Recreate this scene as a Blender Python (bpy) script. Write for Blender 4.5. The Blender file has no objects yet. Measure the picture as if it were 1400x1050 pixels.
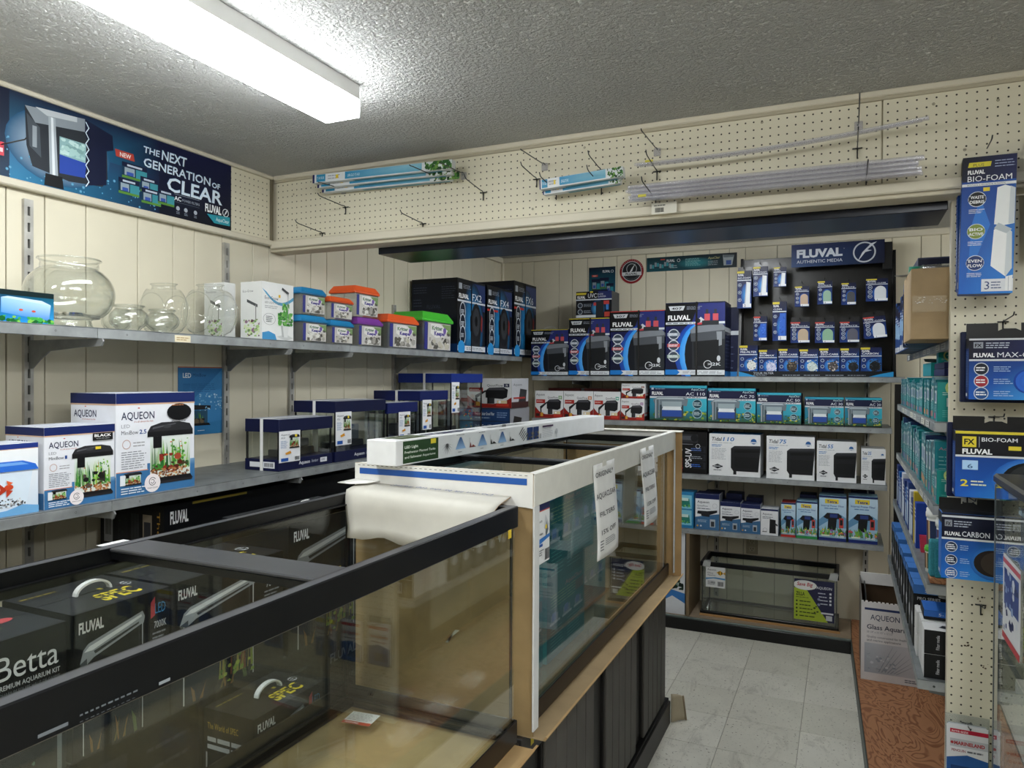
import bpy, math, random
from mathutils import Vector, Matrix
random.seed(7)
PI = math.pi
S = bpy.context.scene
COL = S.collection

# ---------------------------------------------------------------- camera, world, lights, exposure
def setup_camera():
    yaw, pitch, roll, f, h = .428577, -.0091323, .0048856, 996.8, 1.53
    cy, sy, cp, sp = math.cos(yaw), math.sin(yaw), math.cos(pitch), math.sin(pitch)
    fwd = Vector((-sy*cp, cy*cp, sp)); right = Vector((cy, sy, 0)); up = right.cross(fwd)
    r2 = right*math.cos(roll) + up*math.sin(roll); u2 = up*math.cos(roll) - right*math.sin(roll)
    m = Matrix((r2, u2, -fwd)).transposed().to_4x4(); m.translation = Vector((0, 0, h))
    c = bpy.data.cameras.new('camera'); o = bpy.data.objects.new('camera', c); COL.objects.link(o)
    o.matrix_world = m; c.sensor_width = 36; c.lens = f/1400*36; c.clip_start = .02; c.clip_end = 50
    S.camera = o
setup_camera()
W = bpy.data.worlds.new('world'); S.world = W; W.use_nodes = True
W.node_tree.nodes['Background'].inputs[0].default_value = (.9, .95, 1, 1)
W.node_tree.nodes['Background'].inputs[1].default_value = .05
S.view_settings.view_transform = 'Standard'; S.view_settings.look = 'None'
S.view_settings.exposure = 0.58; S.view_settings.gamma = 1; S.view_settings.use_curve_mapping = False
LAMP_E = 22.0      # emission of the lamp diffusers
S.cycles.max_bounces = 10; S.cycles.transparent_max_bounces = 24; S.cycles.glossy_bounces = 5
S.cycles.diffuse_bounces = 4
S.cycles.use_denoising = True
S.cycles.sample_clamp_indirect = 6

# ---------------------------------------------------------------- colours and materials
def lin(c):
    if isinstance(c, str):
        c = c.lstrip('#'); c = c if len(c) == 6 else ''.join(q*2 for q in c); c = tuple(int(c[i:i+2], 16)/255 for i in (0, 2, 4))
    return tuple((x/12.92 if x <= .04045 else ((x+.055)/1.055)**2.4) for x in c[:3]) + (1.0,)
MATS = {}
def mat(name, rough=.5, spec=.5, metal=0, noise=0, nscale=40, bump=0, bscale=200, bdist=.001, col=None):
    m = bpy.data.materials.new(name); m.use_nodes = True; n = m.node_tree.nodes; l = m.node_tree.links
    b = n['Principled BSDF']; b.inputs['Roughness'].default_value = rough; b.inputs['Metallic'].default_value = metal
    b.inputs['Specular IOR Level'].default_value = spec
    if col: src = n.new('ShaderNodeRGB'); src.outputs[0].default_value = lin(col); out = src.outputs[0]
    else: src = n.new('ShaderNodeAttribute'); src.attribute_name = 'Col'; out = src.outputs['Color']
    tc = n.new('ShaderNodeTexCoord')
    if noise:
        t = n.new('ShaderNodeTexNoise'); t.inputs['Scale'].default_value = nscale; t.inputs['Detail'].default_value = 4
        l.new(tc.outputs['Object'], t.inputs['Vector'])
        r = n.new('ShaderNodeMapRange'); r.inputs[1].default_value = .3; r.inputs[2].default_value = .7
        r.inputs[3].default_value = 1-noise; r.inputs[4].default_value = 1+noise*.4
        l.new(t.outputs[0], r.inputs[0])
        v = n.new('ShaderNodeVectorMath'); v.operation = 'SCALE'; l.new(out, v.inputs[0]); l.new(r.outputs[0], v.inputs['Scale'])
        out = v.outputs[0]
    l.new(out, b.inputs['Base Color'])
    if bump:
        t = n.new('ShaderNodeTexNoise'); t.inputs['Scale'].default_value = bscale; t.inputs['Detail'].default_value = 3
        l.new(tc.outputs['Object'], t.inputs['Vector'])
        bp = n.new('ShaderNodeBump'); bp.inputs['Strength'].default_value = bump; bp.inputs['Distance'].default_value = bdist
        l.new(t.outputs[0], bp.inputs['Height']); l.new(bp.outputs[0], b.inputs['Normal'])
    MATS[name] = m; return m
mat('card', .45, .26, noise=.05, nscale=25)
mat('print', .40, .28, noise=.03, nscale=30)
mat('matte', .8, .2, noise=.08, nscale=20)
mat('kraft', .75, .2, noise=.14, nscale=14, bump=.25, bscale=160)
mat('plastic', .3, .5, noise=.04)
mat('rim', .30, .35, noise=.10, nscale=30, bump=.05, bscale=90)
mat('steel', .45, .6, .35, noise=.3, nscale=16, bump=.08, bscale=60)
mat('wire', .35, .6, .8, noise=.1)
mat('painted', .5, .4, noise=.06, nscale=3, bump=.06, bscale=90)
mat('blackwood', .45, .4, noise=.2, nscale=9, bump=.3, bscale=30)
mat('navygloss', .28, .4, noise=.05)
mat('foam', .95, .1, noise=.25, nscale=300, bump=.8, bscale=500, bdist=.003)

def nodes(m): return m.node_tree.nodes, m.node_tree.links
def glass(name, tint, strength=1.0, rough=0.0, alpha=0.0, body=(1, 1, 1), edge=None):
    m = bpy.data.materials.new(name); m.use_nodes = True; n, l = nodes(m); n.clear()
    o = n.new('ShaderNodeOutputMaterial'); t = n.new('ShaderNodeBsdfTransparent'); t.inputs[0].default_value = (*tint, 1)
    g = n.new('ShaderNodeBsdfGlossy'); g.inputs['Roughness'].default_value = rough; g.inputs[0].default_value = (1, 1, 1, 1)
    lw = n.new('ShaderNodeLayerWeight'); lw.inputs[0].default_value = .5
    p = n.new('ShaderNodeMath'); p.operation = 'POWER'; p.inputs[1].default_value = 4.0
    a = n.new('ShaderNodeMath'); a.operation = 'MULTIPLY_ADD'; a.inputs[1].default_value = .9*strength; a.inputs[2].default_value = .055*strength
    a.use_clamp = True
    l.new(lw.outputs['Facing'], p.inputs[0]); l.new(p.outputs[0], a.inputs[0])
    x = n.new('ShaderNodeMixShader'); l.new(a.outputs[0], x.inputs[0])
    if edge:
        pe = n.new('ShaderNodeMath'); pe.operation = 'POWER'; pe.inputs[1].default_value = 5; l.new(lw.outputs['Facing'], pe.inputs[0])
        mx = n.new('ShaderNodeMix'); mx.data_type = 'RGBA'; l.new(pe.outputs[0], mx.inputs[0]); mx.inputs[6].default_value = (*tint, 1); mx.inputs[7].default_value = (*edge, 1); l.new(mx.outputs[2], t.inputs[0])
    src = t.outputs[0]
    if alpha:
        d = n.new('ShaderNodeBsdfDiffuse'); d.inputs[0].default_value = (*body, 1)
        y = n.new('ShaderNodeMixShader'); y.inputs[0].default_value = alpha; l.new(t.outputs[0], y.inputs[1]); l.new(d.outputs[0], y.inputs[2]); src = y.outputs[0]
    l.new(src, x.inputs[1]); l.new(g.outputs[0], x.inputs[2]); l.new(x.outputs[0], o.inputs[0])
    MATS[name] = m
glass('glass', (.955, .975, .965))
glass('bowlglass', (.95, .96, .95), 1.3, edge=(.22, .24, .23))
glass('clearplastic', (.86, .88, .88), 1.3, .08, .12, (.6, .62, .62))
glass('tubeplastic', (.9, .9, .93), 1.8, .1, .16, (.75, .75, .82))
def emit(name, c, e):
    m = bpy.data.materials.new(name); m.use_nodes = True; n, l = nodes(m); n.clear()
    o = n.new('ShaderNodeOutputMaterial'); g = n.new('ShaderNodeEmission'); g.inputs[0].default_value = (*c, 1); g.inputs[1].default_value = e
    l.new(g.outputs[0], o.inputs[0]); MATS[name] = m
emit('lamp', (.95, .985, 1), LAMP_E)
# popcorn ceiling
def mk_ceiling():
    m = mat('popcorn', .9, .25, col='#dededc', noise=.06, nscale=2); n, l = nodes(m); b = n['Principled BSDF']
    tc = n.new('ShaderNodeTexCoord')
    v = n.new('ShaderNodeTexNoise'); v.inputs['Scale'].default_value = 75; v.inputs['Detail'].default_value = 5; v.inputs['Roughness'].default_value = .62
    w = n.new('ShaderNodeTexVoronoi'); w.inputs['Scale'].default_value = 110
    l.new(tc.outputs['Object'], v.inputs['Vector']); l.new(tc.outputs['Object'], w.inputs['Vector'])
    r = n.new('ShaderNodeMapRange'); r.inputs[1].default_value = .42; r.inputs[2].default_value = .62; l.new(v.outputs[0], r.inputs[0])
    ad = n.new('ShaderNodeMath'); ad.operation = 'MULTIPLY_ADD'; ad.inputs[1].default_value = -.5; l.new(w.outputs['Distance'], ad.inputs[0]); l.new(r.outputs[0], ad.inputs[2])
    bp = n.new('ShaderNodeBump'); bp.inputs['Strength'].default_value = .9; bp.inputs['Distance'].default_value = .013
    l.new(ad.outputs[0], bp.inputs['Height']); l.new(bp.outputs[0], b.inputs['Normal'])
mk_ceiling()
# pegboard: holes on a one inch grid, object coordinates in metres
def mk_peg(name, col, ax):
    m = mat(name, .55, .4, col=col, noise=.04, nscale=3); n, l = nodes(m); b = n['Principled BSDF']
    tc = n.new('ShaderNodeTexCoord'); sp = n.new('ShaderNodeSeparateXYZ'); l.new(tc.outputs['Object'], sp.inputs[0])
    def fr(o):
        a = n.new('ShaderNodeMath'); a.operation = 'MULTIPLY'; a.inputs[1].default_value = 1/.0254; l.new(o, a.inputs[0])
        c = n.new('ShaderNodeMath'); c.operation = 'FRACT'; l.new(a.outputs[0], c.inputs[0])
        d = n.new('ShaderNodeMath'); d.operation = 'SUBTRACT'; d.inputs[1].default_value = .5; l.new(c.outputs[0], d.inputs[0])
        e = n.new('ShaderNodeMath'); e.operation = 'POWER'; e.inputs[1].default_value = 2
        ab = n.new('ShaderNodeMath'); ab.operation = 'ABSOLUTE'; l.new(d.outputs[0], ab.inputs[0]); l.new(ab.outputs[0], e.inputs[0]); return e.outputs[0]
    s = n.new('ShaderNodeMath'); s.operation = 'ADD'; l.new(fr(sp.outputs[ax]), s.inputs[0]); l.new(fr(sp.outputs['Z']), s.inputs[1])
    r = n.new('ShaderNodeMapRange'); r.inputs[1].default_value = .008; r.inputs[2].default_value = .015; l.new(s.outputs[0], r.inputs[0])
    mx = n.new('ShaderNodeMix'); mx.data_type = 'RGBA'; l.new(r.outputs[0], mx.inputs[0])
    old = b.inputs['Base Color'].links[0].from_socket
    mx.inputs[6].default_value = lin('#2a241c'); l.new(old, mx.inputs[7]); l.new(mx.outputs[2], b.inputs['Base Color'])
mk_peg('peg_x', '#dcd6c0', 'X'); mk_peg('peg_y', '#dcd6c0', 'Y')
# vinyl tile
def mk_tile():
    m = mat('vinyl', .38, .45, noise=.10, nscale=5); n, l = nodes(m); b = n['Principled BSDF']
    geo = n.new('ShaderNodeNewGeometry')
    t = n.new('ShaderNodeTexNoise'); t.inputs['Scale'].default_value = 90; t.inputs['Detail'].default_value = 2; l.new(geo.outputs['Position'], t.inputs['Vector'])
    mp = n.new('ShaderNodeMapping'); mp.inputs['Scale'].default_value = (1, .35, 1); mp.inputs['Rotation'].default_value = (0, 0, .7)
    l.new(geo.outputs['Position'], mp.inputs[0])
    t2 = n.new('ShaderNodeTexNoise'); t2.inputs['Scale'].default_value = 7; t2.inputs['Detail'].default_value = 8; t2.inputs['Roughness'].default_value = .75; t2.inputs['Distortion'].default_value = 2.2
    l.new(mp.outputs[0], t2.inputs['Vector'])
    r = n.new('ShaderNodeMapRange'); r.inputs[1].default_value = .30; r.inputs[2].default_value = .36; l.new(t.outputs[0], r.inputs[0])
    r2 = n.new('ShaderNodeMapRange'); r2.inputs[1].default_value = .33; r2.inputs[2].default_value = .46; r2.inputs[3].default_value = .62; l.new(t2.outputs[0], r2.inputs[0])
    mu = n.new('ShaderNodeMath'); mu.operation = 'MULTIPLY'; l.new(r.outputs[0], mu.inputs[0]); l.new(r2.outputs[0], mu.inputs[1])
    old = b.inputs['Base Color'].links[0].from_socket
    mx = n.new('ShaderNodeMix'); mx.data_type = 'RGBA'; l.new(mu.outputs[0], mx.inputs[0]); mx.inputs[6].default_value = lin('#6b655a'); l.new(old, mx.inputs[7]); l.new(mx.outputs[2], b.inputs['Base Color'])
mk_tile()
def mk_ply():
    m = mat('plywood', .55, .3, col='#9a6238'); n, l = nodes(m); b = n['Principled BSDF']
    tc = n.new('ShaderNodeNewGeometry'); mp = n.new('ShaderNodeMapping'); mp.inputs['Scale'].default_value = (1, .45, 1); l.new(tc.outputs['Position'], mp.inputs[0])
    t = n.new('ShaderNodeTexNoise'); t.inputs['Scale'].default_value = 5; t.inputs['Detail'].default_value = 3; t.inputs['Distortion'].default_value = 1.6; l.new(mp.outputs[0], t.inputs['Vector'])
    a = n.new('ShaderNodeMath'); a.operation = 'MULTIPLY'; a.inputs[1].default_value = 90; l.new(t.outputs[0], a.inputs[0])
    s = n.new('ShaderNodeMath'); s.operation = 'SINE'; l.new(a.outputs[0], s.inputs[0])
    r = n.new('ShaderNodeValToRGB'); r.color_ramp.elements[0].position = .1; r.color_ramp.elements[0].color = lin('#a0714f'); r.color_ramp.elements[1].position = .95; r.color_ramp.elements[1].color = lin('#7f5236')
    l.new(s.outputs[0], r.inputs[0]); l.new(r.outputs[0], b.inputs['Base Color'])
mk_ply()

# ---------------------------------------------------------------- mesh collector
class MB:
    def __init__(s): s.v = []; s.f = []; s.c = []; s.m = []; s.sm = []
    def face(s, pts, col, cols=None, smooth=False):
        b = len(s.v); s.v += [tuple(p) for p in pts]; s.f.append(list(range(b, b+len(pts))))
        s.c.append(cols if cols else [lin(col)]*len(pts)); s.sm.append(smooth)
    def box(s, a, b, col, cols=None, ch=0.0):
        x0, y0, z0 = a; x1, y1, z1 = b; cols = cols or {}
        g = lambda k: cols.get(k, col)
        if ch <= 0:
            P = [(x0,y0,z0),(x1,y0,z0),(x1,y1,z0),(x0,y1,z0),(x0,y0,z1),(x1,y0,z1),(x1,y1,z1),(x0,y1,z1)]
            for k, q in (('F',(0,1,5,4)),('R',(1,2,6,5)),('B',(2,3,7,6)),('L',(3,0,4,7)),('T',(4,5,6,7)),('D',(3,2,1,0))): s.face([P[i] for i in q], g(k))
            return s
        ch = min(ch, .45*min(x1-x0, y1-y0, z1-z0))
        X = (x0, x1); Y = (y0, y1); Z = (z0, z1); base = len(s.v); idx = {}
        for i in (0,1):
            for j in (0,1):
                for k in (0,1):
                    for ax in (0,1,2):
                        p = [X[i], Y[j], Z[k]]
                        for q, (lo) in enumerate((i, j, k)):
                            if q != ax: p[q] += ch if lo == 0 else -ch
                        idx[i,j,k,ax] = len(s.v); s.v.append(tuple(p))
        def F(ids, key):
            s.f.append(ids); s.c.append([lin(g(key))]*len(ids)); s.sm.append(False)
        F([idx[0,0,0,1],idx[1,0,0,1],idx[1,0,1,1],idx[0,0,1,1]],'F'); F([idx[1,1,0,1],idx[0,1,0,1],idx[0,1,1,1],idx[1,1,1,1]],'B')
        F([idx[1,0,0,0],idx[1,1,0,0],idx[1,1,1,0],idx[1,0,1,0]],'R'); F([idx[0,1,0,0],idx[0,0,0,0],idx[0,0,1,0],idx[0,1,1,0]],'L')
        F([idx[0,0,1,2],idx[1,0,1,2],idx[1,1,1,2],idx[0,1,1,2]],'T'); F([idx[0,1,0,2],idx[1,1,0,2],idx[1,0,0,2],idx[0,0,0,2]],'D')
        for i in (0,1):
            for j in (0,1): F([idx[i,j,0,0],idx[i,j,0,1],idx[i,j,1,1],idx[i,j,1,0]], 'F' if j == 0 else 'B')
        for i in (0,1):
            for k in (0,1): F([idx[i,0,k,0],idx[i,1,k,0],idx[i,1,k,2],idx[i,0,k,2]], 'R' if i else 'L')
        for j in (0,1):
            for k in (0,1): F([idx[0,j,k,1],idx[1,j,k,1],idx[1,j,k,2],idx[0,j,k,2]], 'F' if j == 0 else 'B')
        for i in (0,1):
            for j in (0,1):
                for k in (0,1): F([idx[i,j,k,0],idx[i,j,k,1],idx[i,j,k,2]], 'F' if j == 0 else 'B')
        return s
    def hexa(s, P, col, cols=None):
        cols = cols or {}
        for k, q in (('F',(0,1,5,4)),('R',(1,2,6,5)),('B',(2,3,7,6)),('L',(3,0,4,7)),('T',(4,5,6,7)),('D',(3,2,1,0))): s.face([P[i] for i in q], cols.get(k, col))
        return s
    def prism(s, pts, vec, col, ecol=None):
        vec = Vector(vec); A = [Vector(p) for p in pts]; B = [p+vec for p in A]; n = len(A)
        s.face(A[::-1], col); s.face(B, col)
        for i in range(n): s.face([A[i], A[(i+1)%n], B[(i+1)%n], B[i]], ecol or col)
        return s
    def tube(s, path, r, col, n=8, caps=True):
        P = [Vector(p) for p in path]; rings = []; prev = None
        R = r if isinstance(r, (list, tuple)) else [r]*len(P)
        for i, p in enumerate(P):
            t = (P[min(i+1, len(P)-1)]-P[max(i-1, 0)]).normalized()
            if prev is None:
                a = Vector((0,0,1)) if abs(t.z) < .9 else Vector((1,0,0)); u = t.cross(a).normalized()
            else: u = (prev - t*prev.dot(t)).normalized()
            prev = u; w = t.cross(u); b = len(s.v); rings.append(b)
            for k in range(n):
                an = 2*PI*k/n; s.v.append(tuple(p + (u*math.cos(an)+w*math.sin(an))*R[i]))
        lc = lin(col)
        for a, b in zip(rings, rings[1:]):
            for k in range(n):
                s.f.append([a+k, a+(k+1)%n, b+(k+1)%n, b+k]); s.c.append([lc]*4); s.sm.append(True)
        if caps:
            s.f.append([rings[0]+k for k in range(n)][::-1]); s.c.append([lc]*n); s.sm.append(False)
            s.f.append([rings[-1]+k for k in range(n)]); s.c.append([lc]*n); s.sm.append(False)
        return s
    def lathe(s, prof, col, n=32, c=(0,0,0), sx=1, sy=1, cols=None):
        base = len(s.v)
        for r, z in prof:
            for k in range(n):
                a = 2*PI*k/n; s.v.append((c[0]+r*math.cos(a)*sx, c[1]+r*math.sin(a)*sy, c[2]+z))
        for i in range(len(prof)-1):
            lc = lin(cols[i] if cols else col)
            for k in range(n):
                a = base+i*n+k; b = base+i*n+(k+1)%n
                s.f.append([a, b, b+n, a+n]); s.c.append([lc]*4); s.sm.append(True)
        return s
    def build(s, name, mt, parent=None, loc=(0,0,0), rz=0):
        me = bpy.data.meshes.new(name); me.from_pydata(s.v, [], s.f); me.validate(clean_customdata=False)
        ca = me.color_attributes.new('Col', 'FLOAT_COLOR', 'CORNER')
        flat = [x for fc in s.c for q in fc for x in q]
        if len(flat) == len(ca.data)*4: ca.data.foreach_set('color', flat)
        me.polygons.foreach_set('use_smooth', s.sm if len(s.sm) == len(me.polygons) else [False]*len(me.polygons))
        me.materials.append(MATS[mt] if isinstance(mt, str) else mt)
        o = bpy.data.objects.new(name, me); COL.objects.link(o)
        if parent: o.parent = parent
        o.location = loc; o.rotation_euler = (0, 0, rz)
        return o
def tag(o, label=None, cat=None, group=None, kind=None):
    if label: o['label'] = label
    if cat: o['category'] = cat
    if group: o['group'] = group
    if kind: o['kind'] = kind
    return o
def thing(name, label, cat, loc=(0,0,0), rz=0, group=None):
    o = bpy.data.objects.new(name, None); o.empty_display_size = .05; COL.objects.link(o); o.location = loc; o.rotation_euler = (0,0,rz)
    return tag(o, label, cat, group)
def bx(name, a, b, col, mt='painted', parent=None, ch=.0, kind=None, cols=None):
    o = MB().box(a, b, col, cols, ch).build(name, mt, parent)
    if kind: o['kind'] = kind
    return o

# ---------------------------------------------------------------- printed artwork (flat print on real surfaces)
_txt = {}
def glyphs(t, bold=0.0, shear=0.0, res=2):
    k = (t, bold, shear, res)
    if k not in _txt:
        c = bpy.data.curves.new('t', 'FONT'); c.body = t; c.size = 1; c.offset = bold; c.shear = shear; c.resolution_u = res; c.fill_mode = 'FRONT'
        o = bpy.data.objects.new('t', c); me = bpy.data.meshes.new_from_object(o)
        vs = [(v.co.x, v.co.y) for v in me.vertices]; fs = [tuple(p.vertices) for p in me.polygons]
        bpy.data.objects.remove(o); bpy.data.curves.remove(c); bpy.data.meshes.remove(me)
        xs = [v[0] for v in vs] or [0]; _txt[k] = (vs, fs, min(xs), max(xs))
    return _txt[k]
class Art:
    """flat print; x,y run 0..1 over the printed face, y upward"""
    def __init__(s, w, h, buf=None, tr=None): s.w = w; s.h = h; s.buf = buf if buf is not None else []; s.tr = tr or (0, 0, 1, 1); s.k = [0] if tr is None else None
    def sub(s, x0, y0, x1, y1):
        a = Art(s.w, s.h, s.buf, (s.tr[0]+x0*s.tr[2], s.tr[1]+y0*s.tr[3], (x1-x0)*s.tr[2], (y1-y0)*s.tr[3])); a.k = s.k; return a
    def P(s, x, y): return ((s.tr[0]+x*s.tr[2])*s.w, (s.tr[1]+y*s.tr[3])*s.h)
    def W(s): return s.w*s.tr[2]
    def H(s): return s.h*s.tr[3]
    def raw(s, pts, cols):
        s.k[0] += 1; s.buf.append((pts, cols, s.k[0]))
    def poly(s, pts, col):
        s.raw([s.P(*p) for p in pts], [lin(c) for c in col] if isinstance(col, list) else [lin(col)]*len(pts)); return s
    def rect(s, x0, y0, x1, y1, col): return s.poly([(x0,y0),(x1,y0),(x1,y1),(x0,y1)], col)
    def ell(s, cx, cy, r, col, ry=None, rim=None, n=20, a0=0, a1=2*PI):
        # r in units of face width; ry too
        ry = r if ry is None else ry; X, Y = s.P(cx, cy); R = r*s.W(); Q = ry*s.W()
        pts = [(X+R*math.cos(a0+(a1-a0)*i/n), Y+Q*math.sin(a0+(a1-a0)*i/n)) for i in range(n+1)]
        if rim is None: s.raw(pts[:-1] if a1-a0 > 6.2 else pts, [lin(col)]*(n if a1-a0 > 6.2 else n+1))
        else:
            s.k[0] += 1
            for i in range(n): s.buf.append(([(X, Y), pts[i], pts[i+1]], [lin(col), lin(rim), lin(rim)], s.k[0]))
        return s
    def ring(s, cx, cy, r, t, col, n=24, a0=0, a1=2*PI, ry=None):
        X, Y = s.P(cx, cy); R = r*s.W(); T = t*s.W(); s.k[0] += 1; q = (ry or r)/r
        for i in range(n):
            a = a0+(a1-a0)*i/n; b = a0+(a1-a0)*(i+1)/n
            s.buf.append(([(X+(R-T)*math.cos(a), Y+(R-T)*math.sin(a)*q), (X+R*math.cos(a), Y+R*math.sin(a)*q), (X+R*math.cos(b), Y+R*math.sin(b)*q), (X+(R-T)*math.cos(b), Y+(R-T)*math.sin(b)*q)], [lin(col)]*4, s.k[0]))
        return s
    def text(s, t, x, y, h, col, w=None, bold=0.0, shear=0.0, al='l', res=2, rot=0):
        """cap height h (fraction of face height), width w (fraction of face width) or natural"""
        vs, fs, a, b = glyphs(t, bold, shear, res)
        if not fs: return s
        X, Y = s.P(x, y)
        if rot == 0: Hh = h*s.H(); sc = Hh/.72; sx = (w*s.W()/(b-a)) if w else sc; wd = (b-a)*sx
        else: Hh = h*s.W(); sc = Hh/.72; sx = (w*s.H()/(b-a)) if w else sc; wd = (b-a)*sx
        off = {'l': 0, 'c': -wd/2, 'r': -wd}[al]; s.k[0] += 1; lc = lin(col)
        q = [((v[0]-a)*sx+off, v[1]*sc) for v in vs]
        if rot == 0: q = [(X+u, Y+v) for u, v in q]
        elif rot == 90: q = [(X-v, Y+u) for u, v in q]
        else: q = [(X+v, Y-u) for u, v in q]
        for f in fs: s.buf.append(([q[i] for i in f], [lc]*len(f), s.k[0]))
        return s
    def lines(s, x0, y0, x1, y1, n, col, fill=.45, words=3):
        """blocks of type too small to read: rows of broken dashes"""
        s.k[0] += 1; lc = lin(col); hh = (y1-y0)/n; rnd = random.Random(int((x0*97+y0*31+n)*1000))
        for i in range(n):
            y = y1-(i+1)*hh+hh*(1-fill)/2; x = x0; end = x1-(x1-x0)*rnd.random()*.25
            while x < end-1e-6:
                wl = (x1-x0)/words*rnd.uniform(.4, 1.1); e = min(x+wl, end)
                s.buf.append(([s.P(x, y), s.P(e, y), s.P(e, y+hh*fill), s.P(x, y+hh*fill)], [lc]*4, s.k[0])); x = e+(x1-x0)*.035
        return s
    def barcode(s, x0, y0, x1, y1, col='#111111', n=14):
        rnd = random.Random(5); x = x0; s.k[0] += 1; lc = lin(col)
        while x < x1:
            w = (x1-x0)/n*rnd.uniform(.25, .9); e = min(x+w, x1)
            s.buf.append(([s.P(x, y0), s.P(e, y0), s.P(e, y1), s.P(x, y1)], [lc]*4, s.k[0])); x = e+(x1-x0)/n*.5
        return s
    def blobs(s, x0, y0, x1, y1, n, cols, r=.03, seed=1, sq=.8):
        rnd = random.Random(seed)
        for i in range(n):
            rr = r*rnd.uniform(.5, 1.2); cx = rnd.uniform(x0, x1); cy = rnd.uniform(y0, y1); m = rnd.choice((4, 5, 6)); ph = rnd.random()*6
            X, Y = s.P(cx, cy); lc = lin(rnd.choice(cols)); pts = []
            for k in range(m):
                a = ph+2*PI*k/m; px = X+rr*s.W()*math.cos(a); py = Y+rr*s.W()*sq*math.sin(a)
                A = s.P(x0, y0); B = s.P(x1, y1); pts.append((min(max(px, A[0]), B[0]), min(max(py, A[1]), B[1])))
            s.k[0] += .1; s.buf.append((pts, [lc]*m, s.k[0]))
        s.k[0] += 1; return s
    def plants(s, x0, y0, x1, y1, n, cols, seed=1):
        """grassy and leafy aquarium plants"""
        rnd = random.Random(seed); s.k[0] += 1
        for i in range(n):
            x = rnd.uniform(x0, x1); h = (y1-y0)*rnd.uniform(.45, 1); lean = rnd.uniform(-.12, .12)*(x1-x0); w = (x1-x0)*rnd.uniform(.012, .035); c = lin(rnd.choice(cols))
            a = s.P(x-w, y0); b = s.P(x+w, y0); t = s.P(min(max(x+lean, x0), x1), y0+h); m = s.P(min(max(x+lean*.3+w, x0), x1), y0+h*.6)
            s.k[0] += .1; s.buf.append(([a, b, m, t], [c]*4, s.k[0]))
        s.k[0] += 1; return s
    def emit(s, mb, fmap, eps=.00012):
        for pts, cols, k in s.buf:
            mb.face([fmap(u, v, eps*min(k, 60)*.5+eps*2) for u, v in pts], None, cols)
    def build(s, name, parent, O, U, V, N=None, mt='print', fmap=None, eps=.00006):
        O = Vector(O); U = Vector(U); V = Vector(V); N = U.cross(V)
        ks = max([b[2] for b in s.buf] or [1]); e = .0026/max(ks, 26); cl = lambda p: (min(max(p[0], 0), s.w), min(max(p[1], 0), s.h))
        mb = MB()
        for pts, cols, k in s.buf:
            d = .0004+e*k
            pts = [cl(p) for p in pts]
            if max(p[0] for p in pts)-min(p[0] for p in pts) < 1e-6 or max(p[1] for p in pts)-min(p[1] for p in pts) < 1e-6: continue
            if fmap: mb.face([fmap(u, v, d) for u, v in pts], None, cols)
            else: mb.face([O+U*u+V*v+N*d for u, v in pts], None, cols)
        return mb.build(name, mt, parent)
FR = {'F': lambda w, d, h: ((-w/2, -d/2, 0), (1,0,0), (0,0,1), w, h), 'L': lambda w, d, h: ((-w/2, d/2, 0), (0,-1,0), (0,0,1), d, h),
      'R': lambda w, d, h: ((w/2, -d/2, 0), (0,1,0), (0,0,1), d, h), 'T': lambda w, d, h: ((-w/2, -d/2, h), (1,0,0), (0,1,0), w, d)}
FN = {'F': 'front_print', 'L': 'side_print', 'R': 'side_print', 'T': 'top_print'}
def carton(name, label, cat, loc, rz, w, d, h, cols, arts, group=None, mt='card', ch=.0015, flaps=True):
    """a closed carton: shell with folded edges and a top flap seam, printed faces as children"""
    base = cols.get('*', '#eeeeee'); mb = MB().box((-w/2, -d/2, 0), (w/2, d/2, h), base, cols, ch)
    if flaps:   # tuck flap edge along the top and a short tuck slit each side
        t = cols.get('T', base); mb.box((-w/2+.003, d*.02-.0008, h), (w/2-.003, d*.02+.0008, h+.0009), t)
        mb.box((-w/2+.002, -d/2+.0015, h), (w/2-.002, -d/2+.012, h+.0007), t)
    o = mb.build(name, mt, None, loc, rz); tag(o, label, cat, group)
    for k, fn in arts.items():
        O, U, V, fw, fh = FR[k](w, d, h); a = Art(fw, fh); fn(a); a.build(FN[k], o, O, U, V)
    return o
def onL(y0, y1, xf, z, d):    # a box on the left shelves, front towards the aisle (+X)
    return ((xf-d/2, (y0+y1)/2, z), PI/2, y1-y0, d)
def onB(x0, x1, yf, z, d):    # a box on the back shelves, front towards the camera (-Y)
    return (((x0+x1)/2, yf+d/2, z), 0, x1-x0, d)
def onG(y0, y1, xf, z, d):    # a box on the right gondola, front towards the aisle (-X)
    return ((xf+d/2, (y0+y1)/2, z), -PI/2, y1-y0, d)
def copy_tree(o, loc=None, rz=None, label=None, parent=None):
    c = o.copy(); COL.objects.link(c)
    if parent: c.parent = parent
    if loc is not None: c.location = loc
    if rz is not None: c.rotation_euler = (0, 0, rz)
    if label: c['label'] = label
    for ch in o.children: copy_tree(ch, parent=c)
    return c
# ---------------------------------------------------------------- the room
CREAM = '#dcd5bf'; CREAM2 = '#d8d1bc'; TRIM = '#d3ccb9'
XL, XR, YF, YB, ZC = -2.3, 2.6, -3.2, 4.85, 2.40
bx('ceiling', (XL-.1, YF-.1, ZC), (XR+.1, YB+.1, ZC+.08), '#c4c3c0', 'popcorn', kind='structure')
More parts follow.
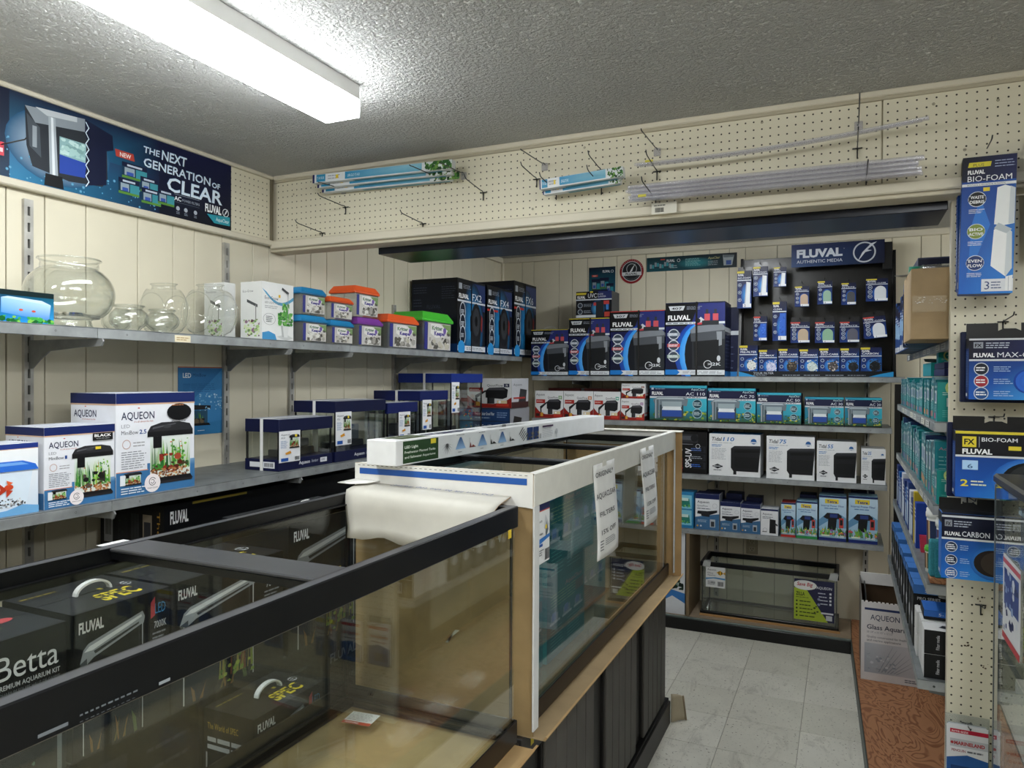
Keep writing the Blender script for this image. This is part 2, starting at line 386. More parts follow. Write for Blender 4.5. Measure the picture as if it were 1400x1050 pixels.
# floor: a concrete bed with single vinyl tiles where the aisle shows them
fl = bx('floor', (XL-.1, YF-.1, -.06), (XR+.1, YB+.1, -.0035), '#8d887b', 'vinyl', kind='structure')
T = .3048; tm = {}
for i in range(-4, 3):
    for j in range(-3, 5):
        x = -.165+i*T; y = 3.086+j*T
        if x > .15 or y > 4.5: continue
        k = random.choice((0, 1, 2)); col = ('#cfccc0', '#cbc8bc', '#c7c4b7')[k]
        if k not in tm: tm[k] = MB().box((.0011, .0011, -.0034), (T-.0011, T-.0011, 0), col, None, .0006).build('floor_tile', 'vinyl', fl, (x, y, 0)).data
        else:
            o = bpy.data.objects.new('floor_tile', tm[k]); COL.objects.link(o); o.parent = fl; o.location = (x, y, 0)
for nm, a, b in (('floor_tile_rest', (XL, YF, -.0034), (-.165-4*T, YB, 0)), ('floor_tile_rest', (-.165-4*T, YF, -.0034), (XR, 3.086-3*T, 0)), ('floor_tile_rest', (-.165+2*T, 3.086-3*T, -.0034), (XR, YB, 0)), ('floor_tile_rest', (-.165-4*T, 3.086+5*T, -.0034), (-.165+2*T, YB, 0))):
    bx(nm, a, b, '#cbc8bc', 'vinyl', fl)
# walls: grooved panelling, each board a piece
wl = bx('wall_left', (XL-.1, YF, 0), (XL-.008, YB, ZC), '#8f8873', kind='structure')
ys = [1.62, 1.815, 1.965, 2.064, 2.203, 2.37, 2.467, 2.635, 2.741, 2.858, 2.995]; wd = [.195, .15, .1, .14, .167, .097, .168, .106, .117, .137]
y = ys[-1]; k = 0
while y+wd[k % 10] < YB-.05: y += wd[k % 10]; ys.append(y); k += 1
ys.append(YB); y = 1.62; k = 9
while y > -.3: y -= wd[k % 10]; ys.insert(0, y); k -= 1
for a, b in zip(ys, ys[1:]): MB().box((0, a+.0017, 0), (.008, b-.0017, 2.385), CREAM, None, .0016).build('wall_board', 'painted', wl, (XL-.008, 0, 0))
MB().box((0, YF, 0), (.008, ys[0], 2.385), CREAM).build('wall_board', 'painted', wl, (XL-.008, 0, 0))
wb = bx('wall_back', (XL-.1, YB+.008, 0), (XR, YB+.1, ZC), '#8f8873', kind='structure')
xs = [-2.3, -2.14, -2.048, -1.855, -1.754, -1.642, -1.53, -1.43, -1.33, -1.228, -1.093, -.98, -.809, -.684]; wd2 = [.1, .19, .11, .14, .1, .17, .12, .15]; k = 0
while xs[-1] < XR-.2: xs.append(xs[-1]+wd2[k % 8]); k += 1
xs.append(XR)
for a, b in zip(xs, xs[1:]): MB().box((a+.0017, 0, 0), (b-.0017, .008, 2.385), CREAM, None, .0016).build('wall_board', 'painted', wb, (0, YB, 0))
bx('wall_right', (XR, YF, 0), (XR+.1, YB+.1, ZC), '#b5ad9a', kind='structure')
bx('wall_front', (XL-.1, YF-.1, 0), (XR+.1, YF, ZC), '#a9a18e', kind='structure')
# crown strip, corner strip of the alcove
bx('trim_1', (XL, YB-.022, 2.362), (XR, YB, ZC), TRIM, kind='structure', ch=.004)
bx('trim_2', (XL, 2.56, 2.362), (XL+.022, YB-.022, ZC), TRIM, kind='structure', ch=.004)
bx('trim_3', (XL, YB-.022, 0), (XL+.022, YB, 2.362), CREAM2, kind='structure', ch=.004)
# pegboard frieze on the left wall
bx('trim_4', (XL, YF, 2.385), (XL+.03, 2.465, ZC), TRIM, kind='structure', ch=.004)
bx('trim_5', (XL, YF, 2.096), (XL+.03, 2.465, 2.12), TRIM, kind='structure', ch=.004)
def peg(name, x0, y0, z0, x1, y1, z1, mt):
    o = bx(name, (0, 0, 0), (x1-x0, y1-y0, z1-z0), '#e2dcc9', mt, kind='structure', ch=.001); o.location = (x0, y0, z0); return o
p1 = peg('trim_6', XL, -.6, 2.121, XL+.016, 2.463, 2.384, 'peg_y')
bx('trim_7', (XL+.017, 2.452, 2.121), (XL+.026, 2.464, 2.384), '#6e6655', kind='structure')
# header beam across the room, pegboard sheets on its face
hb = bx('wall_header', (XL+.001, 2.486, 2.10), (XR, 2.565, ZC), CREAM2, kind='structure')
for nm, x0, x1, yy in (('pegboard_sheet', XL+.03, .094, 2.477), ('pegboard_sheet', .098, 1.32, 2.474), ('pegboard_sheet', 1.323, XR, 2.477)):
    o = MB().box((0, 0, 0), (x1-x0, 2.486-yy, .262), '#e2dcc9', None, .001).build(nm, 'peg_x', hb, (x0, yy, 2.118))
MB().box((XL+.03, 2.458, 2.381), (XR, 2.486, ZC), TRIM, None, .003).build('top_moulding', 'painted', hb)
MB().box((XL+.03, 2.466, 2.372), (XR, 2.486, 2.381), '#b3ab96').build('top_moulding', 'painted', hb)
MB().box((XL+.016, 2.452, 2.084), (XR, 2.486, 2.117), TRIM, None, .004).build('bottom_moulding', 'painted', hb)
MB().box((XL+.001, 2.47, 2.072), (XR, 2.565, 2.100), '#cfc7b1', None, .003).build('bottom_moulding', 'painted', hb)
a = Art(4, .262); rn = random.Random(3)
for x, y in ((.02, .75), (.025, .2), (.3, .12), (.62, .85), (.64, .3), (.645, .12), (.66, .8), (.5, .9), (.35, .88)): a.ring(x, y, .0011, .0004, '#7d7561', 8); a.ell(x, y, .0004, '#5b5444', n=6)
for i in range(3): a.lines(.715, .55-.06*i, .725, .58-.06*i, 1, '#6b6452', .3, 2)
a.build('scuffs_and_screws', hb, (XL+.05, 2.4738, 2.118), (1,0,0), (0,0,1))
# dark valance board hung under the header, over the shelving
v = thing('valance_board', 'long glossy navy canopy board hanging under the pegboard header', 'canopy', (-1.795, 2.5652, 2.0455))
MB().box((0, 0, 0), (2.075, .25, .0264), '#0a101f', None, .002).build('canopy_panel', 'navygloss', v)
MB().box((0, .001, .0266), (2.075, .006, .05), '#0a101f').build('front_lip', 'navygloss', v)
MB().box((0, .225, .0267), (2.075, .25, .06), '#0c1220').build('back_lip', 'navygloss', v)
for x in (.05, 1.0, 1.95): MB().box((x, .008, .0267), (x+.03, .22, .034), '#0c1220').build('hanger_strap', 'navygloss', v)

# ---------------------------------------------------------------- ceiling lights
def lamp(loc, label):
    t = thing('ceiling_light', label, 'light', loc)
    L = 1.24
    mb = MB().box((-.0625, 0, -.045), (.0625, L, 0), '#e8e8e6', None, .002); mb.build('metal_tray', 'painted', t)
    mb = MB(); prof = [(-.0625, -.045), (-.064, -.06), (-.0615, -.096), (.0615, -.096), (.064, -.06), (.0625, -.045)]
    for (xa, za), (xb, zb) in zip(prof, prof[1:]): mb.face([(xa, .004, za), (xa, L-.004, za), (xb, L-.004, zb), (xb, .004, zb)], '#ffffff')
    mb.build('diffuser', 'lamp', t)
    for yy in (0, L-.006): MB().prism([(x, yy, z-.0005) for x, z in prof], (0, .006, 0), '#ffffff').build('end_cap', 'lamp', t)
lamp((-1.387, .555, ZC), 'long white wraparound fluorescent ceiling light above the fishbowls')
lamp((-1.387, -1.6, ZC), 'added unseen ceiling light of the left row, behind the viewer')  # unseen fixture, added for more light from behind
lamp((.40, -.25, ZC), 'added unseen ceiling light over the aisle beside the viewer')  # kept out of frame, added to brighten floor and shelf fronts
lamp((.40, -2.3, ZC), 'added unseen ceiling light over the aisle behind the viewer')  # also out of view, added for overall brightness
lamp((1.5, -.1, ZC), 'added unseen ceiling light over the right aisle')  # added out of view to lift the ceiling and the right side
lamp((-.55, 2.93, ZC), 'added unseen ceiling light in the alcove behind the header')  # hidden by the header, added to brighten the alcove and floor
lamp((1.7, 3.1, ZC), 'added unseen ceiling light behind the right shelving')  # added lamp, out of view behind the shelving

# ---------------------------------------------------------------- steel shelving on the walls
def upright(x, y, z0, z1, label, ax='x', color='#b9b7b0'):
    t = thing('shelf_upright', label, 'upright', (x, y, z0), 0 if ax == 'x' else -PI/2, 'slotted uprights')
    H = z1-z0; w = .014
    MB().box((0, -w, 0), (.013, -.004, H), color).box((0, .004, 0), (.013, w, H), color).box((0, -.004, 0), (.0035, .004, H), '#2a2825').build('channel', 'steel', t)
    mb = MB(); k = 0
    while k*.05+.01 < H: mb.box((.0035, -.0041, k*.05+.028), (.013, .0041, k*.05+.05), color); k += 1
    mb.build('slot_bridges', 'steel', t)
def bracket(x, y, z, L, label, ax='x', h=.075):
    t = thing('shelf_bracket', label, 'bracket', (x, y, z), 0 if ax == 'x' else -PI/2, 'shelf brackets')
    pts = [(0, -.0022, 0), (L, -.0022, 0), (L+.004, -.0022, -.008), (L-.004, -.0022, -.022), (L*.72, -.0022, -.024), (L*.3, -.0022, -.034), (.05, -.0022, -h+.012), (.018, -.0022, -h-.012), (.004, -.0022, -h-.012)]
    MB().prism(pts, (0, .0044, 0), '#8d8f8e').build('bracket_plate', 'steel', t)
def shelf(a, b, z, label, axis='y', wallside=None, col='#9da1a2', nm='metal_shelf'):
    """folded steel shelf: plate with down-turned lips"""
    (x0, y0), (x1, y1) = a, b
    t = thing(nm, label, 'shelf', (x0, y0, z)); w = x1-x0; d = y1-y0
    MB().box((0, 0, -.003), (w, d, 0), '#767b7c', None, .0008).build('shelf_plate', 'steel', t)
    mb = MB(); a2 = Art(d if axis == 'y' else w, .03); L = a2.w; n = int(L/.19)
    if axis == 'y': mb.box((w-.0025, 0, -.031), (w, d, -.0032), col, None, .001); mb.box((w-.014, 0, -.031), (w-.0026, d, -.0285), col)
    elif axis == 'g': mb.box((0, 0, -.031), (.0025, d, -.0032), col, None, .001); mb.box((0, 0, -.031), (w, .0025, -.0032), col)
    else: mb.box((0, 0, -.031), (w, .0025, -.0032), col, None, .001); mb.box((0, .0026, -.031), (w, .014, -.0285), col)
    mb.build('front_lip', 'steel', t)
    if axis != 'g':
        r = random.Random(int(z*1000)+int(y0*10))
        for i in range(n):
            x = (i+.5+r.uniform(-.1, .1))/n; a2.ell(x, .5, .0028/L, '#4b4e4f', n=8); a2.ell(x, .5, .0014/L, '#b9bbba', n=6)
        if axis == 'y': a2.build('lip_screws', t, (w, 0, -.031), (0,1,0), (0,0,1))
        else: a2.build('lip_screws', t, (0, 0, -.031), (1,0,0), (0,0,1))
    return t
ZU, ZL = 1.668, 1.172
ups = [(1.425, 'second'), (2.215, 'third'), (2.6, 'fourth'), (3.43, 'fifth'), (4.18, 'sixth')]
wh = {1.425: 'left of the big fishbowl', 2.215: 'behind the white grow-light box', 2.6: 'behind the orange and blue critter boxes', 3.43: 'behind the green-lidded critter box', 4.18: 'beside the black filter cartons'}
for y, n in ups: upright(XL, y, .12, 2.07 if y < 2.5 else 1.93, 'slotted steel shelf upright on the left wall '+wh[y])
upright(XL, .35, .12, 2.07, 'slotted steel shelf upright at the near end of the left wall')
segs = [(.1, 1.42, 'under the big fishbowl and blue tank box'), (1.42, 2.6, 'under the small fishbowls and grow-light box'), (2.6, 3.43, 'under the orange and green critter boxes'), (3.43, 4.46, 'under the tall black filter cartons')]
for a, b, l in segs: shelf((XL+.001, a+.0006), (-1.965, b-.0006), ZU, 'upper left galvanised shelf board '+l)
segs = [(.1, 1.42, 'under the fish tank kit cartons'), (1.42, 2.6, 'between the white tank cartons and small glass kits'), (2.6, 3.43, 'under the middle glass tank kits'), (3.43, 4.46, 'in the far left corner')]
for a, b, l in segs: shelf((XL+.001, a+.0006), (-1.905, b-.0006), ZL, 'lower left galvanised shelf board '+l)
for y, n in ups+[(.35, 'first')]:
    bracket(XL+.0135, y, ZU-.0315, .335, 'grey steel bracket under the upper left shelf '+wh.get(y, 'at its near end'))
    bracket(XL+.0135, y, ZL-.0315, .385, 'grey steel bracket under the lower left shelf '+wh.get(y, 'at its near end'))
# back wall shelving
zs = [(1.542, -1.90, .295, 'first', 'under the canister filter cartons'), (1.262, -1.90, .235, 'second', 'under the teal filter cartons'), (.948, -1.20, .215, 'third', 'under the white filter cartons'), (.614, -.945, .20, 'fourth', 'under the small internal filter cartons')]
for z, x0, x1, n, l in zs:
    shelf((x0, 4.48), (x1, YB-.001), z, 'back wall galvanised shelf '+l, 'x')
    for bxx in ([-1.62] if x0 < -1.5 else [])+[-.75, .12]: bracket(bxx, YB-.0135, z-.0315, .34, 'grey back-wall bracket '+l+(' at its left' if bxx < -1 else ' near its middle' if bxx < 0 else ' at its right end'), 'y', .06)
for x, l in ((-1.62, 'left'), (-.75, 'middle'), (.12, 'right')): upright(x, YB, .12, 1.75, 'slotted steel upright on the back wall, %s of three' % l, 'y')
# ---------------------------------------------------------------- tanks and their stands in the middle
def ubox(mb, o, a, b, col): mb.box([o[i]+a[i] for i in range(3)], [o[i]+b[i] for i in range(3)], col)
def stand(x0, x1, y0, y1, ztop, doors, label, tagy=None):
    t = thing('aquarium_stand', label, 'stand', ((x0+x1)/2, y0, 0)); w = (x1-x0)/2; L = y1-y0; B = '#2a2826'; B2 = '#45423e'
    def part(n, a, b, col=B, ch=.002, p=None): return MB().box(a, b, col, None, ch).build(n, 'blackwood', p or t)
    part('top_rail', (-w, 0, ztop-.065), (w, L, ztop))
    part('plinth', (-w, 0, 0), (w+.012, L, .10))
    part('plinth_ledge', (w-.02, 0, .10), (w+.004, L, .112), '#0d0c0c')
    part('back_panel', (-w, 0, .10), (-w+.012, L, ztop-.065))
    for yy in (0, L-.014): part('end_panel', (-w+.012, yy, .10), (w-.012, yy+.014, ztop-.065))
    part('inner_panel', (w-.05, .014, .112), (w-.04, L-.014, ztop-.066), '#070707')
    for a, b in doors:
        d = part('door', (w-.030, a-y0, .116), (w-.012, b-y0, ztop-.068), '#161514')
        n = max(3, round((b-a)/.08)); s = (b-a)/n
        for i in range(n): MB().box((w-.013, a-y0+i*s+.002, .114), (w-.003, a-y0+(i+1)*s-.002, ztop-.067), B2, None, .003).build('slat', 'blackwood', d)
    g = [y0]+[q for d in doors for q in d]+[y1]
    for i in range(0, len(g), 2):
        if g[i+1]-g[i] > .03: part('post', (w-.036, g[i]-y0+.012, .112), (w-.018, g[i+1]-y0-.012, ztop-.066), '#050505')
    if tagy:
        a = Art(.02, .022); a.rect(0, 0, 1, 1, '#d8c43a'); a.build('yellow_price_dot', t, (w, tagy-y0, ztop-.04), (0,1,0), (0,0,1))
    return t
stand(-1.20, -.705, .33, 1.595, .652, [(.36, .92), (.96, 1.52)], 'black slatted wooden stand under the near empty glass tank')
stand(-1.20, -.705, 1.61, 3.225, .652, [(1.768, 2.184), (2.306, 2.696), (2.807, 3.178)], 'black slatted wooden stand under the tank in its white carton', 1.665)
def tank(name, label, x0, x1, y0, y1, z0, z1, braces, rimh=.047, both=.055, rimcol='#0d0e11', botcol='#1d1817', inner='#0c0d0f', rimw=.020, bw=.09):
    t = thing(name, label, 'aquarium', ((x0+x1)/2, (y0+y1)/2, z0)); w = (x1-x0)/2; d = (y1-y0)/2; H = z1-z0; g = .006; e = .004
    f = MB()   # top frame: outside skirt with a rounded edge and an inside lip
    f.box((w-e, -d, H-rimh), (w, d, H), rimcol, None, .002).box((-w, -d, H-rimh), (-w+e, d, H), rimcol, None, .002)
    f.box((-w, -d, H-rimh), (w, -d+e, H), rimcol, None, .002).box((-w, d-e, H-rimh), (w, d, H), rimcol, None, .002)
    f.box((w-rimw, -d+e, H-.004), (w-e, d-e, H-.0006), '#45464a').box((-w+e, -d+e, H-.004), (-w+rimw, d-e, H-.0006), '#45464a')  # lips painted paler than the skirt to stand in for reflected light
    f.box((-w+rimw, -d+e, H-.004), (w-rimw, -d+rimw, H-.0006), '#45464a').box((-w+rimw, d-rimw, H-.004), (w-rimw, d-e, H-.0006), '#45464a')
    for s in (1, -1):
        a, b = sorted((s*(w-rimw), s*(w-rimw-.003))); f.box((a, -d+rimw, H-.028), (b, d-rimw, H-.0006), inner)
        a, b = sorted((s*(w-rimw-.003), s*(w-rimw-.014))); f.box((a, -d+rimw, H-.028), (b, d-rimw, H-.025), inner)
    f.box((-w+rimw, d-rimw-.003, H-.028), (w-rimw, d-rimw, H-.0006), inner).box((-w+rimw, -d+rimw, H-.028), (w-rimw, -d+rimw+.003, H-.0006), inner)
    f.build('top_frame', 'rim', t)
    for y in braces:
        y -= (y0+y1)/2
        MB().box((-w+rimw, y-bw/2, H-.008), (w-rimw, y+bw/2, H-.0012), '#3e3f42', None, .002).box((-w+rimw, y-bw/2, H-.020), (w-rimw, y-bw/2+.003, H-.008), inner).box((-w+rimw, y+bw/2-.003, H-.020), (w-rimw, y+bw/2, H-.008), inner).build('cross_brace', 'rim', t)  # brace plate tone lightened like the lips, imitating reflected light
    for n, a, b in (('glass_front', (w-e-g, -d+.011, .012), (w-e-.001, d-.011, H-.005)), ('glass_back', (-w+e+.001, -d+.011, .012), (-w+e+g, d-.011, H-.005)), ('glass_end', (-w+.011, -d+e+.001, .012), (w-.011, -d+e+g, H-.005)), ('glass_end', (-w+.011, d-e-g, .012), (w-.011, d-e-.001, H-.005)), ('glass_bottom', (-w+.011, -d+.011, .012), (w-.011, d-.011, .02))):
        MB().box(a, b, '#ffffff').build(n, 'glass', t)
    s = MB()   # silicone beads
    for sx in (1, -1):
        for sy in (1, -1):
            a, b = sorted((sx*(w-e-g), sx*(w-e-g-.005))); c, q = sorted((sy*(d-e-g), sy*(d-e-g-.005))); s.box((a, c, .02), (b, q, H-.03), '#17150f')
        a, b = sorted((sx*(w-e-g), sx*(w-e-g-.008))); s.box((a, -d+.02, .02), (b, d-.02, .026), '#17150f')
    s.box((-w+.02, d-e-g-.008, .02), (w-.02, d-e-g, .026), '#17150f').box((-w+.02, -d+e+g, .02), (w-.02, -d+e+g+.008, .026), '#17150f')
    s.build('silicone_seam', 'plastic', t)
    b = MB()
    b.box((w-e, -d, 0), (w, d, both), botcol, None, .002).box((-w, -d, 0), (-w+e, d, both), botcol, None, .002).box((-w, -d, 0), (w, -d+e, both), botcol, None, .002).box((-w, d-e, 0), (w, d, both), botcol, None, .002)
    b.box((-w+e, -d+e, 0), (-w+.03, d-e, .010), botcol).box((w-.03, -d+e, 0), (w-e, d-e, .010), botcol)
    b.build('bottom_frame', 'rim', t)
    return t
T1 = tank('glass_aquarium', 'large empty black-rimmed glass tank nearest the viewer', -1.20, -.700, .335, 1.572, .664, 1.226, [.912], rimh=.05, both=.055, bw=.078)
# labels on the near tank
a = Art(.055, .03); a.rect(0, 0, 1, 1, '#d7d9da'); a.build('white_brace_label', T1, (-.2375, -.078, .5608), (.0, 1, 0), (-1, 0, 0))
a = Art(.05, .04); a.rect(0, 0, 1, 1, '#3a3f45').ell(.3, .5, .2, '#8a9096').rect(.55, .2, .95, .4, '#9aa0a6')
a = Art(.075, .06); a.rect(0, 0, 1, 1, '#d9dbd6'); a.lines(.05, .3, .95, .95, 6, '#7c837f', .3, 6); a.rect(0, 0, 1, .22, '#b5543f'); a.text('WARNING', .08, .05, .12, '#f0e9e2', bold=.02, w=.5)
a.build('warning_label', T1, (-.165, .49, .0205), (1, .12, 0), (-.12, 1, 0))
a = Art(.018, .02); a.rect(0, 0, 1, 1, '#e2c53a'); a.build('yellow_price_dot', T1, (.2502, .56, .495), (0,1,0), (0,0,1))
# long printed strip along the skirt foot of the near tank
a = Art(.15, .012); a.rect(0, .35, .2, .65, '#6f7479'); a.lines(.28, .5, .75, .95, 1, '#6b7176', .35, 14); a.lines(.28, .05, .78, .3, 1, '#55595e', .35, 18); a.rect(.9, .3, 1, .6, '#8f959a')
a.build('skirt_print', T1, (.2502, -.51, .514), (0,1,0), (0,0,1))
# kraft board under the near tank with a turned edge
t = thing('cardboard_tray', 'brown corrugated tray sticking out under the near empty tank', 'cardboard', (-.94, .34, .652))
MB().box((-.255, 0, .0), (.285, 1.235, .004), '#b09266', None, .001).build('tray_floor', 'kraft', t)
MB().box((-.245, .02, .0045), (.235, 1.21, .0105), '#bda274').build('tray_liner', 'kraft', t)
MB().hexa([(.279, 0, .004), (.285, 0, .004), (.285, 1.235, .004), (.279, 1.235, .004), (.287, 0, .017), (.292, 0, .016), (.294, 1.235, .015), (.288, 1.235, .016)], '#a5855a').build('tray_lip', 'kraft', t)
# ---- middle tank, still in the open display carton
T2 = tank('glass_aquarium', 'long black-rimmed glass tank standing inside a cut-open white carton', -1.19, -.700, 1.645, 3.205, .664, 1.272, [2.16, 2.68], rimh=.03, both=.05, bw=.03)
C = thing('aquarium_carton', 'cut-open white and brown carton wrapped round the middle tank', 'carton', (-.945, 1.625, .652))
X0, X1, L = -.262, .262, 1.605   # local extents
def cp(n, pts, vec, col, ecol=None, mt='card'): return MB().prism(pts, vec, col, ecol).build(n, mt, C)
MB().box((X0, 0, 0), (X1+.034, L+.02, .004), '#a08a68', None, .001).build('carton_base', 'kraft', C)
MB().hexa([(X1+.028, .0, .004), (X1+.034, .0, .004), (X1+.034, L+.02, .004), (X1+.028, L+.02, .004), (X1+.034, 0, .012), (X1+.039, 0, .011), (X1+.039, L+.02, .011), (X1+.034, L+.02, .012)], '#b49467').build('base_lip', 'kraft', C)
# near end: brown inside, seen through the near tank
rn = random.Random(11); zt = .583
pts = [(X0, 0, .004), (X1, 0, .004), (X1, 0, .60), (X0, 0, .60)]
cp('near_end_wall', pts, (0, .004, 0), '#98805a', '#a5855a', 'kraft')
pts = [(X0, -.0006, .645)]; n = 26
for i in range(n+1): x = X0+(X1-X0)*i/n; pts.append((x, -.0006, .585-.022*i/n+rn.uniform(-.003, .003)))
pts.append((X1, -.0006, .645))
cp('near_collar', [(x, -.005, z) for x, y, z in pts], (0, .0045, 0), '#e4e3de', '#b99562')
a = Art(X1-X0, .08); a.poly([(.03, .68), (.97, .68), (.97, .88), (.03, .88)], '#2c5aa6')
for i in range(34): a.rect(.02+i*.0285, .965, .034+i*.0285, .985, '#77746c')
a.build('blue_stripe_print', C, (X0, -.0052, .562), (1,0,0), (0,0,1))
MB().hexa([(X0, -.004, .640), (X1, -.004, .640), (X1, .030, .640), (X0, .030, .640), (X0+.002, -.0045, .645), (X1, -.0045, .645), (X1, .030, .643), (X0, .030, .643)], '#e0dfd9').build('near_top_flange', 'card', C)
# long front side: collar above, thin corner strips, open middle
MB().box((X1, -.004, .565), (X1+.004, L+.004, .641), '#dcdbd3', None, .0012).build('front_collar', 'card', C)
MB().hexa([(X1-.022, .03, .640), (X1+.004, -.004, .641), (X1+.004, L, .641), (X1-.022, L, .640), (X1-.022, .03, .6435), (X1+.004, -.004, .6445), (X1+.004, L, .6435), (X1-.022, L, .643)], '#e3e2db').build('front_top_flange', 'card', C)
MB().box((X1-.001, -.004, .018), (X1+.004, .028, .565), '#d7d8d8', None, .001).build('near_corner_strip', 'card', C)
MB().box((X1-.001, L-.014, .018), (X1+.004, L+.004, .565), '#d7d8d8', None, .001).build('far_corner_strip', 'card', C)
MB().box((X0-.004, 0, .565), (X0, L, .641), '#dcdbd3', None, .001).build('back_collar', 'card', C)
MB().box((X0, L, .004), (X1+.032, L+.004, .641), '#a98a60', {'F': '#a98a60'}, .001).build('far_end_wall', 'kraft', C)
MB().box((X0, L-.005, .575), (X1, L-.0006, .641), '#d9d8d2', None, .001).build('far_collar', 'card', C)
MB().hexa([(X0+.02, L-.02, .640), (X1+.034, L-.02, .640), (X1+.036, L+.012, .643), (X0, L+.012, .643), (X0+.02, L-.02, .643), (X1+.034, L-.02, .643), (X1+.036, L+.012, .6465), (X0, L+.012, .6465)], '#d4d2c8').build('far_top_flange', 'card', C)
# torn white flap folded over the near tank's rim and a small strip
def sheet(name, parent, rows, mt, col, thick=.0015, back=None):
    mb = MB(); R = len(rows); Cn = len(rows[0]); V = [[Vector(p) for p in r] for r in rows]; N = []
    for i in range(R):
        N.append([((V[i][min(j+1, Cn-1)]-V[i][max(j-1, 0)]).cross(V[min(i+1, R-1)][j]-V[max(i-1, 0)][j])).normalized()*thick for j in range(Cn)])
    mb.v = [tuple(p) for r in V for p in r]+[tuple(V[i][j]-N[i][j]) for i in range(R) for j in range(Cn)]; o = R*Cn
    def add(q, c): mb.f.append(q); mb.c.append([lin(c)]*len(q)); mb.sm.append(True)
    for i in range(R-1):
        for j in range(Cn-1):
            a = i*Cn+j; add([a, a+1, a+1+Cn, a+Cn], col); add([a+o+Cn, a+o+1+Cn, a+o+1, a+o], back or col)
    for j in range(Cn-1): add([j+1, j, j+o, j+1+o], back or col); k = (R-1)*Cn+j; add([k, k+1, k+1+o, k+o], back or col)
    for i in range(R-1): a = i*Cn; add([a, a+Cn, a+Cn+o, a+o], back or col); a += Cn-1; add([a+Cn, a, a+o, a+Cn+o], back or col)
    return mb.build(name, mt, parent)
rows = []
for k, (yy, zz) in enumerate([(-.008, .595), (-.03, .592), (-.056, .588), (-.078, .584), (-.090, .568), (-.096, .545), (-.100, .52), (-.104, .49), (-.109, .462)]):
    r = []
    for j in range(19):
        u = j/18; s_ = max(0, k-3)/5; x = (-.235+.025*s_)+(.44-.04*s_)*u
        dz = -.008*u + s_*(.010*math.sin(u*7)+.03*u*u) + (.004*math.sin(u*23+k) if k == 8 else 0); dy = s_*(.008*math.sin(u*5+.6)-.005*math.exp(-((u-.30-.06*(k-3))/.06)**2)+.003*math.sin(k*2.1+u*3))
        r.append((x, yy+dy, zz+dz))
    rows.append(r)
sheet('torn_white_flap', C, [r[::-1] for r in rows], 'card', '#bfbcb2', .002, '#a8855a')
sheet('torn_edge_strip', C, [[(-.26, -.007, .600), (-.22, -.007, .5995), (-.18, -.007, .599)], [(-.285, -.05, .594), (-.24, -.055, .594), (-.20, -.04, .596)]], 'card', '#dddcd6', .002)
a = Art(.33, .024); a.text('Do not lift by the top frame!', .02, .2, .5, '#3f568c', w=.9, shear=.2); a.build('flap_print', C, (.17, -.012, .5905), (-1, 0, .018), (0, -1, -.14))
MB().prism([(.15, -.0405, .56), (.21, -.0405, .562), (.19, -.0405, .48), (.175, -.0405, .53)], (0, .002, 0), '#dad8d0').build('torn_white_tip', 'card', C)
MB().prism([(.02, -.0035, .20), (.06, -.0035, .235), (.048, -.0035, .235), (.03, -.0035, .213), (.028, -.0035, .20)], (0, .003, 0), '#cfcbbb').build('paper_scrap', 'card', C)
# sticker with a fish on the middle tank's front pane
a = Art(.10, .17); a.rect(0, 0, 1, 1, '#e9ebec').rect(0, .9, 1, 1, '#2f6f8a').rect(0, .8, 1, .9, '#28305f').rect(0, .785, 1, .8, '#c8523f').text('Aqueon', -.02, .62, .05, '#333a46', w=.5).text('Glass', -.02, .5, .045, '#222')
a.text('Aquarium', -.02, .43, .045, '#222', w=.55); a.poly([(.7, .72), (.95, .55), (.8, .45), (.6, .52)], '#c9cdd0').poly([(.7, .45), (.78, .62), (.9, .48), (.74, .36)], '#6b7378').rect(.68, .5, .8, .56, '#e8c832')
a.poly([(0, .28), (1, .36), (1, .41), (.3, .38), (0, .33)], '#3b79c4').rect(.1, .26, .5, .3, '#1f4f9e'); a.lines(.02, .12, .6, .22, 3, '#6c7277'); a.barcode(.66, .03, .98, .2)
a.build('fish_sticker', T2, (.2456, -.755, .392), (0,1,0), (0,0,1))
# sale notices taped to the collar
def notice(name, label, y, dz, w, h, seed, lean):
    t = thing(name, label, 'paper sign', (-.6775, y, 1.27+dz))
    def fm(u, v, d):
        s = 1-v/h; return (.003+d+.014*math.sin(s*2.2)*s+.006*math.sin(u/w*3)*s, u-w/2+lean*s+.01*math.sin(s*4)*s, -h+v)
    sheet('paper_sheet', t, [[fm(w*j/6, h*i/14, 0) for j in range(7)] for i in range(15)], 'card', '#ececea', .0008, '#e2e2e0')
    a = Art(w, h); a.text('ORIGINAL*', .08, .86, .055, '#33353a', w=.82, bold=.012).text('AQUACLEAR', .05, .63, .06, '#33353a', w=.9, bold=.012).text('FILTERS', .14, .44, .05, '#33353a', w=.68, bold=.012).text('15% OFF', .16, .25, .05, '#33353a', w=.66, bold=.012)
    a.lines(.3, .12, .8, .2, 4, '#55585e', .35, 3); a.lines(.1, .08, .24, .2, 4, '#55585e', .35, 2)
    a.build('sign_print', t, (0,0,0), (0,1,0), (0,0,1), fmap=fm)
    MB().box((.0033, -.02, -.012), (.0038, .02, .006), '#e4e2d8').build('tape', 'print', t)
notice('sale_sign', 'white paper sale notice taped to the middle of the white collar', 2.165, 0, .215, .285, 1, .015)
notice('sale_sign', 'white paper sale notice taped near the far end of the white collar', 2.70, .0, .20, .285, 2, .03)
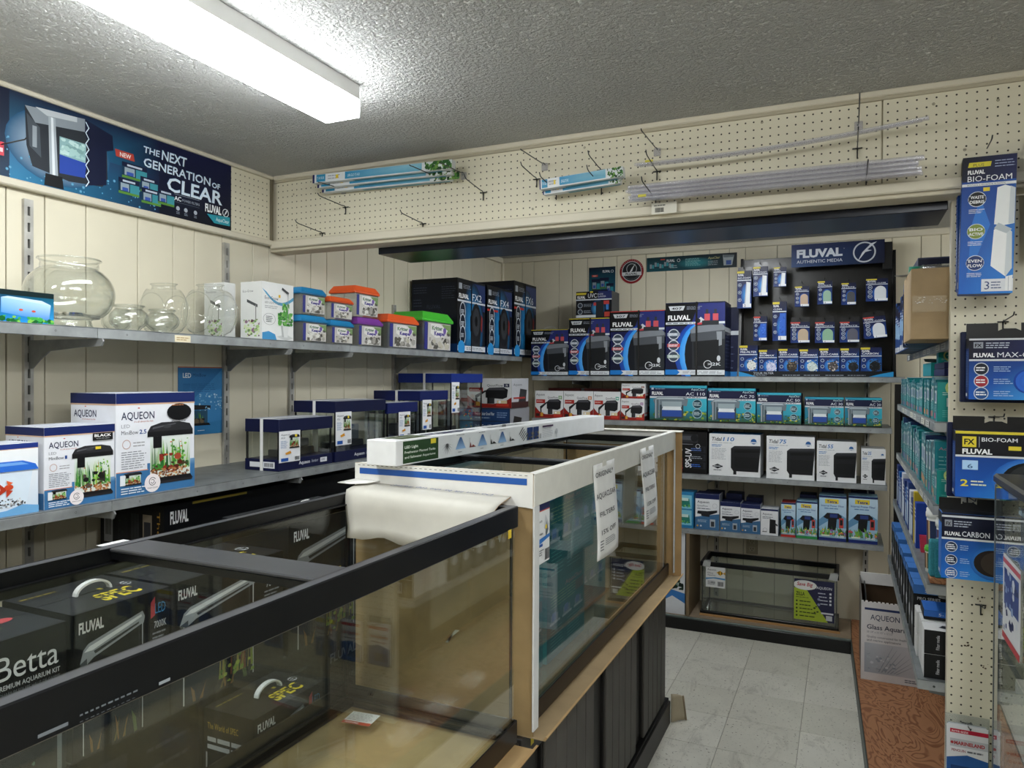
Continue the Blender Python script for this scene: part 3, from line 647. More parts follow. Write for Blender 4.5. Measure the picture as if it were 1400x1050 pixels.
# long white lamp carton lying across the tank
def lampbox():
    L, w, h = 1.50, .095, .066
    def side(a):
        a.rect(.02, .06, .13, .94, '#2f4a2c').text('Freshwater Planted Tanks', .025, .45, .10, '#e8efe4', w=.095, bold=.01).text('and Saltwater Aquariums', .025, .25, .10, '#e8efe4', w=.095, bold=.01).text('LED Light', .025, .65, .11, '#e8efe4', w=.04, bold=.02).rect(.105, .72, .122, .92, '#e6d23c')
        for k in range(9):
            an = PI*(.08+.84*k/8); a.poly([(.16-.0015, .62), (.16+.0015, .62), (.16+.022*math.cos(an), .62-.5*math.sin(an))], '#555')
        for i in range(3):
            x = .205+.085*i; a.poly([(x, .82), (x+.006, .82), (x+.022, .3), (x-.016, .3)], ['#2e4d86', '#2e4d86', '#9cc0e6', '#9cc0e6']); a.lines(x-.012, .9, x+.018, .95, 1, '#777'); a.lines(x-.006, .14, x+.01, .2, 1, '#777')
            a.rect(x+.036, .3, x+.037, .75, '#999').rect(x+.036, .3, x+.062, .315, '#555').poly([(x+.037, .3), (x+.040, .55), (x+.044, .33), (x+.05, .42), (x+.06, .31)], '#2b2b2b' if i else '#8c3a30')
        for k in range(5): a.poly([(.455+k*.005, .55-k*.09), (.475+k*.005, .9-k*.1), (.479+k*.005, .9-k*.1), (.459+k*.005, .55-k*.09)], '#222')
        for x in (.497, .529):
            a.rect(x, .2, x+.029, .86, '#22386e'); a.blobs(x, .2, x+.029, .6, 22, ['#7a5a2e', '#4a3a2a', '#2c4a6a', '#8a7440', '#1a2a50'], .004, 4)
        a.barcode(.562, .2, .572, .45, '#888', 6); a.rect(.578, .76, .64, .86, '#4a3550'); a.lines(.578, .2, .64, .74, 9, '#9a9aa0', .25, 7); a.ell(.66, .45, .007, '#b8babd').rect(.658, .1, .662, .3, '#c4c6c8')
    def top(a): a.rect(.03, .1, .12, .9, '#3d4a2e'); a.text('LED', .16, .3, .4, '#3c3f58', w=.1, bold=.02); a.lines(.13, .35, .34, .75, 2, '#2f2e55', .6, 3); a.poly([(.4, .2), (.47, .8), (.49, .8), (.42, .2)], '#3b3b3b').lines(.36, .3, .55, .7, 2, '#55565a', .5, 4)
    c = Vector((-1.046, 1.575)); d = Vector((.058, 1)).normalized(); ang = math.atan2(d.y, d.x)
    p = c + d*L/2 + Vector((-d.y, d.x))*w/2
    o = carton('lamp_carton', 'long narrow white aquarium-lamp carton lying along the top of the boxed tank', 'carton', (p.x, p.y, 1.2992), ang, L, w, h, {'*': '#e6e7e8', 'T': '#dcdedf', 'L': '#e9eaea'}, {'F': side, 'T': top})
lampbox()
# ---------------------------------------------------------------- printed pictures shared by the cartons
def fluval(a, x, y, h, w, c='#f4f4f4'): a.text('FLUVAL', x, y, h, c, w=w, bold=.035)
def badge(a, x, y, r, c='#d9dde2', inner='#2b3440', ry=None):
    a.ell(x, y, r, c); a.ell(x, y, r*.86, inner); a.lines(x-r*.6, y-r*.62*a.W()/a.H(), x+r*.6, y+r*.62*a.W()/a.H(), 3, c, .5, 2)
def tankpic(a, gravel='#8a5a32', decor='#8c2f22', seed=1, bow=True):
    """little aquarium with a black hood, plants and gravel; fills the unit square"""
    a.rect(.06, .10, .94, .80, '#dfe6df'); a.rect(.06, .28, .94, .80, ['#b9c9a8', '#c9d6c2', '#e9efec', '#dfe8e6'])
    a.plants(.08, .24, .44, .78, 34, ['#2f7a35', '#4f9a3a', '#1f5c2a', '#7ab648'], seed); a.plants(.46, .24, .92, .74, 26, ['#3f8a34', '#79b544', '#a9c75a', '#2c6b2c'], seed+5); a.blobs(.5, .35, .9, .72, 26, ['#5fa43c', '#8cc250', '#3f8a34'], .035, seed+7); a.blobs(.08, .24, .9, .36, 22, ['#24602a', '#3f8a34', '#4a3a26'], .05, seed+8)
    a.blobs(.25, .2, .8, .5, 12, [decor, '#5a2018', '#a54a32'] if decor != '#33302c' else ['#33302c', '#55504a', '#1e1c1a'], .09, seed+2)
    a.blobs(.2, .45, .85, .75, 5, ['#d65a2e', '#e07a3a'], .025, seed+3, .5)
    a.blobs(.06, .12, .94, .27, 90, [gravel, '#b3794a', '#6d4526', '#d0a070'], .03, seed+4)
    a.poly([(0, .06), (1, .06), (.94, .13), (.06, .13)], '#1c1b1d').poly([(.02, .03), (.98, .03), (1, .07), (0, .07)], '#2c2b2e')
    a.poly([(0, .78), (1, .78), (1, .86), (0, .86)], '#19191b')
    if bow: a.poly([(0, .86), (1, .86), (.93, .96), (.7, 1), (.3, 1), (.07, .95)], '#2a2a2d').poly([(.1, .9), (.6, .96), (.62, .98), (.12, .93)], '#55555a').ell(.42, .93, .09, '#3d3d41', .03)
    a.rect(.12, .6, .3, .78, '#151517')
def aq(a, x, y, h, w, c='#272b4a'): a.text('AQUEON', x, y, h, c, w=w, bold=.01).ell(x+w*.52, y+h*1.45, w*.035, '#c0392b', w*.015); a.text("it's all about the fish", x+w*.38, y-h*.42, h*.22, '#b5573f', w=w*.58)
def minibow_front(num, black=False):
    def f(a):
        a.rect(0, .90, 1, 1, '#16245c').rect(0, .885, 1, .9, '#c9a98f'); aq(a, .06, .745, .075, .40)
        a.text('LED', .06, .665, .035, '#9a9ca4', w=.1); a.text('MiniBow', .06, .60, .04, '#4b4f59', w=.2).text(num, .275, .60, .042, '#2a4a8c', w=.085 if len(num) > 1 else .03, bold=.02); a.ring(.12, .505, .05, .008, '#c7a9a0'); a.lines(.2, .47, .36, .53, 2, '#a9a9ad', .35, 2)
        a.lines(.06, .26, .36, .44, 8, '#7d8087', .3, 4); a.rect(0, .0, 1, .235, '#3e74a6').rect(.37, .235, 1, .30, ['#3e74a6', '#3e74a6', '#7fa6c8', '#3e74a6']); a.rect(0, .235, .38, .243, '#d58a5a')
        t = a.sub(.37, .06, .97, .70 if not black else .74); tankpic(t, seed=3 if not black else 9, decor='#8c2f22' if not black else '#33302c', gravel='#7a4a28' if not black else '#a8602e')
        t = a.sub(.08, .10, .30, .23); tankpic(t, seed=12); a.rect(.04, .11, .10, .21, '#e6ebef'); a.lines(.05, .02, .34, .09, 3, '#e8eef4', .4, 3)
        a.ell(.43, .10, .10, '#f1e9ea'); a.ring(.43, .115, .045, .007, '#3b3440', a0=.5, a1=6.0); a.ring(.43, .115, .024, .006, '#3b3440', a0=3.5, a1=8.6); a.text('SMARTCLEAN', .43, .045, .014, '#5a4a55', w=.13, al='c')
        if black: a.rect(.66, .80, .96, .895, '#17171a').text('BLACK', .81, .845, .035, '#fff', w=.25, al='c', bold=.02).text('WITH LED LIGHT', .81, .815, .015, '#ccc', w=.2, al='c')
        else: a.ell(.78, .80, .165, '#101012', .095); a.text('SEE INSIDE BOX FOR', .78, .925-.04, .018, '#c07a50', w=.2, al='c') if 0 else a.lines(.68, .865, .88, .878, 1, '#c9855a', .6, 4); a.lines(.68, .70, .88, .715, 1, '#7b7b80', .6, 4)
        if black: a.rect(.70, .685, .78, .72, '#e8cf3a')
    return f
def minibow_side(a):
    a.rect(0, .90, 1, 1, '#162252').rect(0, .885, 1, .9, '#c9a98f'); aq(a, .08, .77, .07, .5); a.text('MiniBow', .08, .66, .04, '#62666f', w=.3); a.lines(.08, .3, .6, .6, 9, '#a5a7ad', .25, 4); a.rect(0, 0, 1, .2, '#3e74a6')
def place_left():
    loc, rz, w, d = onL(1.447, 1.728, -1.925, ZL, .20)
    carton('aquarium_kit_box', 'tall white and blue tank carton with a black oval window, beside two shorter cartons', 'box', loc, rz, w, d, .305, {'*': '#e4e6ec', 'T': '#c9cdd6', 'D': '#3e74a6'}, {'F': minibow_front('2.5'), 'L': minibow_side})
    loc, rz, w, d = onL(1.238, 1.443, -1.925, ZL, .165)
    carton('aquarium_kit_box', 'middle-sized white tank carton with a yellow price sticker and the word BLACK', 'box', loc, rz, w, d, .218, {'*': '#e4e6ec', 'T': '#c9cdd6'}, {'F': minibow_front('1', True), 'L': minibow_side})
    def betta(a):
        a.rect(0, .93, 1, 1, '#22357f').rect(0, .92, 1, .93, '#c9a98f'); a.rect(0, 0, 1, .92, ['#dfe8f4', '#cfdff0', '#f2f4f6', '#eef1f5'])
        a.poly([(.15, .12), (.85, .12), (.93, .62), (.08, .62)], '#dbe9f6').blobs(.18, .12, .84, .24, 120, ['#e9e9ea', '#3b3c40', '#b9babd', '#77787c'], .016, 3)
        a.poly([(.28, .16), (.42, .16), (.42, .62), (.26, .62)], '#2b62c8').plants(.3, .2, .45, .6, 10, ['#2f8a45', '#53b057'], 4)
        a.ell(.63, .40, .055, '#cf4a2a', .035).poly([(.58, .40), (.50, .48), (.53, .38), (.49, .28), (.60, .36)], '#b53a22').poly([(.62, .42), (.60, .50), (.68, .46)], '#e0663a').poly([(.60, .37), (.60, .26), (.68, .35)], '#c2452c'); a.poly([(.0, .62), (1, .62), (.96, .70), (.8, .76), (.2, .76), (.04, .70)], '#2f6fd6').poly([(.1, .7), (.88, .7), (.78, .74), (.2, .74)], '#74a9ec')
        a.poly([(.0, 0), (1, 0), (1, .10), (.8, .14), (.6, .08), (.3, .06), (0, .1)], ['#6fa9d8']*7)
    loc, rz, w, d = onL(1.02, 1.222, -1.925, ZL, .12)
    carton('fishbowl_box', 'small white carton with a blue-lidded bowl and red fish, at the left edge', 'box', loc, rz, w, d, .182, {'*': '#e8eaee', 'T': '#d2d6de'}, {'F': betta})
place_left()
# ---------------------------------------------------------------- glass tank kits with navy card bands
def kit(loc, rz, w, d, h, label, lx, lw, lh, col='#1c2c66', name_side=True, bh=None):
    t = thing('tank_kit', label, 'aquarium kit', loc, rz, 'glass tank kits with navy card bands'); b = bh or min(.05, h*.2)
    o = MB().box((-w/2, -d/2, h-b), (w/2, d/2, h-.001), col, {'T': '#aeb2bd', 'D': '#141a38'}, .0015).build('top_band', 'card', t)
    a = Art(w, d); a.lines(.1, .2, .9, .8, 3, '#8d92a0', .3, 4); a.rect(.02, .4, .3, .7, '#c9ccd4'); a.build('top_print', o, (-w/2, -d/2, h-.001), (1,0,0), (0,1,0))
    o = MB().box((-w/2, -d/2, 0), (w/2, d/2, b*.86), '#10153a', None, .0015).build('bottom_band', 'card', t)
    a = Art(w, b*.86); a.text('Aqueon', .35, .38, .32, '#e4e6ec', w=.2, bold=.01).text('Standard', .58, .42, .26, '#c2c6d2', w=.13, shear=.4).rect(.75, .3, .88, .72, '#d9dbe0').lines(.77, .4, .86, .65, 2, '#4a4e5a'); a.build('band_print', o, (-w/2, -d/2, 0), (1,0,0), (0,0,1))
    a = Art(d, b*.86); a.rect(.15, .3, .45, .75, '#dfe1e6').rect(.55, .25, .88, .8, '#dfe1e6').barcode(.58, .35, .85, .7); a.build('band_print', o, (-w/2, d/2, 0), (0,-1,0), (0,0,1))
    z0 = b*.86; z1 = h-b
    for n, p, q in (('glass_pane', (-w/2+.003, -d/2+.003, z0), (w/2-.003, -d/2+.0075, z1)), ('glass_pane', (-w/2+.003, d/2-.0075, z0), (w/2-.003, d/2-.003, z1)), ('glass_pane', (-w/2+.003, -d/2+.008, z0), (-w/2+.0075, d/2-.008, z1)), ('glass_pane', (w/2-.0075, -d/2+.008, z0), (w/2-.003, d/2-.008, z1))):
        MB().box(p, q, '#fff').build(n, 'glass', t)
    mb = MB()
    for sx in (1, -1):
        for sy in (1, -1): a_, b_ = sorted((sx*(w/2-.003), sx*(w/2-.0095))); c_, d_ = sorted((sy*(d/2-.003), sy*(d/2-.0095))); mb.box((a_, c_, z0), (b_, d_, z1), '#0e0e10')
    mb.build('corner_seal', 'plastic', t)
    # contents: a light unit and a filter bag inside
    MB().box((-w*.30, -.02, z0), (w*.38, .03, z0+.03), '#24262b', None, .003).build('packed_lamp', 'plastic', t)
    MB().box((w*.05, -.01, z0+.031), (w*.32, .035, z0+(z1-z0)*.62), '#3d4248', {'F': '#4b5158'}, .004).build('packed_filter', 'plastic', t)
    sx = -w/2-.0016   # strap over the aisle-left end
    mb = MB().box((sx, -.007, -.0), (sx+.0014, .007, h), '#e9e9e6').box((sx, -.007, h-.0002), (-w/2+w+.0014, .007, h+.001), '#e9e9e6').box((w/2+.0002, -.007, 0), (w/2+.0014, .007, h), '#e9e9e6'); mb.build('strap', 'card', t)
    a = Art(lw, lh); a.rect(0, 0, 1, 1, '#e9eaed'); a.text('Aqueon', .08, .86, .06, '#3a3f50', w=.42).text('Kit', .08, .76, .06, '#5a6472', w=.2, shear=.3); a.lines(.06, .45, .4, .7, 7, '#7d97bd', .4, 2); s = a.sub(.45, .42, .95, .88); tankpic(s, seed=int(w*1000), bow=True)
    a.rect(.72, .80, .82, .88, '#e8cf3a').rect(.06, .04, .4, .14, '#2757a8').poly([(.25, .3), (.5, .36), (.55, .28), (.3, .24)], '#d8962e').barcode(.72, .04, .94, .16)
    mb = MB().box((0, 0, 0), (lw, .0012, lh), '#e9eaed').build('hang_label', 'card', t, (lx, -d/2-.0018, z1-lh+.004)); a.build('label_print', mb, (0, 0, 0), (1,0,0), (0,0,1))
    return t
K = [(2.117, 2.432, .168, .196, 'small white-strapped tank kit with a navy lid band, nearest in the row', 0.0, .115, .118, '#0f1539'),
     (2.450, 2.815, .222, .255, 'longer tank kit with a dark navy band, second in the row from the viewer', 0.0, .105, .14, '#0f1539'),
     (2.830, 3.090, .118, .236, 'third tank kit from the viewer, low and narrow with a navy band', .09, .10, .125, '#131f5a'),
     (3.114, 3.395, .28, .288, 'fourth tank kit from the viewer, navy band, label with a tall plant', .02, .085, .15, '#121e58'),
     (3.430, 3.80, .34, .378, 'tallest glass tank kit with a royal blue band, farthest in the row', .0, .085, .165, '#182f80')]
for y0, y1, d, h, lab, lx, lw, lh, col in K:
    loc, rz, w, d = onL(y0, y1, -1.925, ZL, d); kit(loc, rz, w, d, h, lab, -w/2+lx, lw, lh, col, bh=.05 if h < .3 else .052)
# filter box stack at the far end of the lower left shelf
def quiet_front(num, c):
    def f(a):
        a.rect(0, 0, 1, 1, '#dedfe0'); a.text('Aqueon', .04, .82, .09, '#3c4048', w=.3); a.text('QuietFlow', .45, .72, .08, '#333740', w=.36).rect(.83, .70, .95, .82, c).text(num, .89, .73, .06, '#fff', al='c', bold=.02)
        a.rect(.04, .54, .36, .68, '#a9322c').lines(.06, .58, .3, .65, 1, '#e6b8b0'); a.ell(.5, .30, .62, '#a62a22', .22) if 0 else a.poly([(0, 0), (1, 0), (1, .36), (.85, .22), (.6, .13), (.35, .14), (.15, .24), (0, .42)], '#8f241e')
        a.poly([(.42, .34), (.80, .30), (.90, .36), (.92, .62), (.82, .70), (.50, .68), (.42, .58)], '#1f1f22').poly([(.46, .6), (.86, .6), (.82, .68), (.5, .67)], '#4b4b50').poly([(.18, .42), (.42, .60), (.42, .54), (.23, .34), (.24, .12), (.2, .12)], '#28282b').rect(.5, .14, .62, .34, '#34363a').rect(.46, .5, .5, .14, '#1c1c1f')
        a.rect(.2, .06, .29, .2, '#d39a3a').rect(.04, .06, .16, .16, '#2e2320').rect(.66, .05, .94, .14, '#c23a2c').rect(.68, .15, .9, .25, '#e3d0a4').ell(.74, .2, .03, '#fff')
    return f
def quiet_side(a): a.rect(0, 0, 1, 1, '#b9bbc0').rect(0, 0, 1, .2, '#3a1b1a').text('Aqueon', .1, .75, .08, '#3c4048', w=.5).poly([(.4, .2), (.85, .2), (.9, .6), (.5, .65)], '#26262a').rect(.1, .3, .8, .36, '#a62a22')
def stack():
    d = .20
    loc = (-2.045, 4.06+.11, ZL)
    def blue(a):
        a.rect(0, 0, 1, 1, '#283a55')
        for k in range(2):
            y = .05+.47*k; a.rect(.02, y, .98, y+.42, '#23406e').rect(.02, y, .28, y+.42, ['#1d6f9a', '#2f6aa0', '#2c86b4', '#1b5f8a']).blobs(.04, y+.03, .26, y+.4, 12, ['#3fc0d0', '#e6d24a', '#1c8aa8', '#d0582e'], .02, k+1); a.text('Premium Under Gravel Filter' if k else 'Under Gravel Filter', .32, y+.2, .12, '#dce4ee', w=.38, bold=.01).lines(.32, y+.06, .7, y+.14, 1, '#8fa4bd').lines(.75, y+.1, .95, y+.34, 3, '#7f9ac0')
    carton('filter_box', 'pair-printed navy gravel filter carton under the red and white one, far left corner', 'box', (-2.07, 4.26, ZL), 0, .36, .30, .165, {'*': '#9a9da3'}, {'F': blue, 'R': lambda a: (a.rect(0, 0, 1, 1, '#8f9298'), a.poly([(.1, .2), (.5, .1), (.6, .6), (.2, .7)], '#222'))})
    carton('filter_box', 'largest red and white power filter carton, on top of a stack in the left corner', 'box', (-2.035, 4.24, ZL+.1665), 0, .31, .26, .185, {'*': '#4a1d1c', 'T': '#3b1a1a'}, {'F': quiet_front('75', '#2f3550'), 'R': quiet_side})
stack()
# ---------------------------------------------------------------- upper left shelf
def bowl(loc, R, h, rim, label, ped=True, drum=False, foot=.5):
    t = thing('fish_bowl', label, 'fish bowl', loc)
    if drum:   # round drum bowl with flat faces, wide axis sideways
        prof = []; mb = MB(); n = 40
        base = len(mb.v); W_ = R*.62
        # body: a disc lying on its edge: sweep of circles scaled to rim
        N = 16; rings = []
        for i in range(N+1):
            f = i/N; z = h*.9*f; rr = R*math.sin(math.acos(max(-1, min(1, 1-2*f*.93)))) if i else R*.42; rr = max(rr, R*.42 if f < .5 else rim*.9); rings.append((rr, z))
        for rr, z in rings:
            for k in range(n):
                an = 2*PI*k/n; ex = 3.2; c_, s_ = math.cos(an), math.sin(an); q = (abs(c_)**ex+abs(s_*1.0)**ex)**(-1/ex); mb.v.append((min(rr, 1e9)*c_*q, min(rr, W_)*s_*q, z))
        for i in range(N):
            for k in range(n): a_ = i*n+k; b_ = i*n+(k+1) % n; mb.f.append([a_, b_, b_+n, a_+n]); mb.c.append([lin('#fff')]*4); mb.sm.append(True)
        mb.f.append(list(range(n))[::-1]); mb.c.append([lin('#fff')]*n); mb.sm.append(False)
        mb.build('bowl_body', 'bowlglass', t)
        MB().lathe([(rim*.9, h*.9), (rim*.84, h*.94), (rim*.9, h*.975), (rim, h*.985), (rim*1.01, h), (rim*.94, h), (rim*.88, h*.98)], '#fff', 40, sy=W_/R*1.15).build('rim', 'bowlglass', t)
        for s in (1, -1):
            pts = [(R*.78*math.cos(2*PI*k/28), s*W_*.985, h*.46+R*.78*math.sin(2*PI*k/28)*.95) for k in range(29)]; MB().tube(pts, .0016, '#fff', 6, False).build('face_edge', 'bowlglass', t)
        return
    prof = [(0, .002), (R*foot, .002), (R*foot*1.03, .006)]
    if ped: prof += [(R*foot*.98, h*.06), (R*foot*.93, h*.12), (R*.62, h*.20)]
    for i in range(1, 17):
        an = -1.05+i/16*2.0; prof.append((R*math.cos(an)**.8 if abs(an) < 1.4 else R*.3, h*.50+h*.36*math.sin(an)/math.sin(1.0)))
    prof += [(rim*.94, h*.90), (rim*.92, h*.94), (rim*.97, h*.975), (rim, h*.985), (rim*1.01, h*.995), (rim*.97, h)]
    MB().lathe(prof, '#fff', 44).build('bowl_body', 'bowlglass', t)
    inn = [(max(r-.004, 0), z+.004) for r, z in prof[1:-6]]; MB().lathe(inn, '#fff', 44).build('inner_wall', 'bowlglass', t)
    MB().tube([(rim*math.cos(2*PI*k/40), rim*math.sin(2*PI*k/40), h-.003) for k in range(41)], .0028, '#fff', 6, False).build('rim', 'bowlglass', t)
    if ped: MB().tube([(R*foot*math.cos(2*PI*k/40), R*foot*math.sin(2*PI*k/40), .004) for k in range(41)], .003, '#fff', 6, False).build('foot_ring', 'bowlglass', t)
bowl((-2.115, 1.438, ZU), .121, .21, .083, 'large clear glass fishbowl with a wide rolled rim beside the blue net-breeder box')
bowl((-2.07, 1.60, ZU), .059, .085, .045, 'small round glass fishbowl just right of the large fishbowl', ped=False, foot=.55)
bowl((-2.20, 1.655, ZU), .045, .080, .04, 'tiny glass fishbowl behind the small round bowls', ped=False, foot=.55)
bowl((-2.035, 1.695, ZU), .053, .078, .04, 'second small round glass fishbowl, in front of the drum-shaped bowls', ped=False, foot=.55)
bowl((-2.17, 1.815, ZU), .085, .182, .053, 'drum-shaped glass fishbowl farther left, behind the small round bowls', drum=True)
bowl((-2.09, 1.945, ZU), .098, .190, .056, 'drum-shaped glass fishbowl standing right before the grow-light box', drum=True)
def marina(a):
    a.rect(0, 0, 1, 1, ['#0d6fc0', '#2a8fd0', '#06403f', '#062c33']); a.rect(0, .84, 1, 1, '#0a1f22').text('MARINA', .14, .82, .12, '#f0f2f2', w=.34, bold=.01); a.text('BREEDER', .02, .32, .24, '#e8e6a8', w=.38, bold=.0)
    a.poly([(.5, .28), (.95, .10), (.97, .62), (.5, .75)], ['#4f8fd0', '#3f7fc4', '#a9c9ea', '#8fb9e4']).poly([(.5, .75), (.97, .62), (.88, .74), (.56, .8)], '#b9d2ea'); a.blobs(.4, .0, 1, .2, 40, ['#1d7a34', '#3fa04a', '#0f5a26', '#7ab84a'], .03, 5).ell(.68, .4, .02, '#d2553a', .01).ell(.8, .38, .02, '#c04a3a', .01)
loc, rz, w, d = onL(1.02, 1.295, -1.972, ZU, .07); carton('breeder_box', 'dark teal and blue fish breeder carton cut off by the left edge', 'box', loc, rz, w, d, .083, {'*': '#0a2a2c', 'R': '#0a5aa8'}, {'F': marina})
def eco(a):
    a.rect(0, 0, 1, 1, '#e6e7e6'); pts = [(0, .98)]
    for k in range(9): pts.append((k/8, .88-.2*math.sin(k/8*3.0)-.12*k/8))
    for k in range(8, -1, -1): pts.append((k/8, .92-.2*math.sin(k/8*3.0)-.10*k/8))
    for i in range(1, 9): a.poly([pts[i], pts[i+1], pts[18-i-1], pts[18-i]], '#5aa0c4')
    a.text('Eco-Grow', .08, .70, .06, '#5a5d60', w=.42).text('LED LIGHT PANEL', .08, .63, .035, '#7a7d80', w=.5).lines(.08, .54, .5, .6, 2, '#a0a3a6', .35, 3); a.ring(.22, .36, .19, .008, '#6a6d70', ry=.13); a.lines(.12, .30, .32, .42, 4, '#55585b', .4, 3)
    a.poly([(0, 0), (.45, 0), (.4, .10), (.2, .15), (0, .12)], '#3f8fc4').poly([(.45, .06), (.75, .0), (.98, .05), (.75, .12)], '#c9cbca'); a.poly([(.62, .06), (.80, .06), (.84, .26), (.58, .26)], '#dcdedd').poly([(.62, .06), (.68, .06), (.64, .26), (.58, .26)], '#b2b5b4')
    a.blobs(.48, .26, .98, .5, 60, ['#3f8a35', '#5aa548', '#2c6b2a', '#7cba5e'], .055, 7, .7).blobs(.62, .4, .85, .66, 22, ['#3f8a35', '#5aa548', '#8cc46a'], .045, 8, 1.2); a.poly([(.6, .9), (.82, .82), (.84, .86), (.62, .94)], '#3b3e41').rect(.80, .3, .815, .85, '#9a9da0').rect(.5, .75, .56, .8, '#e6b83a')
def eco_side(a): a.rect(0, 0, 1, 1, '#d2d3d1').text('Eco-Grow', .1, .82, .04, '#5a5d60', w=.5).poly([(.3, .65), (.8, .55), (.8, .6), (.3, .7)], '#44474a').rect(.7, .3, .74, .6, '#777').blobs(.15, .05, .9, .35, 50, ['#9ab87a', '#c9d6a8', '#5a3c4a', '#6d8a5a', '#8a6a80'], .08, 3)
loc, rz, w, d = onL(2.092, 2.262, -1.985, ZU, .105); carton('grow_light_box', 'white grow-light carton with a potted green plant picture', 'box', loc, rz, w, d, .218, {'*': '#e2e3e2', 'B': '#d8d9d8'}, {'F': eco, 'L': eco_side})
loc, rz, w, d = onL(2.03, 2.086, -2.11, ZU, .10); carton('grow_light_box', 'plain-edged white carton seen through the glass bowl, behind the grow-light carton', 'box', loc, rz, w, d, .212, {'*': '#cdcecc'}, {'L': eco_side})
def keeper(y0, y1, xf, z, h, d, lid, label, front='#e2e1de'):
    loc, rz, w, d = onL(y0, y1, xf, z, d); w -= .008
    t = thing('critter_keeper', label, 'pet box', loc, rz, 'clear critter boxes with bright lids'); hl = h*.74; i = .92
    P = lambda s, z_: [(-w/2*s, -d/2*s, z_), (w/2*s, -d/2*s, z_), (w/2*s, d/2*s, z_), (-w/2*s, d/2*s, z_)]
    mb = MB(); a_, b_ = P(i-.04, .001), P(i, hl)
    for q in ((0,1,5,4), (1,2,6,5), (2,3,7,6), (3,0,4,7)): mb.face([(a_+b_)[k] for k in q], '#fff')
    mb.face(a_[::-1], '#fff'); mb.build('clear_tub', 'clearplastic', t)
    mb = MB(); s_ = i+.005
    mb.box((-w/2*s_, -d/2*s_, hl-.004), (w/2*s_, d/2*s_, hl), '#bcbfc0', None, .001); mb.build('tub_rim', 'clearplastic', t)
    mb = MB().box((-w/2, -d/2, hl), (w/2, d/2, hl+h*.07), lid, None, .003); a_, b_ = P(.985, hl+h*.07), P(.80, h*.985); mb.hexa(a_+b_, lid); mb.build('lid', 'plastic', t)
    dk = tuple(x*.62 for x in (int(lid[1:3], 16)/255, int(lid[3:5], 16)/255, int(lid[5:7], 16)/255))
    a = Art(w*.78, d*.78); a.rect(.0, .0, 1, 1, dk)
    for k in range(9): a.rect(.03+k*.108, .06, .10+k*.108, .94, lid)
    a.build('lid_grille', t, (-w*.39, -d*.39, h*.985), (1,0,0), (0,1,0), mt='plastic')
    # folded card sleeve with photo print
    o = MB().hexa([(-w*.30, -d/2*(i-.02)-.0014, .008), (w*.43, -d/2*(i-.02)-.0014, .008), (w*.43, -d/2*(i-.02)+.0, .008), (-w*.30, -d/2*(i-.02), .008), (-w*.30, -d/2*i-.0016, hl-.006), (w*.43, -d/2*i-.0016, hl-.006), (w*.43, -d/2*i, hl-.006), (-w*.30, -d/2*i, hl-.006)], front).build('card_label', 'card', t)
    lw = w*.73; lh = hl-.014; a = Art(lw, lh); a.rect(0, 0, 1, 1, '#cfccc6').blobs(.05, .02, .95, .45, 26, ['#a9a59c', '#e6e4de', '#8a8780', '#c4bfae', '#5d5a52'], .10, int(y0*50)).poly([(.6, .98), (1, .98), (1, .55), (.85, .6)], '#7d9a62').blobs(.6, .3, .97, .66, 10, ['#33302c', '#5a5650', '#201e1c'], .045, 4).poly([(.12, .95), (.5, .98), (.86, .76), (.72, .50), (.34, .44), (.10, .6)], '#eceae6')
    a.text('Kritter', .16, .74, .15, '#3b2f8a', w=.46, bold=.04).text('Keeper', .26, .54, .16, '#3b2f8a', w=.5, bold=.04).text('Kritter', .17, .745, .145, '#7fae3a', w=.44).ell(.72, .74, .07, '#7a5fae'); a.text('SMALL' if h < .15 else 'LARGE', .35, .06, .05, '#3a3a3a', w=.2)
    k0 = -d/2*(i-.02)-.0016; sl = (-d/2*i-.0018-k0)/lh
    a.build('label_print', o, (0,0,0), (1,0,0), (0,0,1), fmap=lambda u, v, dd: (-w*.30+u, k0+sl*v-dd, .008+v))
    mb = MB().hexa([(-w*.40, -d/2*(i-.02)-.0014, .008), (-w*.31, -d/2*(i-.02)-.0014, .008), (-w*.31, -d/2*(i-.02), .008), (-w*.40, -d/2*(i-.02), .008), (-w*.40, -d/2*i-.0016, hl-.006), (-w*.31, -d/2*i-.0016, hl-.006), (-w*.31, -d/2*i, hl-.006), (-w*.40, -d/2*i, hl-.006)], '#373a86'); mb.build('blue_label_strip', 'card', t)
    return t
Bc, Oc, Gc, Pc = '#2385bd', '#f0622c', '#4cc63a', '#8240a0'
keeper(2.305, 2.482, -1.985, ZU, .113, .12, Bc, 'blue-lidded critter box, bottom left of the pile beside the grow-light carton')
keeper(2.310, 2.478, -1.99, ZU+.114, .112, .12, Bc, 'blue-lidded critter box stacked on top, beside the grow-light carton')
keeper(2.275, 2.44, -2.13, ZU+.114, .105, .12, Bc, 'blue-lidded critter box at the back, behind the other stacked blue one'); keeper(2.275, 2.44, -2.13, ZU, .113, .12, '#1f74a8', 'blue-lidded critter box at the back on the shelf, mostly hidden')
keeper(2.489, 2.662, -1.985, ZU, .106, .12, Bc, 'lowest blue-lidded critter box under the small orange-lidded one')
keeper(2.489, 2.665, -1.99, ZU+.107, .100, .12, Oc, 'small orange-lidded critter box stacked on a blue-lidded one')
keeper(2.675, 2.885, -1.985, ZU, .133, .15, Pc, 'purple-lidded critter box on the shelf')
keeper(2.672, 2.872, -1.995, ZU+.134, .142, .15, Oc, 'orange-lidded critter box on top of the purple-lidded one')
keeper(2.905, 3.195, -1.98, ZU, .168, .17, Oc, 'wide orange-lidded critter box on the shelf beside the green-lidded one')
keeper(3.212, 3.545, -1.975, ZU, .208, .21, Gc, 'green-lidded critter box, the largest of the pile')
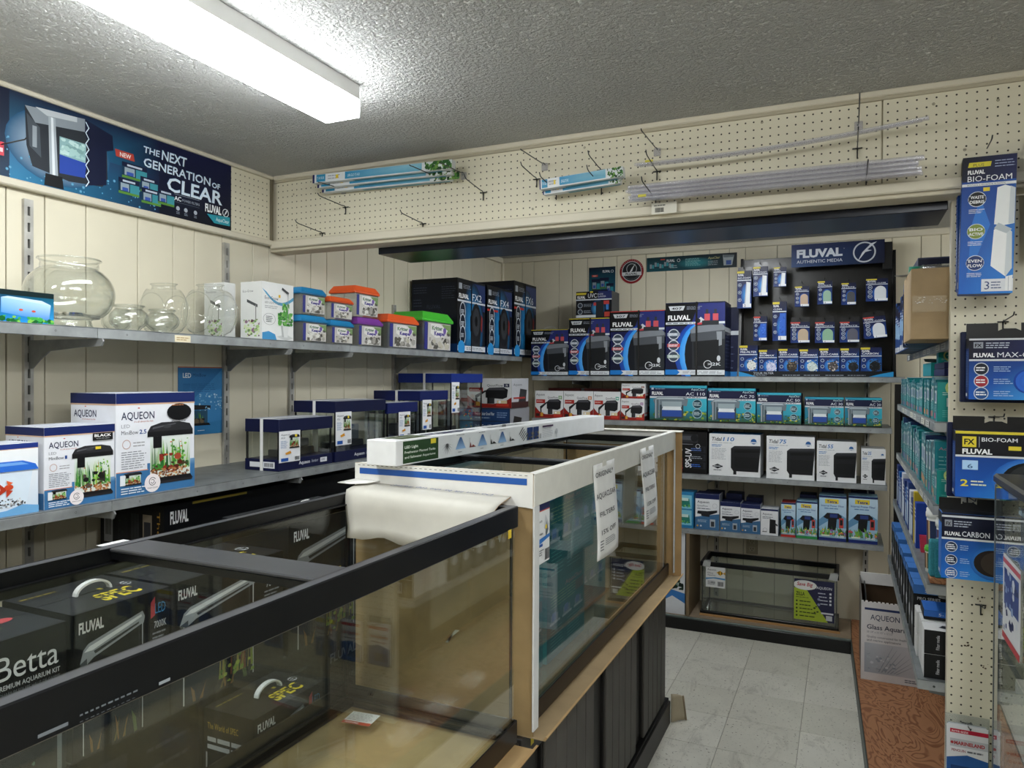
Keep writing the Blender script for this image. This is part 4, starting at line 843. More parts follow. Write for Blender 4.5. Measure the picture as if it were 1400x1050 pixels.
def fx_front(num, red=False):
    def f(a):
        a.rect(0, 0, 1, 1, '#111318').rect(0, .0, 1, .62, ['#0d1018', '#0d1018', '#1466b0', '#0f2038']).poly([(.28, .62), (1, .62), (1, 1), (.45, 1)], '#1e2d5a') if 0 else None
        a.rect(0, 0, 1, 1, '#101216').rect(.5, .60, 1, .97, '#223462'); a.ell(.55, .36, .40, '#2f9ae0', .75, rim='#0c1a30'); a.rect(.05, .86, .16, .94, '#9aa0a8').lines(.2, .87, .5, .93, 3, '#8b9098', .4, 3)
        fluval(a, .05, .74, .06, .34); a.text(num, .52, .73, .10, '#dfe3ea', w=.34, bold=.0); a.rect(0, .69, 1, .715, '#c9ced6'); 
        if red: a.rect(0, .63, .42, .66, '#c0342c')
        for y in (.56, .40, .24): a.ell(.18, y, .10, '#c6ccd4', .16); a.ell(.18, y, .085, '#1b2230', .14); a.lines(.12, y-.03, .24, y+.03, 3, '#c6ccd4', .5, 2)
        a.poly([(.52, .07), (.80, .07), (.84, .34), (.48, .34)], '#26282c'); a.ell(.66, .42, .19, '#1b1c20', .34); a.ell(.66, .44, .13, '#33363b', .24); a.ell(.66, .45, .05, '#0e0f12', .09); a.poly([(.44, .5), (.5, .56), (.5, .32), (.45, .3)], '#17181b').poly([(.84, .56), (.9, .5), (.88, .3), (.83, .34)], '#7d2a28')
        a.rect(0, .03, 1, .10, '#cfd4da').lines(.3, .045, .95, .085, 2, '#6b7078', .4, 5).ell(.13, .07, .12, '#2f8fd0', .12); a.rect(.47, 0, .50, 1, '#070708')
    return f
def fx_side(a):
    a.rect(0, 0, 1, 1, '#12151e').rect(.02, .02, .98, .94, ['#0f1830', '#0d1220', '#121a2c', '#141d34']); a.lines(.04, .80, .35, .90, 3, '#48506a', .25, 5).lines(.66, .72, .97, .90, 6, '#48506a', .22, 4).lines(.04, .62, .25, .74, 3, '#48506a', .25, 3).ring(.5, .45, .22, .003, '#39425c', a0=.3, a1=2.8); a.rect(0, .0, 1, .12, '#123a6e').text('FLUVAL', .34, .6, .05, '#3d4762', w=.3)
for y0, y1, h, d, num, lab in ((3.60, 3.945, .422, .30, 'FX2', 'black canister filter carton nearest the green-lidded critter box'), (3.975, 4.335, .424, .30, 'FX4', 'middle one of the three tall black canister filter cartons'), (4.372, 4.745, .50, .30, 'FX6', 'tallest black canister filter carton, in the corner')):
    loc, rz, w, d = onL(y0, y1, -1.985, ZU, d); carton('canister_filter_box', lab, 'box', loc, rz, w, d, h, {'*': '#14171f', 'T': '#2b2c30'}, {'F': fx_front(num, num != 'FX2'), 'L': fx_side})
# poster of the small tank, banner
def ledposter(a):
    a.rect(0, 0, 1, 1, ['#2f76ad', '#3a86bd', '#2a6ea8', '#3a7cb4']).rect(0, .985, 1, 1, '#b5643c'); a.poly([(0, .3), (1, .97), (1, .2), (0, .1)], '#3c86c0'); a.text('LED', .1, .84, .07, '#e9f1f6', w=.18, bold=.02).text('MiniBow', .32, .855, .05, '#16456f', w=.3); a.lines(.1, .62, .9, .76, 5, '#1d5688', .2, 5)
    t = a.sub(.05, .12, .72, .46); t.rect(.1, .1, .9, .7, '#27506a').plants(.12, .2, .8, .66, 22, ['#3f7a3a', '#2b5a2c', '#6a9a4a'], 3).blobs(.15, .1, .8, .35, 14, ['#4a4238', '#6a5c46', '#2b2622'], .09, 2).poly([(0, .04), (1, .04), (.94, .14), (.06, .14)], '#111214').poly([(0, .72), (1, .74), (1, .9), (.1, .96), (0, .85)], '#16181b')
    a.blobs(.45, .35, .99, .62, 46, ['#9cc8e2', '#bfe0f0', '#6aaad4'], .022, 6).lines(.42, .05, .6, .07, 1, '#dce8f2')
t = thing('tank_poster', 'blue mini-tank poster on the left wall below the upper shelf', 'poster', (XL+.0006, 1.986, 1.30)); MB().box((0, 0, 0), (.0012, .214, .265), '#2c6ca4').build('poster_sheet', 'print', t)
a = Art(.214, .265); ledposter(a); a.build('poster_print', t, (.0012, 0, 0), (0,1,0), (0,0,1))
def banner(a):
    W0 = a.W()/a.H()
    a.rect(0, 0, 1, 1, '#141a38').rect(0, 0, .62, 1, ['#2c86ae', '#12203c', '#151a3a', '#1a2038']).rect(0, 0, .62, .5, ['#2a7ca6', '#12203c', '#16203e', '#3a6a96']).rect(.62, 0, 1, 1, ['#0f1322', '#0d1018', '#171c40', '#14183a']); a.rect(0, 0, .035, 1, ['#1c3650', '#1c3650', '#131830', '#131830']); a.ell(.21, .48, .19, '#cfe0ee', .62*1/W0*W0*.21, rim='#1d5479', n=28)
    rn = random.Random(4)
    for i in range(60): x = rn.uniform(.0, .6)**1.0; y = rn.uniform(.02, .5)*(1-x*.9); a.ell(x, y, rn.uniform(.002, .006), '#7fb4d0', rim='#3d86ae', n=8)
    # the hang-on filter: clear grey body at left, dark part at right, blue sponge inside
    a.poly([(.085, .86), (.30, .93), (.385, .86), (.39, .28), (.37, .17), (.24, .13), (.11, .2), (.09, .42)], '#2d3239').poly([(.085, .86), (.30, .93), (.31, .78), (.12, .70)], '#8e979f').poly([(.12, .88), (.27, .92), (.27, .86), (.16, .82)], '#c3c9ce').poly([(.30, .93), (.41, .84), (.415, .66), (.385, .62), (.385, .2), (.31, .14), (.30, .4), (.315, .6), (.30, .75)], '#141a36')
    a.poly([(.205, .63), (.305, .63), (.30, .22), (.205, .22)], '#8fb6b9').blobs(.207, .43, .30, .62, 34, ['#a9cdca', '#7fa6a6', '#c3dedb'], .013, 2).poly([(.205, .42), (.305, .40), (.30, .22), (.205, .2)], '#2c4aa6'); a.poly([(.165, .82), (.19, .82), (.2, .12), (.17, .12)], '#a8b2ba').poly([(.174, .82), (.182, .82), (.19, .12), (.18, .12)], '#e3e9ee').poly([(.15, .02), (.22, .02), (.215, .16), (.155, .16)], '#14161a').poly([(.09, .78), (.135, .66), (.14, .32), (.10, .42)], '#4a525a').rect(.11, .42, .125, .66, '#949da5')
    for i in range(12): y = .9-.065*i; x = .305+(.008 if i % 2 else -.004); a.poly([(x, y), (x+.004, y), (.305+(-.004 if i % 2 else .008)+.004, y-.065), (.305+(-.004 if i % 2 else .008), y-.065)], '#dcecf8')
    a.poly([(.425, .60), (.505, .60), (.50, .69), (.42, .69)], '#b8443a').text('NEW', .465, .615, .055, '#f4e9e4', w=.048, al='c', bold=.02)
    for dx, dy in ((0, 0), (.001, -.004)):
        c = '#7fa9d0' if dx == 0 else '#d9e8f4'
        a.text('THE', .545+dx, .765+dy, .085, c, w=.075, bold=.01, shear=.1).text('NEXT', .628+dx, .745+dy, .13, c, w=.125, bold=.015, shear=.1).text('GENERATION', .545+dx, .585+dy, .115, c, w=.335, bold=.012, shear=.05).text('OF', .888+dx, .575+dy, .075, c, w=.045, bold=.01).text('CLEAR', .655+dx, .355+dy, .19, c, w=.29, bold=.018, shear=.05)
    for (x, y, w) in ((.45, .36, .11), (.435, .15, .09), (.53, .24, .08), (.535, .10, .09), (.61, .14, .08)):
        b = a.sub(x, y, x+w, y+.2); b.rect(0, 0, 1, 1, '#1b3a52').rect(0, .72, 1, 1, '#171d3a').rect(.55, 0, 1, .7, '#3f8f9c').rect(.1, .2, .5, .68, '#93a3ae').rect(.18, .2, .46, .42, '#3a56a8').rect(0, 0, 1, .15, '#5a8a3a').rect(.2, .78, .8, .9, '#b9c4d2')
    a.rect(.69, .325, .82, .33, '#9aa6b8').text('AC', .69, .245, .06, '#e9edf2', w=.035, bold=.02).text('POWER FILTERS', .73, .25, .035, '#aab4c2', w=.09); a.rect(.69, .22, .82, .225, '#5a6678')
    for x in (.70, .74, .79): a.ell(x+.008, .14, .009, '#aeb6c2').lines(x, .06, x+.018, .1, 2, '#8b95a5')
    a.text('FLUVAL', .85, .205, .11, '#f2f4f6', w=.09, bold=.04).ring(.965, .25, .018, .003, '#e8ecf0').poly([(.955, .2), (.965, .27), (.978, .31), (.97, .25)], '#e8ecf0').poly([(.86, .17), (.99, .20), (.99, .07), (.90, .06)], '#2d96a8').text('AquaClear', .985, .10, .055, '#e4f2f4', w=.075, al='r')
t = thing('filter_banner', 'long navy banner about the next generation of clear, on the left pegboard', 'banner', (XL+.0163, 1.333, 2.119)); MB().box((0, 0, 0), (.0016, .898, .272), '#151a38', None, .0005).build('banner_sheet', 'print', t)
a = Art(.898, .272); banner(a); a.build('banner_print', t, (.0016, 0, 0), (0,1,0), (0,0,1))
# peg hook with a red tag at the left end of the banner
def hook(x, y, z, L, rise, label, ax='y', clear=False, parent=None):
    """single-wire peg hook; T-clip on the board, arm towards the viewer (ax y) or aisle (ax x)"""
    t = thing('peg_hook', label, 'hook', (x, y, z), 0 if ax == 'y' else PI/2, 'peg hooks on the pegboard')
    n = 'clear_base' if clear else 'base_clip'
    if clear: MB().box((-.012, -.006, -.022), (.012, 0, .006), '#ddd', None, .002).build(n, 'tubeplastic', t)
    else: MB().tube([(-.014, -.003, 0), (.014, -.003, 0)], .0022, '#3b3c3e', 6).tube([(0, -.003, .0), (0, -.004, -.03)], .0022, '#3b3c3e', 6).build(n, 'wire', t)
    MB().tube([(0, -.003, 0), (0, -.012, .004), (0, -.03, rise*.15), (0, -L+.02, rise*.6), (0, -L+.008, rise*.75), (0, -L, rise+.004)], .0019, '#46474a', 6).build('wire_arm', 'wire', t)
    return t
h = hook(XL+.018, 1.325, 2.205, .145, .0, 'thin peg hook over the left end of the filter banner', 'x')
t = thing('red_price_tag', 'small red plastic tag at the foot of the hook at the left edge', 'tag', (XL+.045, 1.318, 2.185)); MB().box((0, -.014, -.012), (.003, .014, .028), '#c8203a', None, .001).build('tag_card', 'plastic', t); a = Art(.02, .012); a.rect(0, 0, 1, 1, '#e9c9cf'); a.build('tag_print', t, (.003, -.01, -.002), (0,1,0), (0,0,1))
# cream price tag on the shelf lip
t = thing('price_strip', 'small cream price label on the upper left shelf lip under the small bowls', 'label', (-1.9648, 1.685, ZU-.029)); MB().box((0, 0, 0), (.0008, .062, .022), '#ddd2b6').build('label_card', 'print', t); a = Art(.062, .022); a.lines(.1, .2, .9, .8, 2, '#b09a70', .5, 3); a.build('label_print', t, (.0008, 0, 0), (0,1,0), (0,0,1))
# ---------------------------------------------------------------- back wall shelves: cartons
def can_front(num, strip='#c9cdd2', split=True):
    def f(a):
        a.rect(0, 0, 1, 1, '#0f1116').poly([(.42, .66), (1, .66), (1, .985), (.56, .985)], '#28306e').rect(0, .07, 1, .68, ['#0c1230', '#0a0c14', '#10122a', '#141a50'])
        a.ell(.60, .30, .44, '#3f9ae8', .58, rim='#173a98', n=24).ell(.62, .30, .38, '#9adcff', .54, rim='#2f92ea', n=24).ell(.70, .30, .37, '#10131c', .56, n=24); a.rect(.72, .07, 1, .66, '#0c0e14')
        a.poly([(.05, .955), (.08, .895), (.30, .895), (.33, .955)], '#c9cdd2').text(num, .19, .908, .03, '#14161a', w=.18, al='c', bold=.02).lines(.36, .9, .62, .95, 3, '#8f96a4', .35, 3); fluval(a, .04, .765, .065, .38); a.rect(0, .705, 1, .735, '#ced4da').lines(.03, .71, .7, .728, 1, '#5a6068', .6, 8)
        a.poly([(.45, .60), (.98, .64), (1, .58), (1, .10), (.46, .10)], '#26292e').poly([(.42, .62), (.5, .68), (.96, .70), (1, .66), (1, .50), (.44, .47)], '#4b4f55').poly([(.42, .62), (.5, .68), (.96, .70), (1, .66), (1, .62), (.44, .58)], '#7a7f86').poly([(.86, .60), (.95, .60), (.95, .42), (.88, .40)], '#8b9096').poly([(.48, .46), (.9, .49), (.9, .14), (.5, .14)], '#17191c')
        for x in (.66, .80): a.rect(x, .74, x+.09, .84, '#c2525a').rect(x+.02, .84, x+.065, .90, '#33363b')
        a.poly([(.48, .72), (.60, .80), (.66, .76), (.60, .70)], '#c4c8cc').ell(.55, .75, .045, '#222428', .04).poly([(.5, .69), (.66, .70), (.66, .73), (.5, .715)], '#b8404a').rect(.62, .69, .9, .75, '#2b2e33')
        for y, c in ((.57, '#8f9aa8'), (.42, '#b8474c'), (.27, '#8fa39a')):
            a.ell(.14, y, .095, '#c9d0d8'); a.ell(.14, y, .08, '#3c4654'); a.rect(.03, y-.022, .25, y+.022, c).lines(.05, y-.015, .23, y+.015, 2, '#eef0f3', .5, 2)
        a.ring(.72, .16, .07, .012, '#cfd3d8').text('>2K', .72, .145, .04, '#cfd3d8', w=.22, bold=.02).ell(.9, .24, .03, '#c9cdd2', .05)
        a.rect(0, .02, 1, .085, '#d6dade').poly([(0, .02), (.2, .02), (.25, .053), (.2, .09), (0, .09)], '#1f78c8').lines(.3, .035, .95, .07, 2, '#7c838d', .4, 6); a.rect(0, .988, 1, 1, strip)
        if split: a.rect(.515, 0, .545, 1, '#07080a')
    return f
def can_side(a): a.rect(0, 0, 1, 1, '#141b3c').rect(0, .6, 1, .66, '#c9ced4').lines(.1, .1, .9, .55, 9, '#5a6480', .25, 4).rect(0, 0, 1, .07, '#2f7fc4')
for x0, x1, h, num, st, lab in ((-1.914, -1.652, .305, '107', '#d9c83a', 'smallest of the four black canister cartons with red valves, at the left'), (-1.646, -1.371, .372, '207', '#d9c83a', 'second canister carton from the left, with a smaller carton on its top'),
    (-1.365, -1.019, .410, '307', '#c2403a', 'third canister carton from the left, with a red top edge'), (-1.012, -.656, .450, '407', '#1b2240', 'tallest canister carton with a black strap, beside the media rack')):
    loc, rz, w, d = onB(x0, x1, 4.497, 1.542, .26 if x0 < -1.7 else .24); o = carton('canister_filter_box', lab, 'box', loc, rz, w, d, h, {'*': '#12141a', 'T': '#22242a', 'R': '#1a2148'}, {'F': can_front(num, st, x0 > -1.7), 'R': can_side})
    if x0 > -1.7: MB().box((-w*.5+w*.515, -d/2-.0045, 0), (-w*.5+w*.54, -d/2-.0033, h+.002), '#0a0b0d').box((-w*.5+w*.515, -d/2-.0045, h+.001), (-w*.5+w*.54, d/2, h+.0025), '#0a0b0d').build('strap', 'plastic', o)
    else: MB().tube([(-.02+.045*math.cos(t_), -d/2+.06, h+.002+.022*math.sin(t_)) for t_ in [PI*k/10 for k in range(11)]], .0018, '#d9dad8', 6).build('carry_loop', 'plastic', o)
loc, rz, w, d = onB(-.84, -.612, 4.60, 1.542, .2)
loc = (-.724+.008, 4.792, 1.542); carton('canister_filter_box', 'dark blue canister carton tucked behind the tallest one', 'box', loc, 0, .215, .10, .434, {'*': '#141a3a'}, {'F': can_side})
def uvc(a):
    a.rect(0, 0, 1, 1, '#10131b').rect(.62, .66, 1, 1, '#232c5e').poly([(0, .88), (.28, .88), (.30, .96), (0, .96)], '#c9b83a'); fluval(a, .04, .74, .1, .22); a.text('UVC', .34, .76, .17, '#e6e9ee', w=.24).text('IN-LINE', .6, .86, .06, '#d0d4dc', w=.16).text('CLARIFIER', .6, .77, .06, '#d0d4dc', w=.24).rect(0, .67, 1, .71, '#ccd2d8')
    a.ell(.62, .36, .20, '#58b4e8', .22, rim='#122a50'); a.rect(.56, .04, .78, .62, '#25282d').rect(.78, .50, .93, .64, '#b8403f').rect(.50, .46, .57, .58, '#b8403f').rect(.84, .30, .92, .5, '#3a74b8').rect(.8, .04, .95, .22, '#b8453a')
    for y in (.48, .24): a.ell(.12, y, .07, '#aab2bc').ell(.12, y, .055, '#333c48').lines(.22, y-.06, .45, y+.06, 3, '#8c95a2', .4, 3)
    a.rect(0, .02, .56, .12, '#cfd4d9'); a.rect(.4, .95, .48, 1, '#e2cf3a')
loc, rz, w, d = onB(-1.603, -1.362, 4.51, 1.9165, .17); carton('uv_clarifier_box', 'small black clarifier carton standing on top of the second canister carton', 'box', loc, rz, w, d, .172, {'*': '#14161c', 'T': '#2a2c31', 'R': '#33363c'}, {'F': uvc})
# posters on the back wall
def poster(a):
    a.rect(0, 0, 1, 1, ['#1d7f96', '#1d6f86', '#0f1a30', '#10162c']); a.text('FLUVAL', .52, .86, .06, '#e8ecf0', w=.28, bold=.03).ring(.88, .885, .05, .012, '#dfe4e9').rect(.12, .76, .34, .81, '#b8453a').text('NEW', .23, .77, .03, '#f0e0dc', w=.12, al='c')
    for x, y, s_ in ((.1, .42, .36), (.42, .46, .34), (.66, .36, .28), (.12, .2, .3), (.4, .18, .32), (.68, .16, .26)):
        b = a.sub(x, y, x+s_, y+s_*.8); b.rect(0, 0, 1, 1, '#16384a').rect(0, .75, 1, 1, '#141a38').rect(.1, .15, .5, .7, '#8a9aa6').rect(.55, .1, .95, .6, '#2f8f9e').rect(.16, .2, .44, .45, '#3a55a2').rect(0, 0, 1, .12, '#4c7a3a')
t = thing('filter_poster', 'small teal and navy filter poster on the back wall behind the clarifier carton', 'poster', (-1.629, 4.8485, 2.02)); MB().box((0, -.0015, 0), (.19, 0, .275), '#1a5a70').build('poster_sheet', 'print', t); a = Art(.19, .275); poster(a); a.build('poster_print', t, (0, -.0015, 0), (1,0,0), (0,0,1))
t = thing('round_decal', 'round red and silver decal on the back wall above the canister cartons', 'sign', (-1.325, 4.8485, 2.254)); MB().prism([(.083*math.cos(2*PI*k/36), 0, .083*math.sin(2*PI*k/36)) for k in range(36)], (0, -.0015, 0), '#7c2226').build('decal_disc', 'print', t)
a = Art(.166, .166); a.ell(.5, .5, .5, '#8f262b', n=36).ell(.5, .5, .41, '#c9cdd0', n=32).ell(.5, .5, .385, '#23262b', n=32).ring(.5, .6, .22, .025, '#b9bdc2').poly([(.4, .45), (.5, .62), (.66, .82), (.56, .62), (.52, .5)], '#dfe2e5').poly([(.09, .33), (.91, .33), (.91, .47), (.09, .47)], '#d3d6d9').text('FLUVAL', .5, .355, .085, '#181a1e', w=.5, al='c', bold=.03)
for k in range(16): an = PI*(.1+.8*k/15); a.ell(.5+.45*math.cos(an), .5+.45*math.sin(an), .014, '#e0b9ba', n=5); a.ell(.5+.33*math.cos(-an), .5+.33*math.sin(-an), .012, '#9aa0a6', n=5)
a.build('decal_print', t, (-.083, -.0015, -.083), (1,0,0), (0,0,1))
def strip(a):
    a.rect(0, 0, 1, 1, ['#1b5560', '#14242c', '#10151d', '#15303a']).ell(.55, .45, .2, '#2f8f98', .06, rim='#1a4a54')
    for k in range(5): b = a.sub(.03+.055*k, .12+.12*(k % 2), .09+.055*k, .62+.12*(k % 2)); b.rect(0, 0, 1, 1, '#20424c').rect(.1, .2, .5, .8, '#8a9aa2').rect(.55, .2, .95, .7, '#3d9aa6')
    a.rect(.16, .78, .21, .86, '#b8453a'); a.text('FLUVAL', .23, .62, .18, '#e4e8ea', w=.09, bold=.03).ring(.365, .70, .018, .004, '#dfe3e6').lines(.44, .25, .62, .8, 6, '#8fc4c4', .35, 5).lines(.27, .15, .36, .4, 2, '#9fb4b8', .4, 3).text('AquaClear', .69, .66, .16, '#cfc98a', w=.13, shear=.3).lines(.69, .2, .82, .55, 3, '#8f9a9e', .4, 4); a.poly([(.86, .16), (.95, .16), (.97, .85), (.85, .9)], '#a9b3b8').rect(.885, .2, .94, .5, '#3c58a0').poly([(.86, .7), (.96, .7), (.97, .85), (.85, .9)], '#6b757b')
t = thing('header_strip', 'narrow teal-black filter strip poster on the back wall left of the media rack', 'poster', (-1.221, 4.8485, 2.243)); MB().box((0, -.0015, 0), (.585, 0, .094), '#173a44').build('poster_sheet', 'print', t); a = Art(.585, .094); strip(a); a.build('poster_print', t, (0, -.0015, 0), (1,0,0), (0,0,1))
# second shelf: red and white power filter cartons, teal and navy hang-on filter cartons
for x0, x1, z, h, num, c, lab in ((-1.885, -1.684, 1.262, .180, '50', '#6a9a5a', 'red and white filter carton at the left end of the back shelf, green number tag'), (-1.681, -1.479, 1.262, .180, '55', '#c9743a', 'red and white filter carton with an orange number tag, second from left'),
    (-1.476, -1.299, 1.262, .179, '30', '#4aa08a', 'red and white filter carton with a turquoise number tag, third from left'), (-1.294, -1.143, 1.262, .138, '20', '#8a4a8a', 'small red and white filter carton on the shelf with one on its top'), (-1.291, -1.137, 1.4005, .094, '10', '#8a5a4a', 'smallest red and white filter carton, stacked on another')):
    loc, rz, w, d = onB(x0, x1, 4.50, z, .16); carton('power_filter_box', lab, 'box', loc, rz, w, d, h, {'*': '#c9cacd', 'T': '#5a2422'}, {'F': quiet_front(num, c), 'R': quiet_side})
for x0, x1, lab in ((-1.86, -1.62, 'left'), (-1.60, -1.36, 'right')): carton('power_filter_box', 'dark red topped filter carton in the second row behind, %s one' % lab, 'box', ((x0+x1)/2, 4.755, 1.262), 0, x1-x0, .16, .196, {'*': '#b9babd', 'T': '#4a1c1b', 'F': '#5a2422'}, {})
def ac_front(num):
    def f(a):
        a.rect(0, 0, 1, 1, ['#1c6a82', '#2aa0b8', '#49bcd0', '#2a8aa8']).rect(0, 0, 1, .30, ['#2d4a1e', '#3a5c20', '#2f7f96', '#1f7a92']).blobs(.02, .0, 1, .30, 70, ['#4a6a22', '#7d9a2c', '#a9b23a', '#2f4a1c', '#c4bc4a', '#38701f'], .03, len(num)*7+int(num)).rect(0, .70, 1, .93, '#191c3c').poly([(.5, .93), (1, .93), (1, .99), (.44, .99)], '#35a0b4')
        a.rect(.03, .885, .07, .945, '#aab2c0').lines(.1, .89, .3, .92, 1, '#8a92a6', .6, 3); fluval(a, .04, .74, .09, .20); a.text('AquaClear', .97, .87, .06, '#cfe8ec', w=.24, al='r', shear=.1).text('AC '+num, .97, .735, .085, '#e6e9f0', w=.30 if len(num) < 3 else .33, al='r', bold=.0)
        a.rect(0, .65, 1, .70, '#c9ced4').lines(.5, .66, .97, .69, 1, '#4a5060', .6, 6)
        a.poly([(.06, .6), (.14, .68), (.60, .68), (.68, .62), (.66, .44), (.1, .44)], '#6f7c84').poly([(.10, .62), (.16, .66), (.58, .66), (.62, .62)], '#b4bec4').rect(.18, .10, .60, .46, '#39464e').poly([(.22, .40), (.57, .40), (.57, .56), (.22, .56)], '#9aa8ae').rect(.22, .14, .57, .32, '#2f4f9c').poly([(.22, .32), (.57, .32), (.55, .42), (.24, .42)], '#dfe4e6').rect(.09, .08, .16, .6, '#59656c').rect(.10, .08, .12, .6, '#a9b4ba').rect(.165, .1, .18, .62, '#8d999f')
        for y in (.50, .24): a.ell(.84, y, .085, '#8fb4c0').ell(.84, y, .072, '#1f4652').lines(.78, y-.05, .90, y+.05, 3, '#c9dce0', .45, 2)
        a.rect(0, 0, 1, .045, '#1a1c18')
    return f
for x0, x1, h, num, lab in ((-1.108, -.760, .222, '110', 'largest teal and navy hang-on filter carton, left end of the row'), (-.753, -.478, .208, '70', 'second largest teal and navy hang-on filter carton'), (-.471, -.229, .185, '50', 'middle teal and navy hang-on filter carton'), (-.209, -.006, .163, '30', 'teal and navy hang-on filter carton, second smallest'), (0, .186, .163, '20', 'smallest teal and navy hang-on filter carton, right end')):
    loc, rz, w, d = onB(x0, x1, 4.497, 1.262, .17 if x0 > -.5 else .2); carton('power_filter_box', lab, 'box', loc, rz, w, d, h, {'*': '#2a8aa0', 'T': '#1f6f88', 'R': '#1b2a4c'}, {'F': ac_front(num)})
# third shelf
def sps(a):
    a.rect(0, 0, 1, 1, '#101012').rect(.05, .74, .8, .94, '#2b2c30').rect(.1, .80, .75, .90, '#4a4c52').ell(.12, .85, .08, '#17181b').ell(.72, .85, .08, '#17181b').lines(.05, .68, .9, .72, 1, '#6a6c72')
    a.text('SPS-UV', .66, .14, .14, '#e9eaec', w=.46, rot=90, bold=.02).text('AQUATOP', .46, .04, .07, '#c22a3a', w=.34, rot=90, bold=.02).ring(.42, .56, .04, .015, '#d9dadc')
    for k in range(3): a.rect(.70, .12+.19*k, .97, .28+.19*k, '#23262c').rect(.72, .14+.19*k, .92, .26+.19*k, '#14161a').lines(.65, .16+.19*k, .9, .24+.19*k, 2, ('#3d6fd0', '#9aa0a8', '#5a7ac0')[k], .4, 3)
    a.ring(.8, .66, .05, .01, '#cfd1d4')
loc, rz, w, d = onB(-1.03, -.756, 4.50, .948, .2); carton('uv_sterilizer_box', 'black carton with sideways white lettering beside the white filter cartons', 'box', loc, rz, w, d, .255, {'*': '#121214'}, {'F': sps})
def tidal(num):
    def f(a):
        a.rect(0, 0, 1, 1, '#e7e8e9'); a.text('Tidal', .05, .83, .09, '#26292e', w=.20, bold=.015, shear=.15).text(num, .27, .83, .095, '#3a78b8', bold=.02, shear=.15, w=.075*len(num)); a.ell(.87, .84, .055, '#2c5f9c').rect(.8, .80, .94, .83, '#cfd6de').lines(.05, .77, .5, .80, 1, '#b0b3b8')
        a.lines(.05, .68, .26, .75, 2, '#3a78b8', .45, 2).lines(.05, .38, .36, .66, 8, '#9b9ea4', .3, 4)
        a.poly([(.43, .66), (.50, .72), (1, .74), (1, .64), (.96, .12), (.48, .12), (.43, .2)], '#1c1d20').poly([(.43, .66), (.50, .72), (1, .74), (1, .68), (.52, .66)], '#34363a').poly([(.5, .62), (.98, .64), (.98, .58), (.5, .56)], '#0c0d0f').rect(.50, .20, .96, .46, '#151619').rect(.48, .04, .54, .12, '#222327')
        a.poly([(.07, .22), (.17, .28), (.27, .22), (.17, .16)], '#2e3035').rect(.07, .205, .27, .235, '#14161a').lines(.09, .21, .25, .23, 1, '#e7e8e9', .7, 2).lines(.09, .11, .25, .15, 1, '#7a7d83')
    return f
for x0, x1, h, num, lab in ((-.743, -.449, .250, '110', 'biggest white carton with a black hang-on filter, next to the black carton'), (-.415, -.155, .248, '75', 'second widest white carton picturing a black hang-on filter'), (-.143, .061, .229, '55', 'third widest white carton picturing a black hang-on filter'), (.085, .225, .195, '35', 'smallest white carton with a black filter, against the right shelving')):
    loc, rz, w, d = onB(x0, min(x1, .206), 4.497, .948, .19); carton('power_filter_box', lab, 'box', loc, rz, w, d, h, {'*': '#dcdee0', 'T': '#2f7fb4' if num == '110' else '#c9cbcd', 'L': '#3a3c40' if num == '35' else '#dcdee0'}, {'F': tidal(num)})
# fourth shelf
def internal(big):
    def f(a):
        a.rect(0, 0, 1, 1, '#e2e4e8').rect(0, .86, 1, 1, '#1c2550').rect(0, 0, 1, .34, '#3f6a92').poly([(0, .34), (1, .46), (1, .34)], '#3f6a92'); a.text('Aqueon', .08, .74, .07, '#2c3046', w=.5, bold=.01).text('QuietFlow', .08, .64, .05, '#50556a', w=.45).lines(.08, .56, .7, .61, 1, '#6a6e7c').ring(.82, .68, .1, .01, '#a9acb6')
        a.poly([(.08, .44), (.55, .40), (.92, .50), (.92, .56), (.5, .52), (.1, .52)], '#1d1e22').poly([(.25, .38), (.6, .36), (.6, .50), (.25, .50)], '#2a2b30').rect(.62, .08, .84, .3, '#aeb6bc').rect(.66, .1, .8, .24, '#33363b').lines(.1, .2, .5, .28, 3, '#b9cbdb', .35, 3).ell(.1, .1, .04, '#d9a23a').ell(.24, .1, .04, '#cfd6dc')
    return f
def int4(a): a.rect(0, 0, 1, 1, '#e4e5e7').rect(0, .93, 1, 1, '#1c2550').text('Aqueon', .1, .77, .08, '#2c3046', w=.55).lines(.1, .62, .7, .72, 2, '#7a7e88').poly([(.5, .08), (.88, .08), (.86, .6), (.52, .62)], '#1b1c20').ring(.25, .2, .12, .015, '#8c9098').lines(.1, .1, .4, .16, 1, '#222').poly([(.8, .5), (.98, .42), (.98, .36), (.8, .42)], '#2a2b2f')
def tealbox(a):
    a.rect(0, 0, 1, 1, '#2f7fb0')
    for k in (0, 1): a.rect(.12, .08+.46*k, .9, .5+.42*k, '#7cc0d4').poly([(.2, .14+.46*k), (.82, .14+.46*k), (.75, .36+.46*k), (.26, .36+.46*k)], '#2b7a6a').rect(.3, .3+.46*k, .7, .38+.46*k, '#c9e0d8').blobs(.2, .12+.46*k, .8, .2+.46*k, 10, ['#3a9a4a', '#8fc46a'], .06, k)
